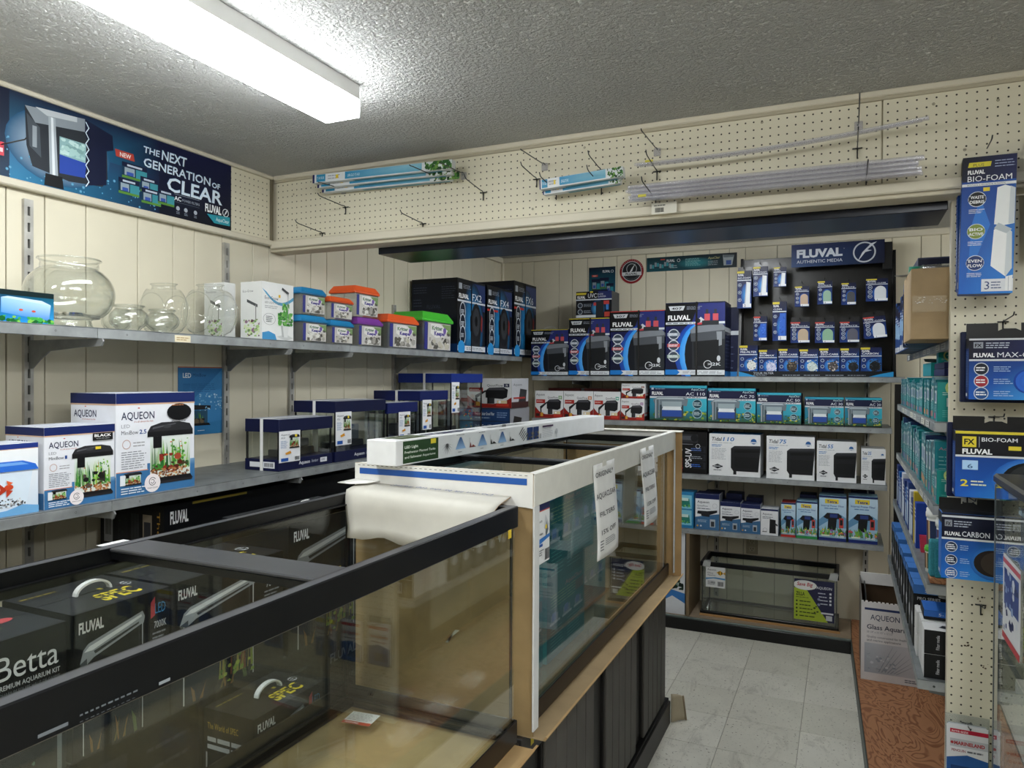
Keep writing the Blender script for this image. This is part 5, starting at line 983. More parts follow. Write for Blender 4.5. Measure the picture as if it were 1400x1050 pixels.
def tetra(col, seed):
    def f(a):
        a.rect(0, .12, 1, 1, ['#8fb6d0', '#9cc0d8', '#c9dfee', '#b4d2e6']); a.poly([(0, .45), (.3, .62), (.5, .5), (0, .3)], '#5f8fb4').poly([(.5, .5), (.8, .6), (1, .52), (1, .3), (.5, .3)], '#6f9cbe').rect(0, .955, 1, 1, '#1b2a5a'); a.rect(.22, .83, .72, .93, '#e3c92e').text('Tetra', .47, .845, .06, '#1d3a8a', w=.38, al='c', bold=.03).text('Internal Power Filter', .5, .76, .045, '#2b4f94', w=.84, al='c', bold=.005).lines(.2, .70, .8, .74, 1, '#5a7cac')
        a.poly([(.32, .24), (.62, .24), (.66, .50), (.34, .50)], '#17181b').poly([(.16, .52), (.30, .62), (.72, .62), (.84, .56), (.82, .50), (.3, .48)], '#1c1d21').rect(.40, .52, .68, .60, '#2c3f7c').rect(.74, .30, .90, .52, '#c2423a').rect(.77, .36, .87, .48, '#1f2226')
        a.plants(0, .12, 1, .34, 26, ['#4a8a3a', '#7ab04a', '#2f6a2c'], seed).blobs(0, .12, 1, .26, 22, ['#c94a5a', '#8a5aa0', '#d98a4a', '#4a7a3a', '#e0c04a'], .05, seed); a.rect(0, 0, 1, .07, col).text('20-40' if seed > 3 else '10-30', .92, .09, .05, '#f0f2ea', w=.32, al='r', bold=.02).rect(.1, .10, .4, .13, '#dfe8d0')
    return f
S4 = [(-.935, -.835, .218, '*', 'blue and teal carton at the far left end of the lowest back shelf', tealbox, {'*': '#2f7fb0'}), (-.823, -.682, .216, '', 'tallest navy-topped white internal filter carton', internal(1), {'*': '#c9ccd4', 'T': '#171f46'}), (-.675, -.559, .176, '', 'left one of two middle navy-topped filter cartons', internal(0), {'*': '#c9ccd4', 'T': '#171f46'}),
      (-.556, -.447, .172, '', 'right one of two middle navy-topped filter cartons', internal(0), {'*': '#c9ccd4', 'T': '#171f46'}), (-.444, -.348, .153, '', 'narrow white filter carton with a thin navy top edge', int4, {'*': '#d3d5d9'}), (-.332, -.254, .198, '', 'small light blue filter carton with a red bottom edge', tetra('#b8342c', 1), {'*': '#8fb6cc', 'T': '#8a2c28'}),
      (-.249, -.138, .212, '', 'light blue filter carton with a green bottom edge', tetra('#2f8a4a', 2), {'*': '#8fb6cc'}), (-.129, .012, .254, '', 'left one of two tall light blue filter cartons', tetra('#1b2a6a', 3), {'*': '#8fb6cc'}), (.024, .170, .262, '', 'right one of two tall light blue filter cartons', tetra('#1b2a6a', 5), {'*': '#8fb6cc'})]
for x0, x1, h, _, lab, fn, cols in S4:
    loc, rz, w, d = onB(x0, x1, 4.497, .614, .13); carton('internal_filter_box', lab, 'box', loc, rz, w, d, h, cols, {'F': fn})
for x0, x1, h, lab in ((-.80, -.69, .205, 'navy-topped carton behind the tallest internal filter carton'), (-.665, -.57, .205, 'navy-topped carton in the second row, behind the middle pair'), (-.545, -.455, .19, 'navy carton in the second row, right one'), (-.24, -.15, .228, 'dark carton in the second row behind the green-edged one'), (-.12, 0, .262, 'dark carton in the second row behind the tall blue pair, left'), (.035, .16, .268, 'dark carton in the second row behind the tall blue pair, right')):
    carton('internal_filter_box', lab, 'box', ((x0+x1)/2, 4.72, .614), 0, x1-x0, .12, h, {'*': '#1a2146', 'T': '#20283f'}, {})
# ---------------------------------------------------------------- filter media rack
def rack():
    t = thing('media_rack', 'black filter media display rack with a navy header sign', 'display rack', (-.6, 4.60, 1.5425))
    B = '#0b0c0f'
    MB().box((0, .20, 0), (.86, .215, .735), B, None, .002).build('back_panel', 'plastic', t)
    for x in (0, .845): MB().prism([(x, 0, 0), (x, .2, 0), (x, .2, .735), (x, .15, .735), (x, .03, .05)], (.015, 0, 0), B).build('side_panel', 'plastic', t)
    MB().box((.015, -.015, 0), (.845, .2, .018), B, None, .002).build('tray', 'plastic', t); MB().box((.015, -.018, .0), (.845, -.0155, .032), '#14161b', None, .0008).build('tray_front', 'plastic', t)
    a = Art(.83, .032); a.rect(0, 0, 1, 1, '#14171d').poly([(0, 0), (.12, 0), (.06, .5), (0, .9)], '#2f8fc8').poly([(1, 0), (.85, 0), (.92, .5), (1, .9)], '#2f8fc8').text('YOUR FILTER', .1, .45, .35, '#b9bec6', w=.14, bold=.01)
    for x in (.1, .3, .44, .58, .72): a.lines(x, .12, x+.12, .38, 1, '#7b818b', .6, 5)
    a.build('tray_print', t, (.015, -.018, 0), (1,0,0), (0,0,1))
    MB().box((.30, .09, .655), (.80, .10, .79), '#111a38', None, .002).build('header_sign', 'plastic', t); MB().box((.79, .10, .62), (.84, .11, .775), '#0e0f13').build('header_back', 'plastic', t)
    a = Art(.5, .135); a.rect(0, 0, 1, 1, ['#1a3a6a', '#10162c', '#131a38', '#1a2450']); a.text('FLUVAL', .06, .42, .34, '#c9ced8', w=.5, bold=.05).text('AUTHENTIC MEDIA', .06, .16, .14, '#c4c9d2', w=.5).ring(.79, .5, .12, .016, '#bfc4cc', n=32).poly([(.72, .12), (.77, .5), (.86, .86), (.92, .92), (.82, .6), (.87, .56), (.80, .5), (.76, .3)], '#c9ced6').text('(R)', .57, .7, .04, '#9aa0aa', w=.012)
    a.build('header_print', t, (.30, .09, .655), (1,0,0), (0,0,1))
rack()
def packet_front(name, blk, tall=False, seed=0, num='2', fxred=False, bar='#c9b93a'):
    def f(a):
        r = a.h/a.w
        a.rect(0, 0, 1, 1, ['#0f2a66', '#1a4a9a', '#10122c', '#141a44']); a.rect(0, .93, .5, .99, bar if not fxred else '#b8453a'); fluval(a, .06, .86, .055, .4); a.text(name, .06, .78, .05, '#dfe4ec', w=min(.86, .12*len(name))).rect(0, .73, 1, .755, '#ced4dc')
        a.ell(.62, .35, .34, '#3f9ae0', .3*r, rim='#143a86')
        if blk == 'tall': a.poly([(.52, .10), (.90, .06), (.94, .68), (.64, .70)], '#dfe3e6').poly([(.52, .10), (.60, .09), (.70, .70), (.64, .70)], '#b9c0c6')
        elif blk == 'bluetall': a.poly([(.46, .08), (.92, .06), (.94, .70), (.52, .70)], '#2f62c4').blobs(.5, .1, .9, .68, 14, ['#4a7ad8', '#234fa8'], .07, seed)
        elif blk.startswith('#'): c = lin(blk); a.ell(.66, .44, .27, blk, .27).rect(.39, .10, .93, .44, blk).ell(.6, .46, .12, blk, rim=blk)
        for y in (.62, .42, .22): a.ell(.19, y, .105 if r < 2 else .13, '#b9c2cf').ell(.19, y, .085 if r < 2 else .11, '#24365a').lines(.12, y-.03, .26, y+.03, 2, '#c6cedb', .4, 2)
        a.rect(.0, 0, .38, .0, '#fff') if 0 else None; a.rect(.42, .02, 1, .12, '#dfe2e6').text(num, .5, .035, .07, '#27314f', bold=.01)
    return f
def packet(x0, x1, z0, z1, y, name, blk, label, tab=.05, thick=.03, tilt=0, side='#14306c', grp=None, **kw):
    w = x1-x0; h = z1-z0
    t = thing('filter_media_pack', label, 'media pack', ((x0+x1)/2, y, z0), 0, grp); t.rotation_euler = (0, tilt, 0)
    o = MB().box((-w/2, 0, 0), (w/2, thick, h), side, {'F': '#123070'}, .001).build('pack_box', 'card', t)
    a = Art(w, h); packet_front(name, blk, **kw)(a); a.build('front_print', o, (-w/2, 0, 0), (1,0,0), (0,0,1))
    if tab:
        MB().prism([(-w/2, thick-.002, h), (w/2, thick-.002, h), (w/2*.94, thick-.002, h+tab), (w*.12, thick-.002, h+tab), (w*.12, thick-.002, h+tab*.55), (-w*.12, thick-.002, h+tab*.55), (-w*.12, thick-.002, h+tab), (-w/2*.94, thick-.002, h+tab)], (0, .001, 0), '#0d0e12').build('hang_tab', 'plastic', t)
        MB().tube([(0, .165, h+tab*.5), (0, -.01, h+tab*.5), (0, -.018, h+tab*.5+.008)], .0018, '#2a2b2e', 6).build('rack_hook', 'wire', t)
G1 = 'hanging filter media packs'
PK = [(-.604, -.521, 1.957, 2.185, 'BIO-FOAM', 'tall', 'tallest white-foam media pack hanging at the upper left of the rack', .025), (-.511, -.428, 2.026, 2.205, 'BIO-FOAM', 'tall', 'white-foam media pack hanging second from left on the top row', .03), (-.394, -.324, 2.079, 2.195, 'FOAM', 'tall', 'short white-foam media pack hanging left of the header sign', .03),
      (-.507, -.430, 1.758, 1.905, 'FINE', 'bluetall', 'short blue-foam media pack hanging on the lower left', .04), (-.398, -.320, 1.756, 1.99, 'CLEAN', 'bluetall', 'long blue-foam media pack hanging in the middle left', .035),
      (-.275, -.197, 1.955, 2.075, 'AMMONIA', '#b7a08a', 'beige-pad media pack in the upper pad row', .04), (-.151, -.073, 1.965, 2.10, 'PHOSPHATE', '#8fae9a', 'green-pad media pack in the upper pad row', .02), (-.024, .052, 1.957, 2.083, 'NITRITE', '#4a4b50', 'dark grey-pad media pack in the upper pad row', .02), (.104, .214, 1.972, 2.100, 'QUICK-CLEAR', '#cfd3d8', 'wide white-pad media pack hanging upright at the right of the rack', .02),
      (-.297, -.192, 1.742, 1.865, 'AMMONIA', '#b3a088', 'beige-pad media pack in the lower pad row', .03), (-.163, -.059, 1.740, 1.862, 'PHOSPHATE', '#86ab90', 'green-pad media pack in the lower pad row', .03), (-.031, .071, 1.741, 1.86, 'NITRITE', '#5a5a66', 'purplish grey-pad media pack in the lower pad row', .03)]
for i, (x0, x1, z0, z1, nm, bl, lab, tb) in enumerate(PK): packet(x0, x1, z0, z1, 4.62, nm, bl, lab, tb, .028, seed=i, num='2' if i < 5 else '6', fxred=(i == 3 or i > 8), grp=G1)
packet(.100, .213, 1.762, 1.885, 4.60, 'QUICK-CLEAR', '#cfd3d8', 'tilted white-pad media pack at the lower right of the rack', .03, .028, tilt=-.10, fxred=True, grp=G1); packet(.094, .205, 1.766, 1.885, 4.65, 'QUICK-CLEAR', '#b9bdc2', 'white-pad media pack half hidden behind the tilted one', .03, .02, tilt=-.02, grp=G1)
def mbox(name, cols, seed):
    def f(a): a.rect(0, 0, 1, 1, ['#123a80', '#1f6ac0', '#14183c', '#161a44']).rect(0, .92, .45, 1, '#c9b93a'); fluval(a, .06, .83, .07, .38); a.text(name, .06, .73, .075, '#dfe3ea', w=min(.88, .13*len(name)), bold=.01).rect(0, .66, 1, .69, '#ccd2da').ell(.62, .32, .36, '#58b0ec', rim='#1a56a8').ell(.68, .28, .26, cols[0]).blobs(.42, .02, .98, .56, 60, cols, .045, seed); a.rect(0, 0, 1, .06, '#1b1c20'); [a.ell(.16, y, .09, '#b9c4d2').ell(.16, y, .07, '#2a3c62') for y in (.52, .28)]
    return f
for i, (x0, x1, h, nm, cols, lab) in enumerate([(-.585, -.480, .168, 'PRE-FILTER', ['#dcdcd6', '#a9a9a4', '#3c3c40', '#efefe9'], 'media carton with white ceramic rings, left end of the rack tray'), (-.473, -.369, .140, 'BIOMAX', ['#c9cbe0', '#e4e5f0', '#9aa0c8'], 'media carton with pale lilac rings'), (-.362, -.251, .145, 'ZEO-CARB', ['#3a332c', '#5c5248', '#211d1a', '#8a7a68'], 'media carton with brown-black granules'), (-.246, -.143, .141, 'CLEARMAX', ['#c3cec9', '#e2e8e4', '#94a8a0'], 'media carton with pale green granules, middle of the tray'), (-.138, -.031, .145, 'ZEO-CARB', ['#4a4444', '#8a817c', '#c9c0b8', '#2b2626'], 'media carton with mixed grey granules'), (-.026, .072, .144, 'CARBON', ['#1b1d21', '#30343a', '#0e0f12'], 'media carton with black granules, second from the right'), (.079, .186, .148, 'CARBON', ['#17191c', '#2a2d32', '#3d4148'], 'media carton with black granules, right end of the tray')]):
    carton('filter_media_box', lab, 'box', ((x0+x1)/2, 4.635, 1.561), 0, x1-x0, .07, h, {'*': '#141b40', 'T': '#1c2248'}, {'F': mbox(nm, cols, i)}, 'media cartons on the rack tray')
# ---------------------------------------------------------------- base deck, floor things at the back
dk = thing('base_deck', 'low black-fronted shelf base along the back wall and right shelving', 'shelf base', (-1.2, 4.455, 0))
MB().box((0, .012, 0), (1.235, .39, .066), '#0b0b0c').build('deck_core', 'blackwood', dk); MB().box((-.0, 0, 0), (1.240, .012, .070), '#0a0b0e', None, .002).build('kick_board', 'navygloss', dk)
MB().box((-.0, .0, .0702), (1.243, .018, .081), '#5b6661', None, .002).build('front_edging', 'steel', dk); MB().box((0, .018, .0662), (1.243, .39, .079), '#8a7a66', None, .001).build('deck_board', 'kraft', dk)
d2 = thing('base_deck', 'brown swirled plywood deck along the right shelving', 'shelf base', (0, 0, 0))
P = [(.044, 4.845), (.044, 4.46), (.075, 3.5), (.115, 2.25), (1.1, 2.25), (1.1, 4.845)]
MB().prism([(x, y, .0) for x, y in P], (0, 0, .070), '#4a3422').build('deck_core', 'blackwood', d2); MB().prism([(x+.002, y, .0702) for x, y in P], (0, 0, .0105), '#a5683a').build('plywood_sheet', 'plywood', d2)
MB().prism([(.044, 4.46, .0), (.0405, 4.46, 0), (.0715, 3.5, 0), (.1115, 2.25, 0), (.115, 2.25, 0), (.075, 3.5, 0)], (0, 0, .081), '#4c5653').build('metal_edging', 'steel', d2)
T3 = tank('glass_aquarium', 'smaller empty glass tank with sale stickers on the low back deck', -.800, -.022, 4.545, 4.84, .081, .408, [], rimh=.028, both=.025, rimcol='#101114', botcol='#0e0f11', rimw=.014)
a = Art(.115, .125); a.rect(0, 0, 1, 1, '#dfe0df').text('Aqueon', .08, .82, .09, '#30343f', w=.45).text('Glass', .08, .66, .07, '#26292f', w=.3).text('Aquarium', .08, .56, .07, '#26292f', w=.42).poly([(.55, .74), (.75, .84), (.92, .72), (.75, .6)], '#d9a82e').poly([(.66, .8), (.7, .82), (.7, .63), (.66, .64)], '#222').poly([(.8, .8), (.84, .78), (.84, .66), (.8, .64)], '#222').poly([(.9, .72), (1, .8), (1, .64)], '#d9a82e')
a.poly([(0, .36), (.4, .44), (1, .40), (1, .48), (.5, .5), (0, .44)], '#4f92c4').lines(.1, .12, .55, .32, 3, '#555a62', .4, 2).barcode(.62, .08, .92, .3).text('BLACK', .3, .2, .06, '#222', w=.2, bold=.02); a.build('price_label', T3, (-.355, -.1463, .175), (1,0,0), (0,0,1))
def zilla(a):
    a.rect(0, 0, 1, 1, '#2a2c4a').poly([(0, 0), (.85, 0), (.30, .78), (0, .78)], '#a9bd3a').ell(.27, .86, .30, '#e9e9e6', .13); a.text('Save Big', .07, .84, .09, '#b8343f', w=.4, bold=.02, shear=.2).text('AQUEON', .56, .80, .065, '#e6e8ee', w=.38, bold=.01).text('ZILLA', .05, .60, .09, '#26301a', w=.22, bold=.02)
    a.lines(.05, .54, .4, .57, 1, '#4a5a1e'); [a.rect(.05, .44-.09*k, .09, .48-.09*k, '#26301a').lines(.14, .44-.09*k, .42+.05*k, .48-.09*k, 1, '#33401c', .6, 3) for k in range(5)]; [a.rect(.88, .68-.085*k, .93, .73-.085*k, '#dfe1e8').lines(.6+.02*k, .68-.085*k, .84, .72-.085*k, 1, '#c4c8d6', .6, 2) for k in range(4)]
    a.rect(.68, .2, .98, .24, '#d9dbe2').rect(.8, .05, .95, .17, '#c9cbd2').blobs(.4, .1, .62, .4, 7, ['#33401c', '#4a5a26'], .03, 3); [a.ell(.62, y, .035, '#8a90b0') for y in (.55, .42)]
a = Art(.215, .235); zilla(a); a.build('sale_sticker', T3, (.150, -.1463, .05), (1,0,0), (0,0,1))
for x in (-.375, .335): MB().hexa([(x, -.150, .300), (x+.045, -.150, .295), (x+.045, -.1485, .3), (x, -.1485, .3), (x+.008, -.150, .332), (x+.05, -.150, .33), (x+.045, -.12, .334), (x+.01, -.12, .332)], '#b4b6b4').build('corner_tape', 'clearplastic' if 0 else 'print', T3)
tr = thing('cardboard_tray', 'thin brown card tray under the small stickered tank', 'cardboard', (-.80, 4.538, .0795)); MB().box((0, -.003, 0), (.785, .004, .012), '#b98f5f').build('tray_lip', 'kraft', tr)
# power outlet
t = thing('wall_outlet', 'beige double power outlet on the back wall above the stickered tank', 'outlet', (-.530, 4.8495, .47)); MB().box((-.035, -.005, -.057), (.035, 0, .057), '#a39a82', None, .002).build('cover_plate', 'plastic', t)
for s in (1, -1): o = MB().box((-.017, -.007, s*.024-.014), (.017, -.005, s*.024+.014), '#b3aa92', None, .002).build('socket_face', 'plastic', t); a = Art(.034, .028); a.rect(.25, .45, .33, .8, '#222').rect(.66, .45, .74, .8, '#222').ell(.5, .22, .08, '#222'); a.build('socket_slots', o, (-.017, -.007, s*.024-.014), (1,0,0), (0,0,1))
# wooden side panel and plant carton at the left end of the deck
wp = bx('deck_side_panel', (-.872, 4.47, .081), (-.852, 4.84, .585), '#7d6a50', 'painted', ch=.001); tag(wp, 'upright pale-edged board left of the stickered tank under the lowest shelf', 'panel')
def plantbox(a): a.rect(0, 0, 1, 1, '#dcdfe4').poly([(0, .12), (.5, .22), (1, .14), (1, .26), (.4, .3), (0, .24)], '#3a78bc').plants(.35, .34, .8, .62, 26, ['#2f6a3a', '#1f4a2a', '#4f8f4a'], 4).blobs(.2, .3, .95, .42, 20, ['#14201a', '#22382a'], .1, 3).ell(.7, .8, .02, '#555')
carton('plant_box', 'white carton with a dark green plant, standing behind the stand on the low deck', 'box', (-.96, 4.66, .0795), 0, .155, .33, .50, {'*': '#cfd2d6', 'R': '#5a5c5e', 'T': '#d9dbde'}, {'F': plantbox, 'R': lambda a: a.rect(0, 0, 1, 1, '#68696b').blobs(.1, .1, .9, .9, 30, ['#4a4b4e', '#85868a', '#2f3033'], .12, 2)})
# large open glass-aquarium carton on the plywood
oc = thing('open_aquarium_carton', 'open-topped white aquarium carton leaning beside the right shelving', 'carton', (.205, 4.13, .0815))
def ocf(a): a.rect(0, 0, 1, 1, '#d6d3d2').rect(.06, .90, 1, .93, '#2b3a66').text('AQUEON', .16, .78, .07, '#3c4058', w=.5, bold=.01).text('Glass Aquarium', .10, .66, .06, '#33364a', w=.8, bold=.015).text('20 1/4" x 10 1/2" x 12 1/2"', .10, .61, .025, '#6a6c78', w=.45).text('Quality constructed for freshwater', .10, .55, .028, '#4a4c58', w=.8).text('and marine applications', .10, .505, .028, '#4a4c58', w=.58).rect(.06, .10, .95, .48, ['#9aa0a8', '#bcbcbe', '#c9c7c8', '#a9adb4']); [a.poly([(.3+.05*k, .12), (.32+.05*k, .12), (.55+.07*k, .46-.03*k), (.545+.07*k, .46-.03*k)], '#8d9098') for k in range(7)]; a.blobs(.1, .12, .6, .35, 40, ['#a9b0b6', '#8f969e', '#c3c6ca'], .03, 5).lines(.75, .03, .97, .08, 2, '#6a6c74')
W2 = .25; Ho = .375
MB().box((-W2/2, -.23, 0), (W2/2, -.226, Ho), '#cfccca', None, .001).build('front_panel', 'card', oc); a = Art(W2, Ho); ocf(a); a.build('front_print', oc, (-W2/2, -.23, 0), (1,0,0), (0,0,1))
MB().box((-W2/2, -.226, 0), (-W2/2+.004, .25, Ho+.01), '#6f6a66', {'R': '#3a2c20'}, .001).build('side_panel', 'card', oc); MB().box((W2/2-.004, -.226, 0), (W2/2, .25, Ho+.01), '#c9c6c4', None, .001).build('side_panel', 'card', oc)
MB().box((-W2/2+.004, .246, 0), (W2/2-.004, .25, Ho+.02), '#cfccc6', {'F': '#4a3a2a'}, .001).build('back_panel', 'card', oc); MB().box((-W2/2+.004, .235, Ho-.03), (W2/2-.004, .2455, Ho+.03), '#dddad6').build('back_flap', 'card', oc); MB().box((-W2/2+.004, -.226, .002), (W2/2-.004, .246, .008), '#4a3a2a').build('bottom', 'kraft', oc)
MB().box((-W2/2+.02, -.20, .01), (-W2/2+.026, .22, Ho-.01), '#0c0d0f').box((-W2/2+.02, -.2, .01), (W2/2-.02, -.194, Ho-.05), '#1a1512').build('tank_edge', 'rim', oc)
mb = MB(); rn = random.Random(2)
for k in range(14): mb.box((-W2/2+k*W2/14, -.2302, Ho), (-W2/2+(k+.6)*W2/14, -.226, Ho+.003+rn.random()*.003), '#e4e1dc')
tag(mb.build('torn_edge', 'card', oc), kind='stuff')
# scrap at the foot of the stand's far corner
sheet('x', None, [[(-.66, 3.20, .0), (-.62, 3.22, .0)], [(-.66, 3.20, .02), (-.62, 3.22, .02)]], 'card', '#fff') if 0 else None
t = thing('torn_vinyl_scrap', 'curled cream scrap sticking out at the far foot of the black stand', 'scrap', (-.688, 3.235, 0))
rows = [[(0+.055*s_*(1-.3*k/6), -.01+.05*math.sin(s_*1.4), .004+.125*k/6-(.02*s_ if k == 6 else 0)) for s_ in (0, .25, .5, .75, 1)] for k in range(7)]
sheet('curled_sheet', t, rows, 'matte', '#b9ad95', .004, '#8f8068'); MB().tube([rows[k][4] for k in range(7)], .004, '#a2927a', 6).build('rough_edge', 'foam', t)

ep = thing('dark_end_panel', 'dark upright panel closing the far end of the right shelving', 'panel', (.243, 4.42, .083)); MB().box((0, 0, 0), (.37, .012, 1.42), '#16130f', None, .002).build('panel_sheet', 'painted', ep); MB().box((.0, -.012, 0), (.03, -.0005, 1.42), '#0f0d0b', None, .002).build('panel_post', 'painted', ep)
# ---------------------------------------------------------------- header: hooks, tube cartons, clear tubes
HK = [(-1.892, 2.233, .18, .014, 'just below the left end of the long teal carton'), (-2.013, 2.135, .17, .02, 'lowest at the far left of the header'), (-1.518, 2.133, .165, .017, 'alone below the middle of the long teal carton'), (-1.252, 2.229, .155, .027, 'right of the long teal carton, lower one'),
      (-1.336, 2.309, .19, -.009, 'at the right end of the long teal carton'), (-1.002, 2.305, .22, -.009, 'topmost above the short teal carton'), (-1.033, 2.256, .15, .02, 'left of the short teal carton'), (-.956, 2.203, .165, .024, 'under the left end of the short teal carton'), (-.786, 2.204, .165, .028, 'under the right end of the short teal carton'), (-.789, 2.262, .145, .024, 'above the right end of the short teal carton'),
      (-1.902, 2.31, .165, -.016, 'under the left end of the long teal carton'), (-1.446, 2.306, .215, -.01, 'under the right half of the long teal carton'), (-.589, 2.308, .22, .0, 'topmost above the left ends of the clear tubes'), (-.589, 2.234, .158, .026, 'holding the left end of the upper clear tubes'), (-.593, 2.14, .196, .025, 'holding the left end of the lower clear tube bundle'),
      (.028, 2.235, .20, .0, 'holding the right part of the upper clear tubes'), (.031, 2.311, .17, .03, 'topmost near the seam of the pegboard sheets'), (.053, 2.135, .22, .0, 'holding the right part of the lower clear tube bundle')]
for i, (x, z, L, r, l) in enumerate(HK): hook(x, 2.4735, z, L, r, 'steel peg hook on the header, '+l, clear=i in (4, 5, 10, 11, 12, 16))
def tubebox(x0, x1, z0, z1, tilt, n, label, h=.03, title='T5 HO BULB'):
    L = x1-x0
    t = thing('lamp_tube_carton', label, 'lamp carton', (x0, 2.375, z0), 0, None); t.rotation_euler = (0, -math.atan2(z1-z0, L), 0)
    for i in range(n):
        y = .030*i; zz = -.012*i
        o = MB().box((0, y, zz), (L-.02*i, y+.028, zz+h), '#d9dde0', {'D': '#cfd3d6', 'L': '#2a2a5a'}, .001).build('slim_box', 'card', t)
        a = Art(L, h); a.rect(0, 0, .015, 1, '#23235a').rect(.03, .1, .10, .95, '#2f86ae').text(title, .035, .4, .3, '#dfeef4', w=.055); a.lines(.12, .2, .22, .85, 2, '#7f868c', .25, 3).rect(.18, .3, .2, .75, '#e2c53a').rect(.25, .12, .80, .95, ['#2f86ae', '#6aaac4', '#8fc0d2', '#2b86b4']).text('LIFE-GLO T5 HO', .27, .35, .3, '#d9ecf2', w=.09).blobs(.82, .0, 1, 1, 60, ['#2f5c2a', '#4a7c34', '#6f9448', '#1f4022', '#d7dfe0'], .014, i+3, 1.0)
        a.build('front_print', o, (0, y, zz), (1,0,0), (0,0,1)); a = Art(L, .028); a.lines(.3, .2, .8, .8, 2, '#5fa3b8', .3, 3); a.rect(.3, .1, .92, .5, '#4e9ab4'); a.build('underside_print', o, (0, y+.028, zz), (1,0,0), (0,-1,0))
tubebox(-1.985, -1.335, 2.318, 2.305, 0, 3, 'long white and teal lamp carton bundle hung high on the left of the header', .034)
tubebox(-.982, -.68, 2.190, 2.204, 0, 2, 'short white and teal lamp carton bundle hung on the middle of the header', .034)
def tubes(x0, x1, z0, z1, y, n, rows, label, r=.006, sag=.0):
    t = thing('clear_tube_bundle', label, 'tubes', (x0, y, z0)); rn = random.Random(n)
    for i in range(n):
        yy = (i // rows)*r*2.3; zz = (i % rows)*r*2.15; a = rn.uniform(0, .03); b = rn.uniform(-.03, 0)
        P = [(a+(x1-x0+b-a)*k/8, yy, zz+(z1-z0)*k/8-sag*math.sin(PI*k/8)+sag*.6*(k/8)**2) for k in range(9)]
        MB().tube(P, r, '#fff', 8, False).build('clear_tube', 'tubeplastic', t)
    mb = MB().box((.045, -.008, r*.2), (.072, -.0068, r*1.6), '#c9bf4a', None, .0005); mb.build('yellow_price_sticker', 'print', t)
    return t
tubes(-.675, .205, 2.128, 2.125, 2.385, 12, 4, 'thick bundle of clear lift tubes lying across the lower hooks', .0062)
tubes(-.655, .225, 2.244, 2.272, 2.395, 3, 1, 'thin bundle of clear lift tubes lying across the upper hooks', .005, .012)
t = thing('hanging_label', 'white barcode label hanging below the clear tube bundle', 'label', (-.60, 2.440, 2.082)); MB().box((0, 0, 0), (.085, .0012, .038), '#d6d3c6').build('label_card', 'card', t); a = Art(.085, .038); a.lines(.1, .65, .6, .85, 1, '#5a5a55', .5, 3).barcode(.15, .15, .5, .55); a.build('label_print', t, (0,0,0), (1,0,0), (0,0,1))

# ---------------------------------------------------------------- right gondola: end panel, core, shelves
GX, GY = .287, 2.55
pp = thing('pegboard_end_panel', 'tall cream pegboard end panel of the right shelving with packs hung on it', 'pegboard', (GX, GY, .082))
MB().box((0, 0, 0), (.95, .010, 1.985), '#ddd7c5', None, .001).build('peg_sheet', 'peg_x', pp); MB().box((0, .010, 0), (.03, .035, 1.985), '#cfc8b4', None, .001).build('edge_batten', 'painted', pp); MB().box((.92, .010, 0), (.95, .035, 1.985), '#cfc8b4', None, .001).build('edge_batten', 'painted', pp)
a = Art(.95, 1.985); rn = random.Random(8)
for x, y, r in ((.03, .07, .004), (.12, .052, .006), (.05, .33, .004), (.09, .40, .003), (.04, .10, .005), (.10, .30, .003)): a.blobs(x-.01, y-.004, x+.012, y+.004, 5, ['#4a3c2a', '#6a5a44'], r, int(x*100))
a.ring(.03, .145, .006, .001, '#6b6452', 10).lines(.02, .075, .11, .079, 1, '#8a8068', .3, 4).lines(.085, .44, .10, .455, 3, '#8f8878', .2, 2)
a.build('scuff_marks', pp, (0, -.0002, 0), (1,0,0), (0,0,1))
core = thing('gondola_core', 'dark back panel frame of the right shelving run', 'shelf frame', (.60, 2.59, .082)); MB().box((0, 0, 0), (.02, 1.80, 1.75), '#1d1c1b').build('back_sheet', 'painted', core)
for y in (.0, .6, 1.2, 1.78): MB().box((-.02, y, 0), (-.0005, y+.02, 1.75), '#2b2a28').build('core_upright', 'steel', core)
GZ = [(.596, .213), (.895, .236), (1.142, .250), (1.399, .252), (1.655, .296)]
gn = ['lowest, under the blue-topped black boxes', 'second from below, under the tubs and sponge', 'third, under the tall teal packs', 'fourth, under the upper teal packs', 'top, under the brown cardboard box']
for (z, x), l in zip(GZ, gn):
    t = shelf((x, 2.59), (.574, 4.36), z, 'right shelving steel shelf, '+l, 'g', '#a4a7a6')
    for y in (.02, .62, 1.22): MB().prism([(.03, y, -.0315), (.385, y, -.0315), (.385, y, -.075), (.08, y, -.05), (.035, y, -.045)], (0, .012, 0), '#7d8181').build('arm_bracket', 'steel', t)
    if z in (.596, 1.399): a = Art(.09, .026); a.ell(.5, .5, .04, '#3c3f40'); a.build('lip_screw', t, (.0, 0, -.030), (1,0,0), (0,0,1))
    if z > 1: a = Art(1.7, .024); [a.rect(.02+.095*k, .1, .09+.095*k, .95, ('#c9cbc6', '#9fa4a4', '#d6d4c6')[k % 3]).lines(.03+.095*k, .25, .08+.095*k, .8, 2, '#5b6062', .4, 3) for k in range(10)]; a.build('price_tags', t, (0, 1.74, -.028), (0,-1,0), (0,0,1))
def gpack(name, lab, cat, y, w, xf, z, d, h, cols, arts, grp=None, dz=0): loc, rz, ww, dd = onG(y, y+w, xf, z, d); return carton(name, lab, cat, loc, rz, ww, dd, h, cols, arts, grp, flaps=False)
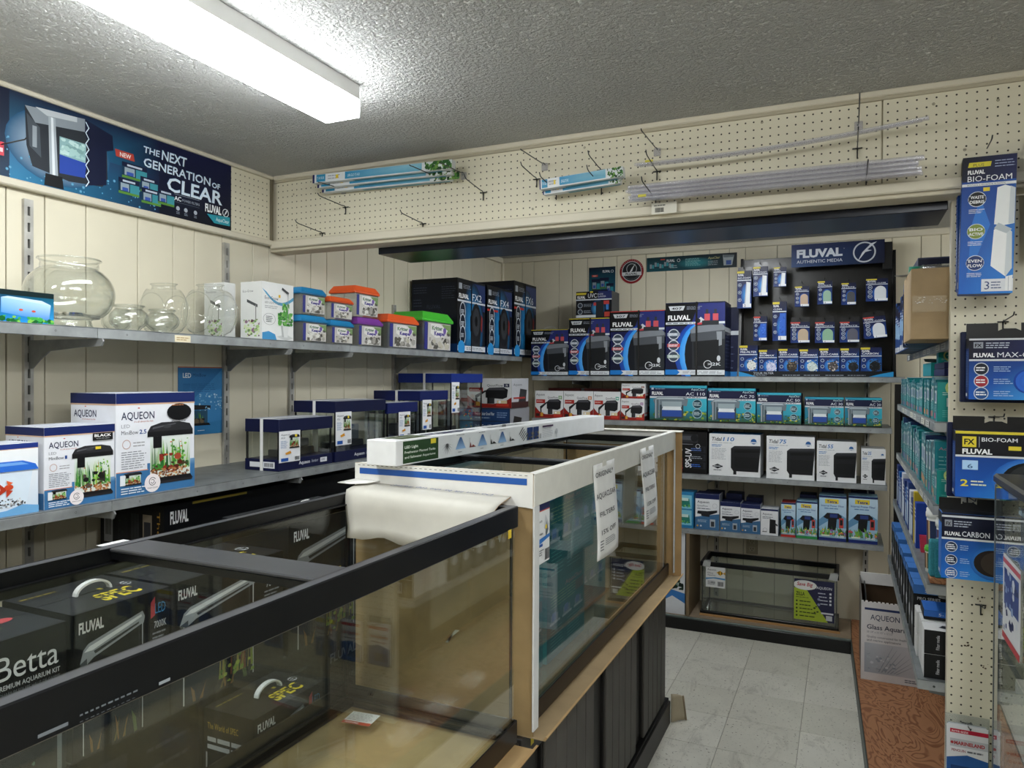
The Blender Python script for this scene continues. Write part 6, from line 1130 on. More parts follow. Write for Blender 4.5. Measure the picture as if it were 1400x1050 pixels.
def teal_f(seed):
    def f(a):
        a.rect(0, 0, 1, 1, ['#1f7c86', '#2a9aa0', '#1b6a76', '#176068']); a.rect(0, .84, 1, .97, '#2b6f7c'); a.text('AquaClear', .1, .86, .07, '#cfe6e4', w=.8); rr = random.Random(seed)
        a.rect(.15, .45, .85, .78, '#b9c6c4').rect(.25, .5, .6, .72, '#4f6a9a').rect(.1, .06, .5, .2, rr.choice(['#d98a6a', '#c96a8a', '#e0a05a', '#8a6ab0'])).lines(.12, .24, .85, .42, 4, '#9fd0cc', .35, 3)
    return f
def teal_end(a): a.rect(0, 0, 1, 1, '#1c8a86').ell(.45, .86, .30, '#c9d98a', .10*a.w/a.h*2).ell(.45, .86, .25, '#1c7c78', .075*a.w/a.h*2).text('AquaClear', .45, .84, .04, '#dfe9c9', w=.4, al='c').rect(.18, .38, .66, .60, '#b9c9cb').rect(.28, .44, .56, .56, '#3c4a58').lines(.1, .66, .8, .76, 2, '#b9dcd6', .3, 3).lines(.1, .1, .8, .3, 4, '#5fb0aa', .3, 3)
T_ = {'*': '#1c7c80', 'T': '#2a7a7c', 'F': '#1f7c86'}
TV = [T_, {'*': '#236f78', 'T': '#4a8088'}, {'*': '#5d8a96', 'T': '#8fb0b6'}, {'*': '#176a70', 'T': '#1f5f6a'}, {'*': '#7f9aa4', 'T': '#a9bcc0'}, {'*': '#20345a'}]
rn = random.Random(21)
# fourth shelf: teal packs, two navy bars lying across
y = 2.62; i = 0
ORD = ['first', 'second', 'third', 'fourth', 'fifth', 'sixth', 'seventh', 'eighth', 'ninth', 'tenth']
while y < 4.25:
    w = .075 if i == 0 else rn.uniform(.035, .07); h = .128 if i == 0 else rn.uniform(.11, .14); dd = .10 if i == 0 else .12
    if i == 0: gpack('filter_insert_box', 'teal insert carton with a yellow-ringed logo at the near end of the fourth shelf', 'box', y, w, .262, 1.399, .14, .122, T_, {'F': teal_f(1), 'R': teal_end})
    else: gpack('filter_insert_box', ('narrow teal insert carton on the fourth right-hand shelf, '+ORD[i]+' from the near end') if i < 10 else 'narrow teal insert carton in the far part of the fourth right-hand shelf row', 'box', y, w-.003, .262+rn.uniform(0, .006), 1.399, dd, h, TV[rn.randrange(5)], {'F': teal_f(i)}, 'teal insert cartons on the fourth shelf')
    y += w+.004; i += 1
for k, (z, x) in enumerate(((1.538, .275), (1.555, .30))):
    pass
gpack('filter_insert_box', 'navy insert carton with white labels lying on the near teal cartons', 'box', 2.66, .30, .285, 1.5415, .14, .022, {'*': '#1a1f4a'}, {'R': lambda a: a.rect(0, 0, 1, 1, '#1a1f4a').rect(.25, .3, .6, .75, '#c9ccd0').lines(.28, .4, .57, .65, 2, '#444', .4, 3)})
gpack('filter_insert_box', 'second navy insert carton with white labels, on top of the other navy one', 'box', 2.665, .28, .285, 1.565, .14, .02, {'*': '#181c44'}, {'R': lambda a: a.rect(0, 0, 1, 1, '#181c44').rect(.22, .25, .58, .75, '#c9ccd0').lines(.28, .4, .55, .65, 2, '#444', .4, 3)})
gpack('filter_insert_box', 'tall teal carton standing behind the navy ones on the fourth shelf', 'box', 2.98, .06, .30, 1.5415, .10, .085, T_, {'R': teal_end})
gpack('filter_insert_box', 'wide teal carton lying at the back of the fourth shelf row', 'box', 3.06, .30, .285, 1.5415, .12, .05, T_, {'R': teal_end})
# third shelf
y = 2.61; i = 0
while y < 4.25:
    w = .055 if i == 0 else rn.uniform(.035, .075); h = (.105 if i == 0 else .19 if i in (1, 2) else rn.uniform(.15, .2))
    if i == 0: gpack('filter_insert_box', 'short teal carton with a yellow oval at the near end of the third shelf', 'box', y, w, .262, 1.142, .12, h, T_, {'F': teal_f(3), 'R': teal_end})
    elif i == 1: gpack('filter_insert_box', 'tall teal carton printed with white text, second on the third shelf', 'box', y, w, .262, 1.142, .13, h, T_, {'F': teal_f(5), 'R': lambda a: a.rect(0, 0, 1, 1, '#1d7f8c').text('AquaClear', .08, .86, .05, '#c98aa0', w=.7).lines(.08, .2, .85, .78, 9, '#8fc9cc', .22, 3)})
    else: gpack('filter_insert_box', ('tall narrow carton on the third right-hand shelf, '+ORD[i]+' from the near end') if i < 10 else 'tall narrow teal carton in the far part of the third right-hand shelf row', 'box', y, w-.003, .262+rn.uniform(0, .008), 1.142, .12, h, TV[rn.randrange(6)], {'F': teal_f(i+40)}, 'tall teal cartons on the third shelf')
    y += w+.004; i += 1
gpack('filter_insert_box', 'navy carton with a white label lying on the far end of the third shelf row', 'box', 3.25, .28, .285, 1.345, .13, .022, {'*': '#181c44'}, {'R': lambda a: a.rect(0, 0, 1, 1, '#181c44').rect(.2, .3, .6, .75, '#b9bcc4')})
# second shelf: tubs, bags, sponge
def tub(x, y, z, r, h, lab, lidc='#dfe0dc', bc='#d9dad6', lc='#2a3a7a'):
    t = thing('food_tub', lab, 'tub', (x, y, z)); MB().lathe([(0, 0), (r*.92, 0), (r*.93, h*.04), (r, h*.88), (0, h*.88)], bc, 28).build('tub_body', 'plastic', t)
    MB().lathe([(r*1.0, h*.80), (r*1.06, h*.81), (r*1.07, h*.90), (r*1.02, h*.92), (r*1.02, h*.985), (r*.98, h), (r*.9, h*.992), (0, h*.99)], lidc, 28).build('lid', 'plastic', t)
    mb = MB()
    for k in range(20):
        a0 = PI*1.0+PI*1.0*k/20; a1 = PI*1.0+PI*1.0*(k+1)/20; q = []
        for an, zz in ((a0, .15), (a1, .15), (a1, .75), (a0, .75)): rr = r*(.935+.07*zz)+.0012; q.append((rr*math.cos(an), rr*math.sin(an), h*zz))
        mb.face(q, lc if (k % 7) not in (2, 3) else '#c9b08a' if k % 2 else '#7a4a3a')
    mb.build('label_wrap', 'print', t)
tub(.335, 2.86, .895, .048, .168, 'white lidded tub with a blue fish label, nearer one on the second right-hand shelf'); tub(.315, 3.02, .895, .043, .172, 'white lidded tub behind the nearer tub on the second right-hand shelf', lc='#2f3a5a')
tub(.275, 2.765, .895, .03, .085, 'small jar with a bright green lid on the second right-hand shelf', '#4fae3a', '#cfd0c8', '#3a4a3a'); tub(.40, 2.72, .895, .05, .165, 'white tub partly hidden beside the hanging packs', lc='#2a3a7a')
t = thing('filter_sponge', 'coarse teal filter sponge block on a wood slab, near end of the second shelf', 'sponge', (.245, 2.612, .8955)); MB().box((.0, 0, .018), (.10, .045, .130), '#3f8c98', None, .004).box((.012, -.012, .018), (.10, .0, .110), '#357f8c', None, .004).build('sponge_block', 'foam', t); MB().box((.0, -.014, 0), (.11, .05, .018), '#8a5a38', None, .002).build('wood_slab', 'plywood', t)
t = thing('filter_bag', 'crumpled silver plastic bag before the white tubs', 'bag', (.295, 2.70, .8955)); rn2 = random.Random(3)
mb = MB(); rings = []
for zz, w_, d_ in ((0, .028, .02), (.03, .034, .024), (.07, .03, .02), (.10, .022, .012), (.125, .026, .004)): rings.append([((w_+rn2.uniform(-.004, .004))*math.cos(2*PI*k/12), (d_+rn2.uniform(-.003, .003))*math.sin(2*PI*k/12), zz) for k in range(12)])
for A_, B_ in zip(rings, rings[1:]):
    for k in range(12): mb.face([A_[k], A_[(k+1) % 12], B_[(k+1) % 12], B_[k]], rn2.choice(['#8f979b', '#b9c0c2', '#747c80']))
mb.face(rings[0][::-1], '#8f979b'); mb.face(rings[-1], '#b9c0c2'); mb.build('bag_film', 'clearplastic' if 0 else 'plastic', t)
def gb(lab, y, w, h, c, end=None, x=.246, d=.12, cat='box', nm='media_carton'): gpack(nm, lab, cat, y, w, x, .895, d, h, {'*': c}, {'R': end} if end else {'F': lambda a: a.rect(.1, .1, .9, .6, '#b9c6d6').lines(.1, .65, .9, .9, 3, '#dfe3ea', .4, 2)})
gb('royal blue carton hanging over the edge of the second right-hand shelf', 3.12, .05, .17, '#1b3f9a'); gb('yellow-faced carton on the second right-hand shelf', 3.20, .035, .20, '#c9b02e', lambda a: a.rect(0, 0, 1, 1, '#c9b02e').rect(.3, .1, .8, .4, '#8a7a2a'))
for k in range(9): gb('slim %s media carton, %s in the row behind the yellow one, second right-hand shelf' % (('navy', 'white', 'dark blue', 'bright blue')[k % 4], ORD[k]), 3.26+.11*k, .06 if k % 2 else .085, .16+.02*(k % 3), ('#1c2f6a', '#c9cdd6', '#28407a', '#1f5aa0')[k % 4])
t = thing('snack_packet', 'crimson packet at the edge of the second right-hand shelf', 'packet', (.258, 3.05, .8955)); MB().hexa([(0, 0, 0), (.03, 0, 0), (.03, .04, 0), (0, .04, 0), (-.004, .012, .06), (.03, .012, .06), (.03, .028, .06), (-.004, .028, .06)], '#a8203f').build('packet_film', 'plastic', t)
# lowest shelf: white and black cartons, blue topped clip-strip boxes
def wb_end(a): a.rect(0, 0, 1, 1, '#0d0e10').rect(.42, .2, .74, .82, '#dcdddf').barcode(.46, .35, .70, .7, n=8).text('Filter media', .30, .2, .07, '#c9cacc', w=.6, rot=90)
for z, lab in ((.596, 'white-topped black carton at the near end of the lowest shelf, bottom of two'), (.672, 'white-topped black carton at the near end of the lowest shelf, top of two')): gpack('air_pump_box', lab, 'box', 2.612, .085, .232, z, .14, .0745, {'*': '#dcdcda', 'T': '#d4d4d2'}, {'R': wb_end, 'T': lambda a: a.poly([(.3, .4), (.5, .7), (.8, .6), (.6, .3)], '#222')})
for k, y in enumerate((2.705, 2.80)):
    for z in (.596, .672): gpack('air_pump_box', 'white carton on the lowest right-hand shelf, %s, %s row behind the near pair' % ('lower' if z < .6 else 'upper', ('first', 'second')[k]), 'box', y, .085, .232-.006*k, z, .14, .0745, {'*': '#d3d3d1'}, {'T': lambda a: a.poly([(.3, .4), (.5, .7), (.8, .6), (.6, .3)], '#222')}, 'white cartons behind the near pair on the lowest shelf')
gpack('air_pump_box', 'blue-topped black carton lying on the white cartons of the lowest shelf', 'box', 2.72, .12, .240, .7475, .14, .03, {'*': '#101113', 'T': '#2f66b8', 'R': '#16171a'}, {'R': lambda a: a.rect(0, .35, 1, 1, '#2f66b8').text('5-15', .3, .5, .3, '#dfe6f0', w=.25)})
def bt(a): a.rect(0, 0, 1, 1, '#101114').rect(0, .86, 1, 1, '#4377bd').text('5-15', .35, .89, .06, '#e3eaf4', w=.26, bold=.01).text('PRO SERIES', .12, .76, .05, '#cfd2d6', w=.7); [a.ell(.12, .66-.12*k, .05, '#e3e4e6').rect(.25, .63-.12*k, .9, .69-.12*k, '#35383d') for k in range(3)]; a.lines(.12, .1, .9, .28, 4, '#7b7f86', .3, 3)
for k, (y, h) in enumerate(((2.905, .215), (3.02, .21), (3.16, .215), (3.30, .205), (3.44, .21), (3.58, .2), (3.72, .21), (3.86, .2), (4.0, .21), (4.13, .2))):
    o = gpack('clip_strip_box', 'blue-topped black carton on the lowest right-hand shelf, '+ORD[k]+' from the near end', 'box', y, .095, .224, .596, .10, h, {'*': '#141518', 'T': '#4377bd'}, {'R': bt, 'F': lambda a: a.rect(.1, .1, .9, .8, '#3a3c40').ell(.5, .4, .25, '#c9cbd0').rect(0, .88, 1, 1, '#4377bd')}, 'blue-topped black cartons on the lowest shelf')
    MB().prism([(-.047, .048, h), (.047, .048, h), (.047, .052, h+.04), (-.047, .052, h+.04)], (0, .0012, 0), '#2f66b8').build('blue_hang_tab', 'card', o)
# top shelf: cardboard box, clamshells, dark packs
t = thing('cardboard_box', 'taped brown cardboard box on the top of the right shelving', 'carton', (.186, 2.61, 1.6555)); MB().box((0, 0, 0), (.385, .30, .222), '#a58e6c', {'F': '#a58e6c', 'T': '#96805f'}, .002).build('box_shell', 'kraft', t)
MB().box((.004, -.0008, .085), (.384, -.0002, .135), '#9f885f').build('tape_band', 'plastic', t); a = Art(.37, .02); a.blobs(0, 0, 1, 1, 150, ['#e9e4d8', '#cdbf9f', '#f4f2ec', '#b59c6e'], .008, 3, .5); a.build('tape_wrinkles', t, (.010, -.0009, .112), (1,0,0), (0,0,1)); MB().box((.0, .149, .2222), (.385, .151, .2232), '#7f6544').build('flap_seam', 'kraft', t)
for k, (y, w) in enumerate(((2.93, .022), (2.965, .03), (3.0, .022), (3.03, .035), (3.075, .025), (3.11, .04), (3.16, .03), (3.20, .04), (3.25, .05), (3.31, .06), (3.38, .07), (3.46, .07), (3.54, .08), (3.63, .09), (3.73, .09), (3.84, .1), (3.95, .1), (4.06, .1))):
    gpack('filter_cartridge_pack', ('slim dark blue filter pack behind the cardboard box, '+ORD[k]+' counting away from it') if k < 10 else 'slim dark blue filter pack in the far part of the top right-hand row', 'box', y, w-.004, .200+.005*(k % 3) if k < 9 else .23, 1.6555, .10, .20+.025*((k*7) % 3), {'*': ('#1c2748', '#26335c', '#141a30')[k % 3]}, {'F': lambda a: a.rect(0, 0, 1, 1, '#1d3f7a').rect(0, .75, 1, .95, '#15182c').rect(.1, .3, .9, .6, '#8fb4d4').rect(.1, .02, .9, .12, '#c9ccd2').lines(.1, .62, .9, .72, 2, '#dfe3ea', .4, 2)}, 'slim dark blue packs on the top right-hand shelf')
gpack('filter_cartridge_pack', 'large dark navy carton lying on top of the packs behind the cardboard box', 'box', 3.0, .28, .235, 1.912, .30, .055, {'*': '#151c38', 'T': '#2a2f48'}, {'R': lambda a: a.text('HIGH', .8, .55, .2, '#8a90a8', w=.12).rect(0, .9, 1, 1, '#3a4060')})
t = thing('air_pump_case', 'clear blister with a green end cap lying over the cardboard box', 'blister pack', (.195, 2.80, 1.8805)); MB().box((.03, 0, 0), (.33, .06, .035), '#888', None, .008).build('clear_shell', 'clearplastic', t); MB().tube([(0, .03, .018), (.045, .03, .018)], .016, '#2a8a70', 14).build('green_cap', 'plastic', t); MB().tube([(.045, .03, .018), (.28, .03, .018)], .009, '#25282c', 10).build('dark_rod', 'plastic', t); MB().prism([(-.045, .0, .0), (.03, .0, .004), (.03, .05, .004), (-.02, .04, .0)], (0, 0, .0015), '#8a8c8c').build('card_tongue', 'card', t)

# ---------------------------------------------------------------- packs hanging on the end panel
def bigpack(name, lab, x0, x1, z0, z1, y, d, art, tabh, rz=0.0, tilt=0.0, side='#17479a', behind=False, top='#0d0e11', hookz=None):
    w = x1-x0; h = z1-z0
    t = thing('filter_foam_pack', lab, 'media pack', ((x0+x1)/2, y, z0)); t.rotation_euler = (0, tilt, rz)
    o = MB().box((-w/2, 0, 0), (w/2, d, h), side, {'F': side, 'T': '#101116'}, .0025).build('pack_box', 'card', t)
    a = Art(w, h); art(a); a.build('front_print', o, (-w/2, 0, 0), (1,0,0), (0,0,1))
    a = Art(d, h); a.rect(0, .84, 1, 1, '#101116').lines(.2, .2, .85, .8, 22, '#6f94d0', .25, 2).rect(.2, .05, .6, .1, '#cfd2d8'); a.build('side_print', o, (-w/2, d, 0), (0,-1,0), (0,0,1))
    pts = [(-w/2, d-.004, h), (w/2, d-.004, h), (w/2, d-.004, h+tabh), (w*.13, d-.004, h+tabh), (w*.13, d-.004, h+tabh*.52), (w*.07, d-.004, h+tabh*.66), (-w*.07, d-.004, h+tabh*.66), (-w*.13, d-.004, h+tabh*.52), (-w*.13, d-.004, h+tabh), (-w/2, d-.004, h+tabh)]
    MB().prism(pts, (0, .0012, 0), top).build('hang_tab', 'plastic', t)
    if behind: MB().box((-w/2-.012, d+.004, -.01), (w/2-.03, d+.03, h+tabh*.5), '#101a3c', None, .002).build('pack_behind', 'card', t)
    return t
def bio(a):
    a.rect(0, 0, 1, 1, ['#1f66c4', '#2f8ae0', '#123a8a', '#10307a']).rect(0, .82, 1, 1, ['#14162c', '#1c2354', '#1a1f4a', '#0f1018']).poly([(.1, .925), (.52, .925), (.54, .96), (.12, .96)], '#d4c93a').text('PLUS', .2, .93, .02, '#333', w=.2).lines(.6, .91, .98, .97, 3, '#9aa6c4', .3, 3).text('FLUVAL', .10, .875, .028, '#f2f3f5', w=.32, bold=.04).text('BIO-FOAM', .10, .82, .042, '#e9ecf1', w=.82, bold=.0)
    a.rect(0, .785, 1, .805, '#dfe3e8').text('BIOLOGICAL & MECHANICAL FILTRATION', .1, .789, .012, '#3a3f4a', w=.7).rect(.40, .745, .52, .772, '#e0cc3a'); a.poly([(.15, .1), (.55, .5), (.35, .7), (.2, .5)], '#2a76d0')
    a.poly([(.62, .50), (.66, .765), (.80, .78), (.99, .755), (.99, .50), (.80, .49)], '#eceff0').poly([(.88, .50), (.90, .77), (.99, .755), (.99, .50)], '#c9d0d6').poly([(.58, .20), (.62, .46), (.78, .50), (.95, .44), (.97, .18), (.86, .12)], '#f0f2f3').poly([(.84, .14), (.86, .46), (.95, .44), (.97, .18), (.86, .12)], '#cfd6da').poly([(.62, .47), (.7, .51), (.95, .46), (.85, .43)], '#b9c2c8')
    for y, c, t1, t2 in ((.69, '#14161b', 'WASTE', 'DEBRIS'), (.455, '#7c8f3a', 'BIO', 'ACTIVE'), (.225, '#16306a', 'EVEN', 'FLOW')): a.ell(.29, y, .17, '#cfd6e0', n=28).ell(.29, y, .155, c, n=28).rect(.13, y-.018, .45, y+.018, '#20242c' if c == '#14161b' else c).text(t1, .29, y+.004, .022, '#f0f2f4', w=.25, al='c', bold=.02).text(t2, .29, y-.03, .022, '#f0f2f4', w=.27, al='c', bold=.02).lines(.14, y-.105, .46, y-.07, 3, '#dfe6f0', .35, 2)
    a.rect(.42, .015, 1, .105, '#dfe2e8').text('3', .48, .03, .06, '#3a4a7a', w=.09).lines(.60, .03, .8, .09, 3, '#5a648a', .4, 2).poly([(.86, .02), (.97, .02), (.99, .13), (.86, .12)], '#eceef0').rect(.91, .02, .92, .12, '#a9aeb8')
bigpack('', 'tall blue foam pack picturing a white foam block, at the top of the end panel', .292, .420, 1.772, 2.158, 2.42, .065, bio, .02, rz=-.06, tilt=.02, behind=False)
bigpack('', 'dark blue foam pack hanging behind the tall pack with the number 3', .298, .40, 1.79, 2.175, 2.505, .035, lambda a: a.rect(0, 0, 1, 1, '#123a7a').rect(0, .8, 1, 1, '#101116'), .02)
def maxc(a):
    a.rect(0, 0, 1, 1, ['#1c5ab8', '#49a8ec', '#15245a', '#10142c']).rect(0, .66, 1, 1, ['#121426', '#1c2450', '#20265c', '#101116']).rect(0, .97, 1, 1, '#c9ccd2').rect(.05, .84, .16, .94, '#8f949e').text('FX', .105, .86, .055, '#15171c', w=.08, al='c', bold=.03).lines(.19, .83, .5, .94, 3, '#b9c0d0', .4, 4).text('FLUVAL', .05, .695, .065, '#f2f3f5', w=.24, bold=.04).text('MAX-CLEAN', .32, .69, .085, '#dfe3ea', w=.62).rect(0, .63, 1, .66, '#cfd4da')
    for k in range(3): a.ell(.66+.15*k, .30, .16, '#16429c').ell(.67+.15*k, .30, .145, '#2c66cc').ell(.675+.15*k, .3, .11, '#3f7ce0', rim='#2a60c4')
    for y, c in ((.50, '#1c2230'), (.30, '#9a2a36'), (.10, '#1f4c8a')): a.ell(.14, y, .085, '#cfd6e0').ell(.14, y, .075, c).lines(.08, y-.04, .2, y+.04, 2, '#eef0f3', .5, 2).lines(.28, y-.05, .5, y+.05, 3, '#a9c6ea', .35, 3)
    a.rect(.86, .0, 1, .16, '#dfe2e8').text('3', .89, .03, .1, '#3a4a7a', w=.05)
bigpack('', 'wide blue clip pack with three round blue pads, upper middle of the end panel', .319, .53, 1.474, 1.646, 2.42, .06, maxc, .046, side='#15306e', behind=True)
def fxb(a):
    a.rect(0, 0, 1, 1, ['#1c5ab8', '#3f9ae6', '#14285e', '#17306c']).rect(0, .64, 1, 1, '#15161c').rect(0, .96, 1, 1, '#d8c83a').rect(.08, .76, .24, .92, '#dcc93a').text('FX', .16, .80, .085, '#1b1c14', w=.12, al='c', bold=.03).rect(.27, .76, .275, .92, '#c9ccd2').text('BIO-FOAM', .30, .85, .06, '#e3e6ea', w=.40, bold=.01).text('FLUVAL', .08, .66, .075, '#f2f3f5', w=.34, bold=.04).rect(.60, .73, .74, .79, '#e0cc3a')
    a.rect(0, .61, 1, .64, '#cfd4da').ell(.85, .26, .44, '#7cc4f4', .32, rim='#2060b8').ell(.86, .27, .34, '#17181a', .26, n=28).ell(.90, .27, .31, '#2c2f31', .24, n=28).ell(.93, .27, .2, '#3c4042', .15, rim='#2c2f31').rect(.08, .42, .26, .56, '#a9cdf0').text('6', .17, .44, .07, '#20467c', al='c', w=.06).text('2', .06, .17, .10, '#e0cf3a', w=.09, bold=.02).lines(.18, .17, .36, .27, 2, '#e6ecd0', .4, 2)
bigpack('', 'dark pack with a yellow top stripe and black round pads, mid end panel', .288, .50, 1.196, 1.384, 2.42, .062, fxb, .04, side='#1b3c80', behind=True)
def carb(a):
    a.rect(0, 0, 1, 1, ['#1f6fd0', '#3fa0f0', '#16306c', '#142a60']).rect(0, .62, 1, 1, '#14182e').rect(0, .94, 1, .97, '#cfd3d9').rect(.05, .80, .17, .90, '#8f949e').text('FX', .11, .815, .055, '#15171c', w=.08, al='c', bold=.03).lines(.2, .79, .5, .9, 3, '#b9c0d0', .4, 4).text('FLUVAL', .05, .665, .055, '#f2f3f5', w=.26, bold=.04).text('CARBON', .33, .66, .08, '#dfe3ea', w=.44, bold=.01).rect(0, .60, 1, .63, '#dfe3e8')
    a.ell(.86, .28, .40, '#6cbcf4', .32, rim='#1f62b8').ell(.82, .28, .30, '#2b2522', .245, n=28).ell(.90, .28, .27, '#453b35', .22, n=28)
    for y, c in ((.49, '#22304c'), (.29, '#22304c'), (.09, '#2a5a9c')): a.ell(.16, y, .10, '#cfd6e0').ell(.16, y, .088, c).lines(.09, y-.045, .23, y+.045, 3, '#eef0f3', .5, 2).lines(.30, y-.05, .46, y+.04, 3, '#a9c6ea', .35, 2)
bigpack('', 'dark blue carbon pack with a brown round pad, lowest big pack on the end panel', .254, .405, .965, 1.150, 2.40, .075, carb, .035, side='#2f6cc0')
def marl(a): a.rect(0, 0, 1, 1, '#d9dade').rect(.08, .86, 1, .93, '#b8243e').rect(.08, .62, 1, .76, '#b9bcc2').text('RITE-SIZE', .12, .875, .03, '#f0d8dc', w=.4, bold=.02).text('MARINELAND', .18, .66, .06, '#a83a3f', w=.74, bold=.04).ell(.13, .69, .04, '#a83a3f').text('PENGUIN', .12, .54, .045, '#9a3a4a', w=.34, bold=.01).lines(.5, .53, .95, .59, 1, '#6a6c74', .5, 3).poly([(0, .0), (1, .0), (1, .44), (.5, .5), (0, .42)], '#2c5a98').rect(.1, .1, .7, .3, '#1f3f70')
def bag(x, z, lab, w=.105, h=.20, y=2.515, art=marl):
    t = thing('cartridge_bag', lab, 'media pack', (x, y, z-h)); MB().box((0, 0, 0), (w, .022, h*.86), '#c6c9ce', None, .006).build('cartridge_pouch', 'card', t); a = Art(w, h*.86); art(a); a.build('front_print', t, (0, 0, 0), (1,0,0), (0,0,1)); MB().box((-.004, .008, -.006), (w+.004, .0095, h), '#fff').build('clear_bag', 'clearplastic', t)
bag(.285, .532, 'white and red cartridge bag at the bottom left of the end panel'); bag(.425, .528, 'white and red cartridge bag right of the bottom left one', art=lambda a: marl(a)); bag(.56, .525, 'yellow-banded cartridge bag seen through the glass case', art=lambda a: (marl(a), a.rect(.0, .84, 1, .95, '#d9c83a')))
bag(.70, .60, 'blue cartridge bag farther right on the end panel', art=lambda a: (a.rect(0, 0, 1, 1, '#2c4a80'), a.rect(0, .8, 1, .9, '#d9dade'))); bag(.85, .52, 'pale cartridge bag at the right edge of the end panel')
for x, z, l in ((.365, 2.19, 'at the top of the tall foam pack'), (.42, 1.70, 'through the three-pad pack'), (.40, 1.42, 'through the yellow-striped pack'), (.335, 1.18, 'through the carbon pack'), (.34, .50, 'through the bottom left bag'), (.372, .86, 'empty, low beside the glass case'), (.62, 1.25, 'empty, behind the glass case')): hook(x, 2.5495, z, .16 if z > 1 else .08, .012, 'steel peg hook on the end panel '+l)
bigpack('', 'dark navy packs hanging at the right edge of the picture', .455, .60, 1.90, 2.18, 2.40, .07, lambda a: a.rect(0, 0, 1, 1, '#16304a').rect(0, .7, 1, 1, '#10162c').rect(0, 0, 1, .1, '#1d6a74'), .03, side='#16304a')
# glass display case at the right foreground
sc = thing('glass_display_case', 'tall glass display case with a black rim at the right edge', 'display case', (.352, 1.30, 0)); wx, ly = .50, .915
MB().box((0, 0, 0), (wx, ly, .27), '#2a2826', None, .003).build('plinth', 'blackwood', sc)
for n, p, q in (('glass_side', (.0, 0, .27), (.005, ly, 1.265)), ('glass_side', (wx-.005, 0, .27), (wx, ly, 1.265)), ('glass_back', (.0055, ly-.005, .27), (wx-.0055, ly, 1.265)), ('glass_front', (.0055, 0, .27), (wx-.0055, .005, 1.265))): MB().box(p, q, '#fff').build(n, 'glass', sc)
for z in (.86, 1.07): MB().box((.006, .006, z), (wx-.006, ly-.006, z+.006), '#fff').build('glass_shelf', 'glass', sc); MB().box((.0055, ly-.012, z-.008), (wx-.0055, ly-.006, z+.010), '#9ca3a2').build('shelf_channel', 'steel', sc); MB().box((.0055, .006, z-.006), (.010, ly-.012, z+.008), '#9ca3a2').build('shelf_channel', 'steel', sc)
MB().box((-.004, -.004, 1.265), (wx+.004, ly+.004, 1.29), '#1b1c20', None, .006).build('top_rim', 'rim', sc)
for x in (0, wx-.014): 
    for y in (ly-.014, 0): MB().box((x-.001, y-.001, .27), (x+.015, y+.015, 1.265), '#4f5557' , None, .003).build('corner_post', 'rim', sc)
a = Art(.10, .20); a.rect(0, 0, 1, 1, '#d6d8dc').rect(0, .9, 1, .96, '#c05a64').rect(.1, .45, .9, .85, '#3c4f8a').blobs(.1, .1, .9, .85, 26, ['#2a3f80', '#8fa3c9', '#1c2a5a', '#c9cfdc'], .08, 4).rect(0, .0, 1, .08, '#b8404a')
o = MB().box((0, 0, 0), (.0008, .19, .20), '#d6d8dc').build('case_flyer', 'print', sc, (-.0022, .592, .915)); a = Art(.19, .20); a.rect(0, 0, 1, 1, '#d6d8dc').rect(0, .9, 1, .96, '#c05a64').rect(.08, .42, .92, .85, '#3c4f8a').blobs(.08, .1, .92, .85, 30, ['#2a3f80', '#8fa3c9', '#1c2a5a', '#c9cfdc'], .07, 4).rect(0, .0, 1, .08, '#b8404a').text('SALE', .5, .5, .12, '#e3e6ee', w=.5, al='c') if 0 else a.rect(0, 0, 1, 1, '#d6d8dc').rect(0, .9, 1, .96, '#c05a64').rect(.08, .42, .92, .85, '#3c4f8a').blobs(.08, .1, .92, .85, 30, ['#2a3f80', '#8fa3c9', '#1c2a5a', '#c9cfdc'], .07, 4).rect(0, .0, 1, .08, '#b8404a'); a.build('flyer_print', o, (0, .19, 0), (0,-1,0), (0,0,1))
carton('speaker_box', 'small grey carton with pale letters on a shelf of the glass case', 'box', (.352+.12, 1.30+.78, 1.0765), 0, .16, .10, .14, {'*': '#8f9499'}, {'F': lambda a: a.rect(0, 0, 1, 1, '#a2a7ab').text('AM', .35, .5, .2, '#e6e8ea', w=.35, bold=.03).rect(.2, .1, .8, .4, '#5a5f64').rect(.2, .8, .5, .95, '#d9c83a')})
carton('speaker_box', 'dark carton lower in the glass case', 'box', (.352+.22, 1.30+.60, .8665), 0, .18, .14, .15, {'*': '#33373c'}, {'F': lambda a: a.rect(.1, .2, .9, .8, '#5a6066')})
# ---------------------------------------------------------------- dark kit cartons stacked between the tanks and the left wall
def lampart(a, x, y, w, h):
    b = a.sub(x, y, x+w, y+h); b.poly([(0, .72), (.05, .82), (.12, .86), (.96, .98), (1, .93), (.98, .88), (.2, .74), (.1, .70)], '#9a9ea1').poly([(.06, .80), (.13, .835), (.94, .955), (.95, .935), (.18, .80)], '#dfe1e2').poly([(.2, .79), (.9, .90), (.9, .885), (.22, .765)], '#2c2d30').poly([(.0, .72), (.1, .75), (.1, .68), (.02, .68)], '#4b4e51').rect(.04, 0, .055, .70, '#c6c9cb').rect(.95, 0, .965, .88, '#b4b7ba').rect(.90, 0, .903, .87, '#6f7376')
    b.rect(.07, 0, .90, .66, ['#101826', '#0e1420', '#131a28', '#162032']); b.plants(.12, 0, .86, .22, 7, ['#6a5c30', '#4a5a2c', '#7f5a30', '#55663a'], int(w*100)); return b
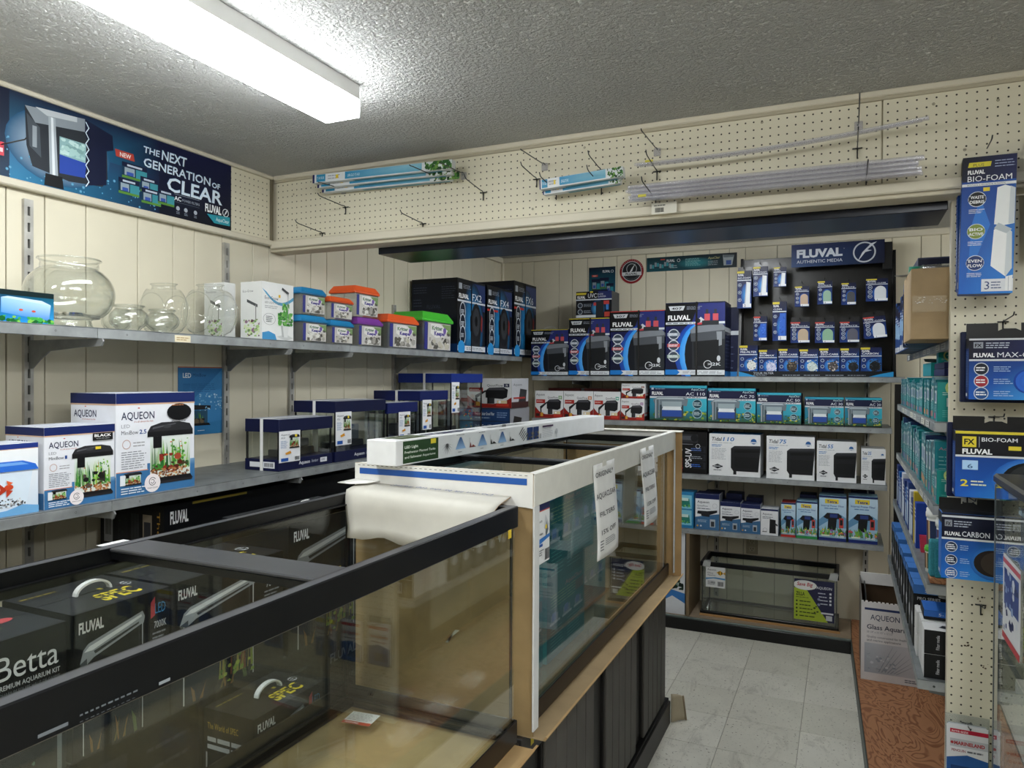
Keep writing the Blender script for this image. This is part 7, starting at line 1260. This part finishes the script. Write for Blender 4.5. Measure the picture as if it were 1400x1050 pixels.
def spec_f(lab3='3', big=False, plants=True):
    def f(a):
        a.rect(0, 0, 1, 1, '#15161a').rect(.0, 0, 1, .6, ['#11141c', '#10131a', '#15161a', '#15161a']); fluval(a, .05, .86, .075, .24 if not big else .15); lampart(a, .06, .02, .66, .88)
        a.poly([(.78, .92), (.83, .96), (.83, .82), (.78, .80)], '#b8404a').text('LED', .83, .83, .08, '#4a8fc0', w=.12).text('7000K', .82, .72, .055, '#c9cbce', w=.14).lines(.80, .60, .96, .70, 3, '#8a8d92', .4, 2).ring(.83, .48, .035, .007, '#c9cbce').text(lab3, .83, .455, .05, '#b8404a', al='c', w=.025).rect(.87, .46, .97, .52, '#6a2a34').lines(.80, .30, .97, .42, 4, '#8a8d92', .4, 3).rect(.50, .50, .54, .55, '#dcc93a')
        if plants: a.plants(.34, .1, .68, .55, 16, ['#7f903a', '#5f8034', '#9a8e44', '#7a4434'], 3).blobs(.34, .05, .7, .3, 18, ['#7f9c3a', '#a9b84a', '#5a7a30'], .02, 2)
    return f
def spec_t(a): a.rect(0, 0, 1, 1, '#1f2023').text('SPEC', .42, .14, .26, '#d2c02c', w=.42, bold=.03, shear=.2); a.rect(.40, .25, .86, .28, '#1f2023'); a.rect(.40, .335, .86, .355, '#1f2023'); a.ring(.90, .5, .05, .007, '#b9bbbe').lines(.87, .42, .93, .58, 3, '#b9bbbe', .4, 2).rect(.62, .5, .66, .56, '#dcc93a').lines(.05, .8, .4, .86, 1, '#7a6c30', .6, 4)
def spec_l(a): a.rect(0, 0, 1, 1, '#1a1b1e').text('The World of SPEC', .08, .82, .06, '#b99c3a', w=.62).lines(.08, .62, .9, .76, 2, '#b9bbbe', .6, 2); a.lines(.12, .1, .6, .5, 8, '#6d7075', .25, 3).rect(.62, .3, .9, .55, '#8a8d90').rect(.05, 0, .08, .6, '#a9abad')
def handle(o, x, y, h, r=.045, c='#dfe0df'): MB().prism([(x+(r)*math.cos(PI*k/12), y-.007, h+r*.62*math.sin(PI*k/12)) for k in range(13)]+[(x+(r-.005)*math.cos(PI*k/12), y-.007, h+(r*.62-.005)*math.sin(PI*k/12)) for k in range(12, -1, -1)], (0, .014, 0), c).build('carry_handle', 'plastic', o)
def kitbox(lab, y0, y1, xf, z, d, h, arts, hd=True, cols=None, grp=None):
    loc, rz, w, dd = onL(y0, y1, xf, z, d); o = carton('nano_tank_box', lab, 'box', loc, rz, w, dd, h, cols or {'*': '#17181b', 'T': '#202124'}, arts, grp)
    if hd: handle(o, .01, .0, h+.0015)
    return o
def betta_f(a):
    a.rect(0, 0, 1, 1, '#131417').text('Betta', .58, .74, .16, '#e4e5e7', w=.37, bold=.0, res=4).text('PREMIUM AQUARIUM KIT', .58, .68, .032, '#c9cbce', w=.38, bold=.02).text('AQUARIUM EQUIPE HAUT DE GAMME', .58, .64, .022, '#7f8287', w=.38).rect(.42, .70, .50, .76, '#dcc93a').lines(.66, .54, .95, .60, 2, '#b9bbbe', .4, 2)
    a.poly([(.20, .20), (.22, .22), (.94, .44), (.96, .40)], '#6f7478').rect(.94, 0, .97, .42, '#7f8488').rect(.20, 0, .215, .2, '#9a9ea2').rect(.50, .0, .51, .3, '#9a9ea2'); a.plants(.0, .05, .22, .55, 40, ['#8a1f24', '#a9323a', '#5c1418'], 2).blobs(.25, .0, .8, .16, 16, ['#7f6a44', '#a48f5a', '#5a7a6a'], .018, 7)
def betta_t(a): a.rect(0, 0, 1, 1, '#18191c').poly([(.35, .05), (.75, .30), (.70, .62), (.45, .5)], '#4a5a38').blobs(.38, .1, .7, .55, 14, ['#2c4f8a', '#7a8a3a', '#a9a84a'], .05, 3).ell(.80, .5, .09, '#b8444a', .05).text('Betta', .02, .35, .22, '#dfe0e2', w=.3).rect(.42, .72, .50, .78, '#dcc93a').lines(.5, .62, .85, .74, 2, '#c9cbce', .4, 3)
# base: dark closed cartons on the floor carry the row above them
k = 0
for (y0, y1), n in zip(((.66, .99), (1.0, 1.34), (1.35, 1.80), (1.815, 2.30), (2.32, 2.90), (2.92, 3.5)), ('nearest', 'second', 'third', 'fourth', 'fifth', 'farthest')):
    for z, h, l in ((.0, .355, 'lower'), (.356, .355, 'upper')):
        loc, rz, w, dd = onL(y0, y1, -1.475, z, .33); carton('stock_carton', 'plain dark stock carton behind the tanks, %s layer, %s from the viewer' % (l, n), 'box', loc, rz, w, dd, h, {'*': '#191a1d', 'T': '#232427'}, {'F': lambda a: a.rect(.05, .7, .4, .9, '#2c2e33').text('FLUVAL', .08, .75, .08, '#8f9296', w=.28, bold=.03).lines(.55, .1, .95, .9, 6, '#33363c', .2, 3)})
kitbox('black betta tank carton with white lettering seen through the near tank', .665, .992, -1.472, .7125, .24, .305, {'F': betta_f, 'T': betta_t}, False)
kitbox('black tank carton with white carry handle and yellow top lettering, nearest handle to the viewer', 1.006, 1.245, -1.470, .7125, .24, .312, {'F': spec_f('3', plants=False), 'T': spec_t, 'L': spec_l})
kitbox('long black tank carton with a leafy plant picture beside the handled carton', 1.252, 1.635, -1.470, .7125, .24, .315, {'F': spec_f('10', True), 'T': spec_t, 'L': spec_l}, False)
def spec_p(a): spec_f('5', True)(a); a.plants(.74, .05, .98, .72, 26, ['#6f8a3a', '#8fa34a', '#4a6a2a', '#a9b35a'], 4)
kitbox('tall black tank carton with a green stem plant, behind the torn white flap', 1.655, 2.10, -1.468, .7125, .26, .385, {'F': spec_p, 'T': spec_t})
kitbox('black tank carton with bright aquatic plants seen down through the boxed tank', 2.11, 2.62, -1.466, .7125, .26, .36, {'F': spec_p, 'T': spec_t}, False)
kitbox('black and blue tank carton farthest along behind the boxed tank', 2.63, 3.2, -1.466, .7125, .26, .30, {'F': lambda a: a.rect(0, 0, 1, 1, '#10151f').rect(.1, .1, .9, .7, '#16304a').lines(.1, .75, .8, .9, 2, '#3a6a9a', .4, 4).rect(.4, .72, .45, .78, '#dcc93a'), 'T': spec_t}, False)
loc, rz, w, dd = onL(1.335, 1.60, -1.300, 0, .165); carton('stock_carton', 'narrow dark stock carton standing in the gap behind the near stand', 'box', loc, rz, w, dd, .42, {'*': '#1b1c1f'}, {})
kitbox('small black handled tank carton seen low through the front pane of the near tank', 1.345, 1.60, -1.300, .4215, .165, .272, {'F': spec_f('3', plants=False), 'T': spec_t, 'L': spec_l})
loc, rz, w, dd = onL(1.645, 2.75, -1.955, .75, .31)
loc = (loc[0], loc[1], .712); 
# long black carton lying under the lower shelf and the closed cartons that carry it
for (y0, y1), n in zip(((1.645, 2.2), (2.21, 2.76)), ('nearer', 'farther')):
    for z, l in ((.0, 'bottom'), (.356, 'top')):
        l2, r2, w2, d2_ = onL(y0, y1, -1.82, z, .30); carton('stock_carton', 'dark stock carton against the left wall, %s one, %s of its pair' % (n, l), 'box', (l2[0]-.135, l2[1], z), r2, w2, d2_, .355, {'*': '#17181b'}, {})
def longf(a): a.rect(0, 0, 1, 1, '#0e0f12'); fluval(a, .02, .85, .10, .065); a.ring(.30, .3, .13, .012, '#33363c', a0=0, a1=PI).rect(.1, .98, .32, 1, '#8a7a30')
def longl(a): a.rect(0, 0, 1, 1, '#101114').rect(.06, .66, .20, .98, '#8f9194').barcode(.08, .72, .18, .92, '#333').rect(.28, .1, .44, .9, '#1c1e22').blobs(.29, .12, .43, .88, 20, ['#2b3528', '#3d4a34', '#26282c'], .02, 3).lines(.50, .1, .62, .92, 1, '#6a6c70', .0, 3); [a.rect(.50+.022*k, .2, .505+.022*k, .92, '#55585c') for k in range(6)]; a.rect(.68, .42, .82, .92, '#8f8474').rect(.70, .44, .80, .86, '#33343a').text('The World of', .90, .95, .045, '#b98c3a', w=.75, rot=-90)
carton('long_tank_box', 'long black tank carton lying under the lower left shelf', 'box', (-2.12, 2.20, .712), PI/2, 1.10, .30, .40, {'*': '#121316', 'T': '#1c1d20'}, {'F': longf, 'L': longl, 'T': lambda a: a.rect(.1, .1, .4, .3, '#8a7a30').rect(.45, .1, .9, .25, '#2b2c2f')})
# ---- goods kept inside the boxed tank, seen through its side
def teal_back(a):
    a.rect(0, 0, 1, 1, ['#14606c', '#17707c', '#1b7d88', '#14656f']); a.text('AquaClear', .45, .88, .06, '#b9868f', w=.48, shear=.1); a.lines(.08, .66, .9, .86, 5, '#8fb08a', .22, 4)
    for k in range(3): b = a.sub(.06+.31*k, .46, .34+.31*k, .62); b.rect(.1, .1, .75, .8, '#7d93a4').rect(.2, .3, .55, .95, '#5a7fb4').rect(0, 0, .9, .2, '#a9b9c2')
    a.lines(.08, .08, .42, .42, 8, '#5fa3a4', .22, 2).lines(.5, .08, .92, .42, 8, '#5fa3a4', .22, 2).rect(.72, .70, .95, .84, '#5a6a74')
for (y0, y1, z, h, xf, lab) in ((1.76, 1.975, .686, .232, -.80, 'teal filter carton inside the boxed tank, bottom left, behind the fish sticker'), (1.74, 1.965, .9185, .262, -.80, 'teal filter carton inside the boxed tank, upper left, behind the fish sticker'), (1.985, 2.32, .686, .225, -.79, 'teal filter carton inside the boxed tank, bottom right of the pair, text columns'), (1.985, 2.31, .9115, .27, -.79, 'teal filter carton inside the boxed tank behind the first sale notice'), (2.46, 2.78, .686, .20, -.86, 'teal filter carton standing farther back in the boxed tank, bottom one'), (2.48, 2.80, .8865, .29, -.86, 'tallest teal filter carton farther back in the boxed tank')):
    loc, rz, w, d = onL(y0, y1, xf, z, .19); carton('filter_carton', lab, 'box', loc, rz, w, d, h, {'*': '#155f6a', 'T': '#1d6f7a'}, {'F': teal_back, 'L': teal_f(9)})
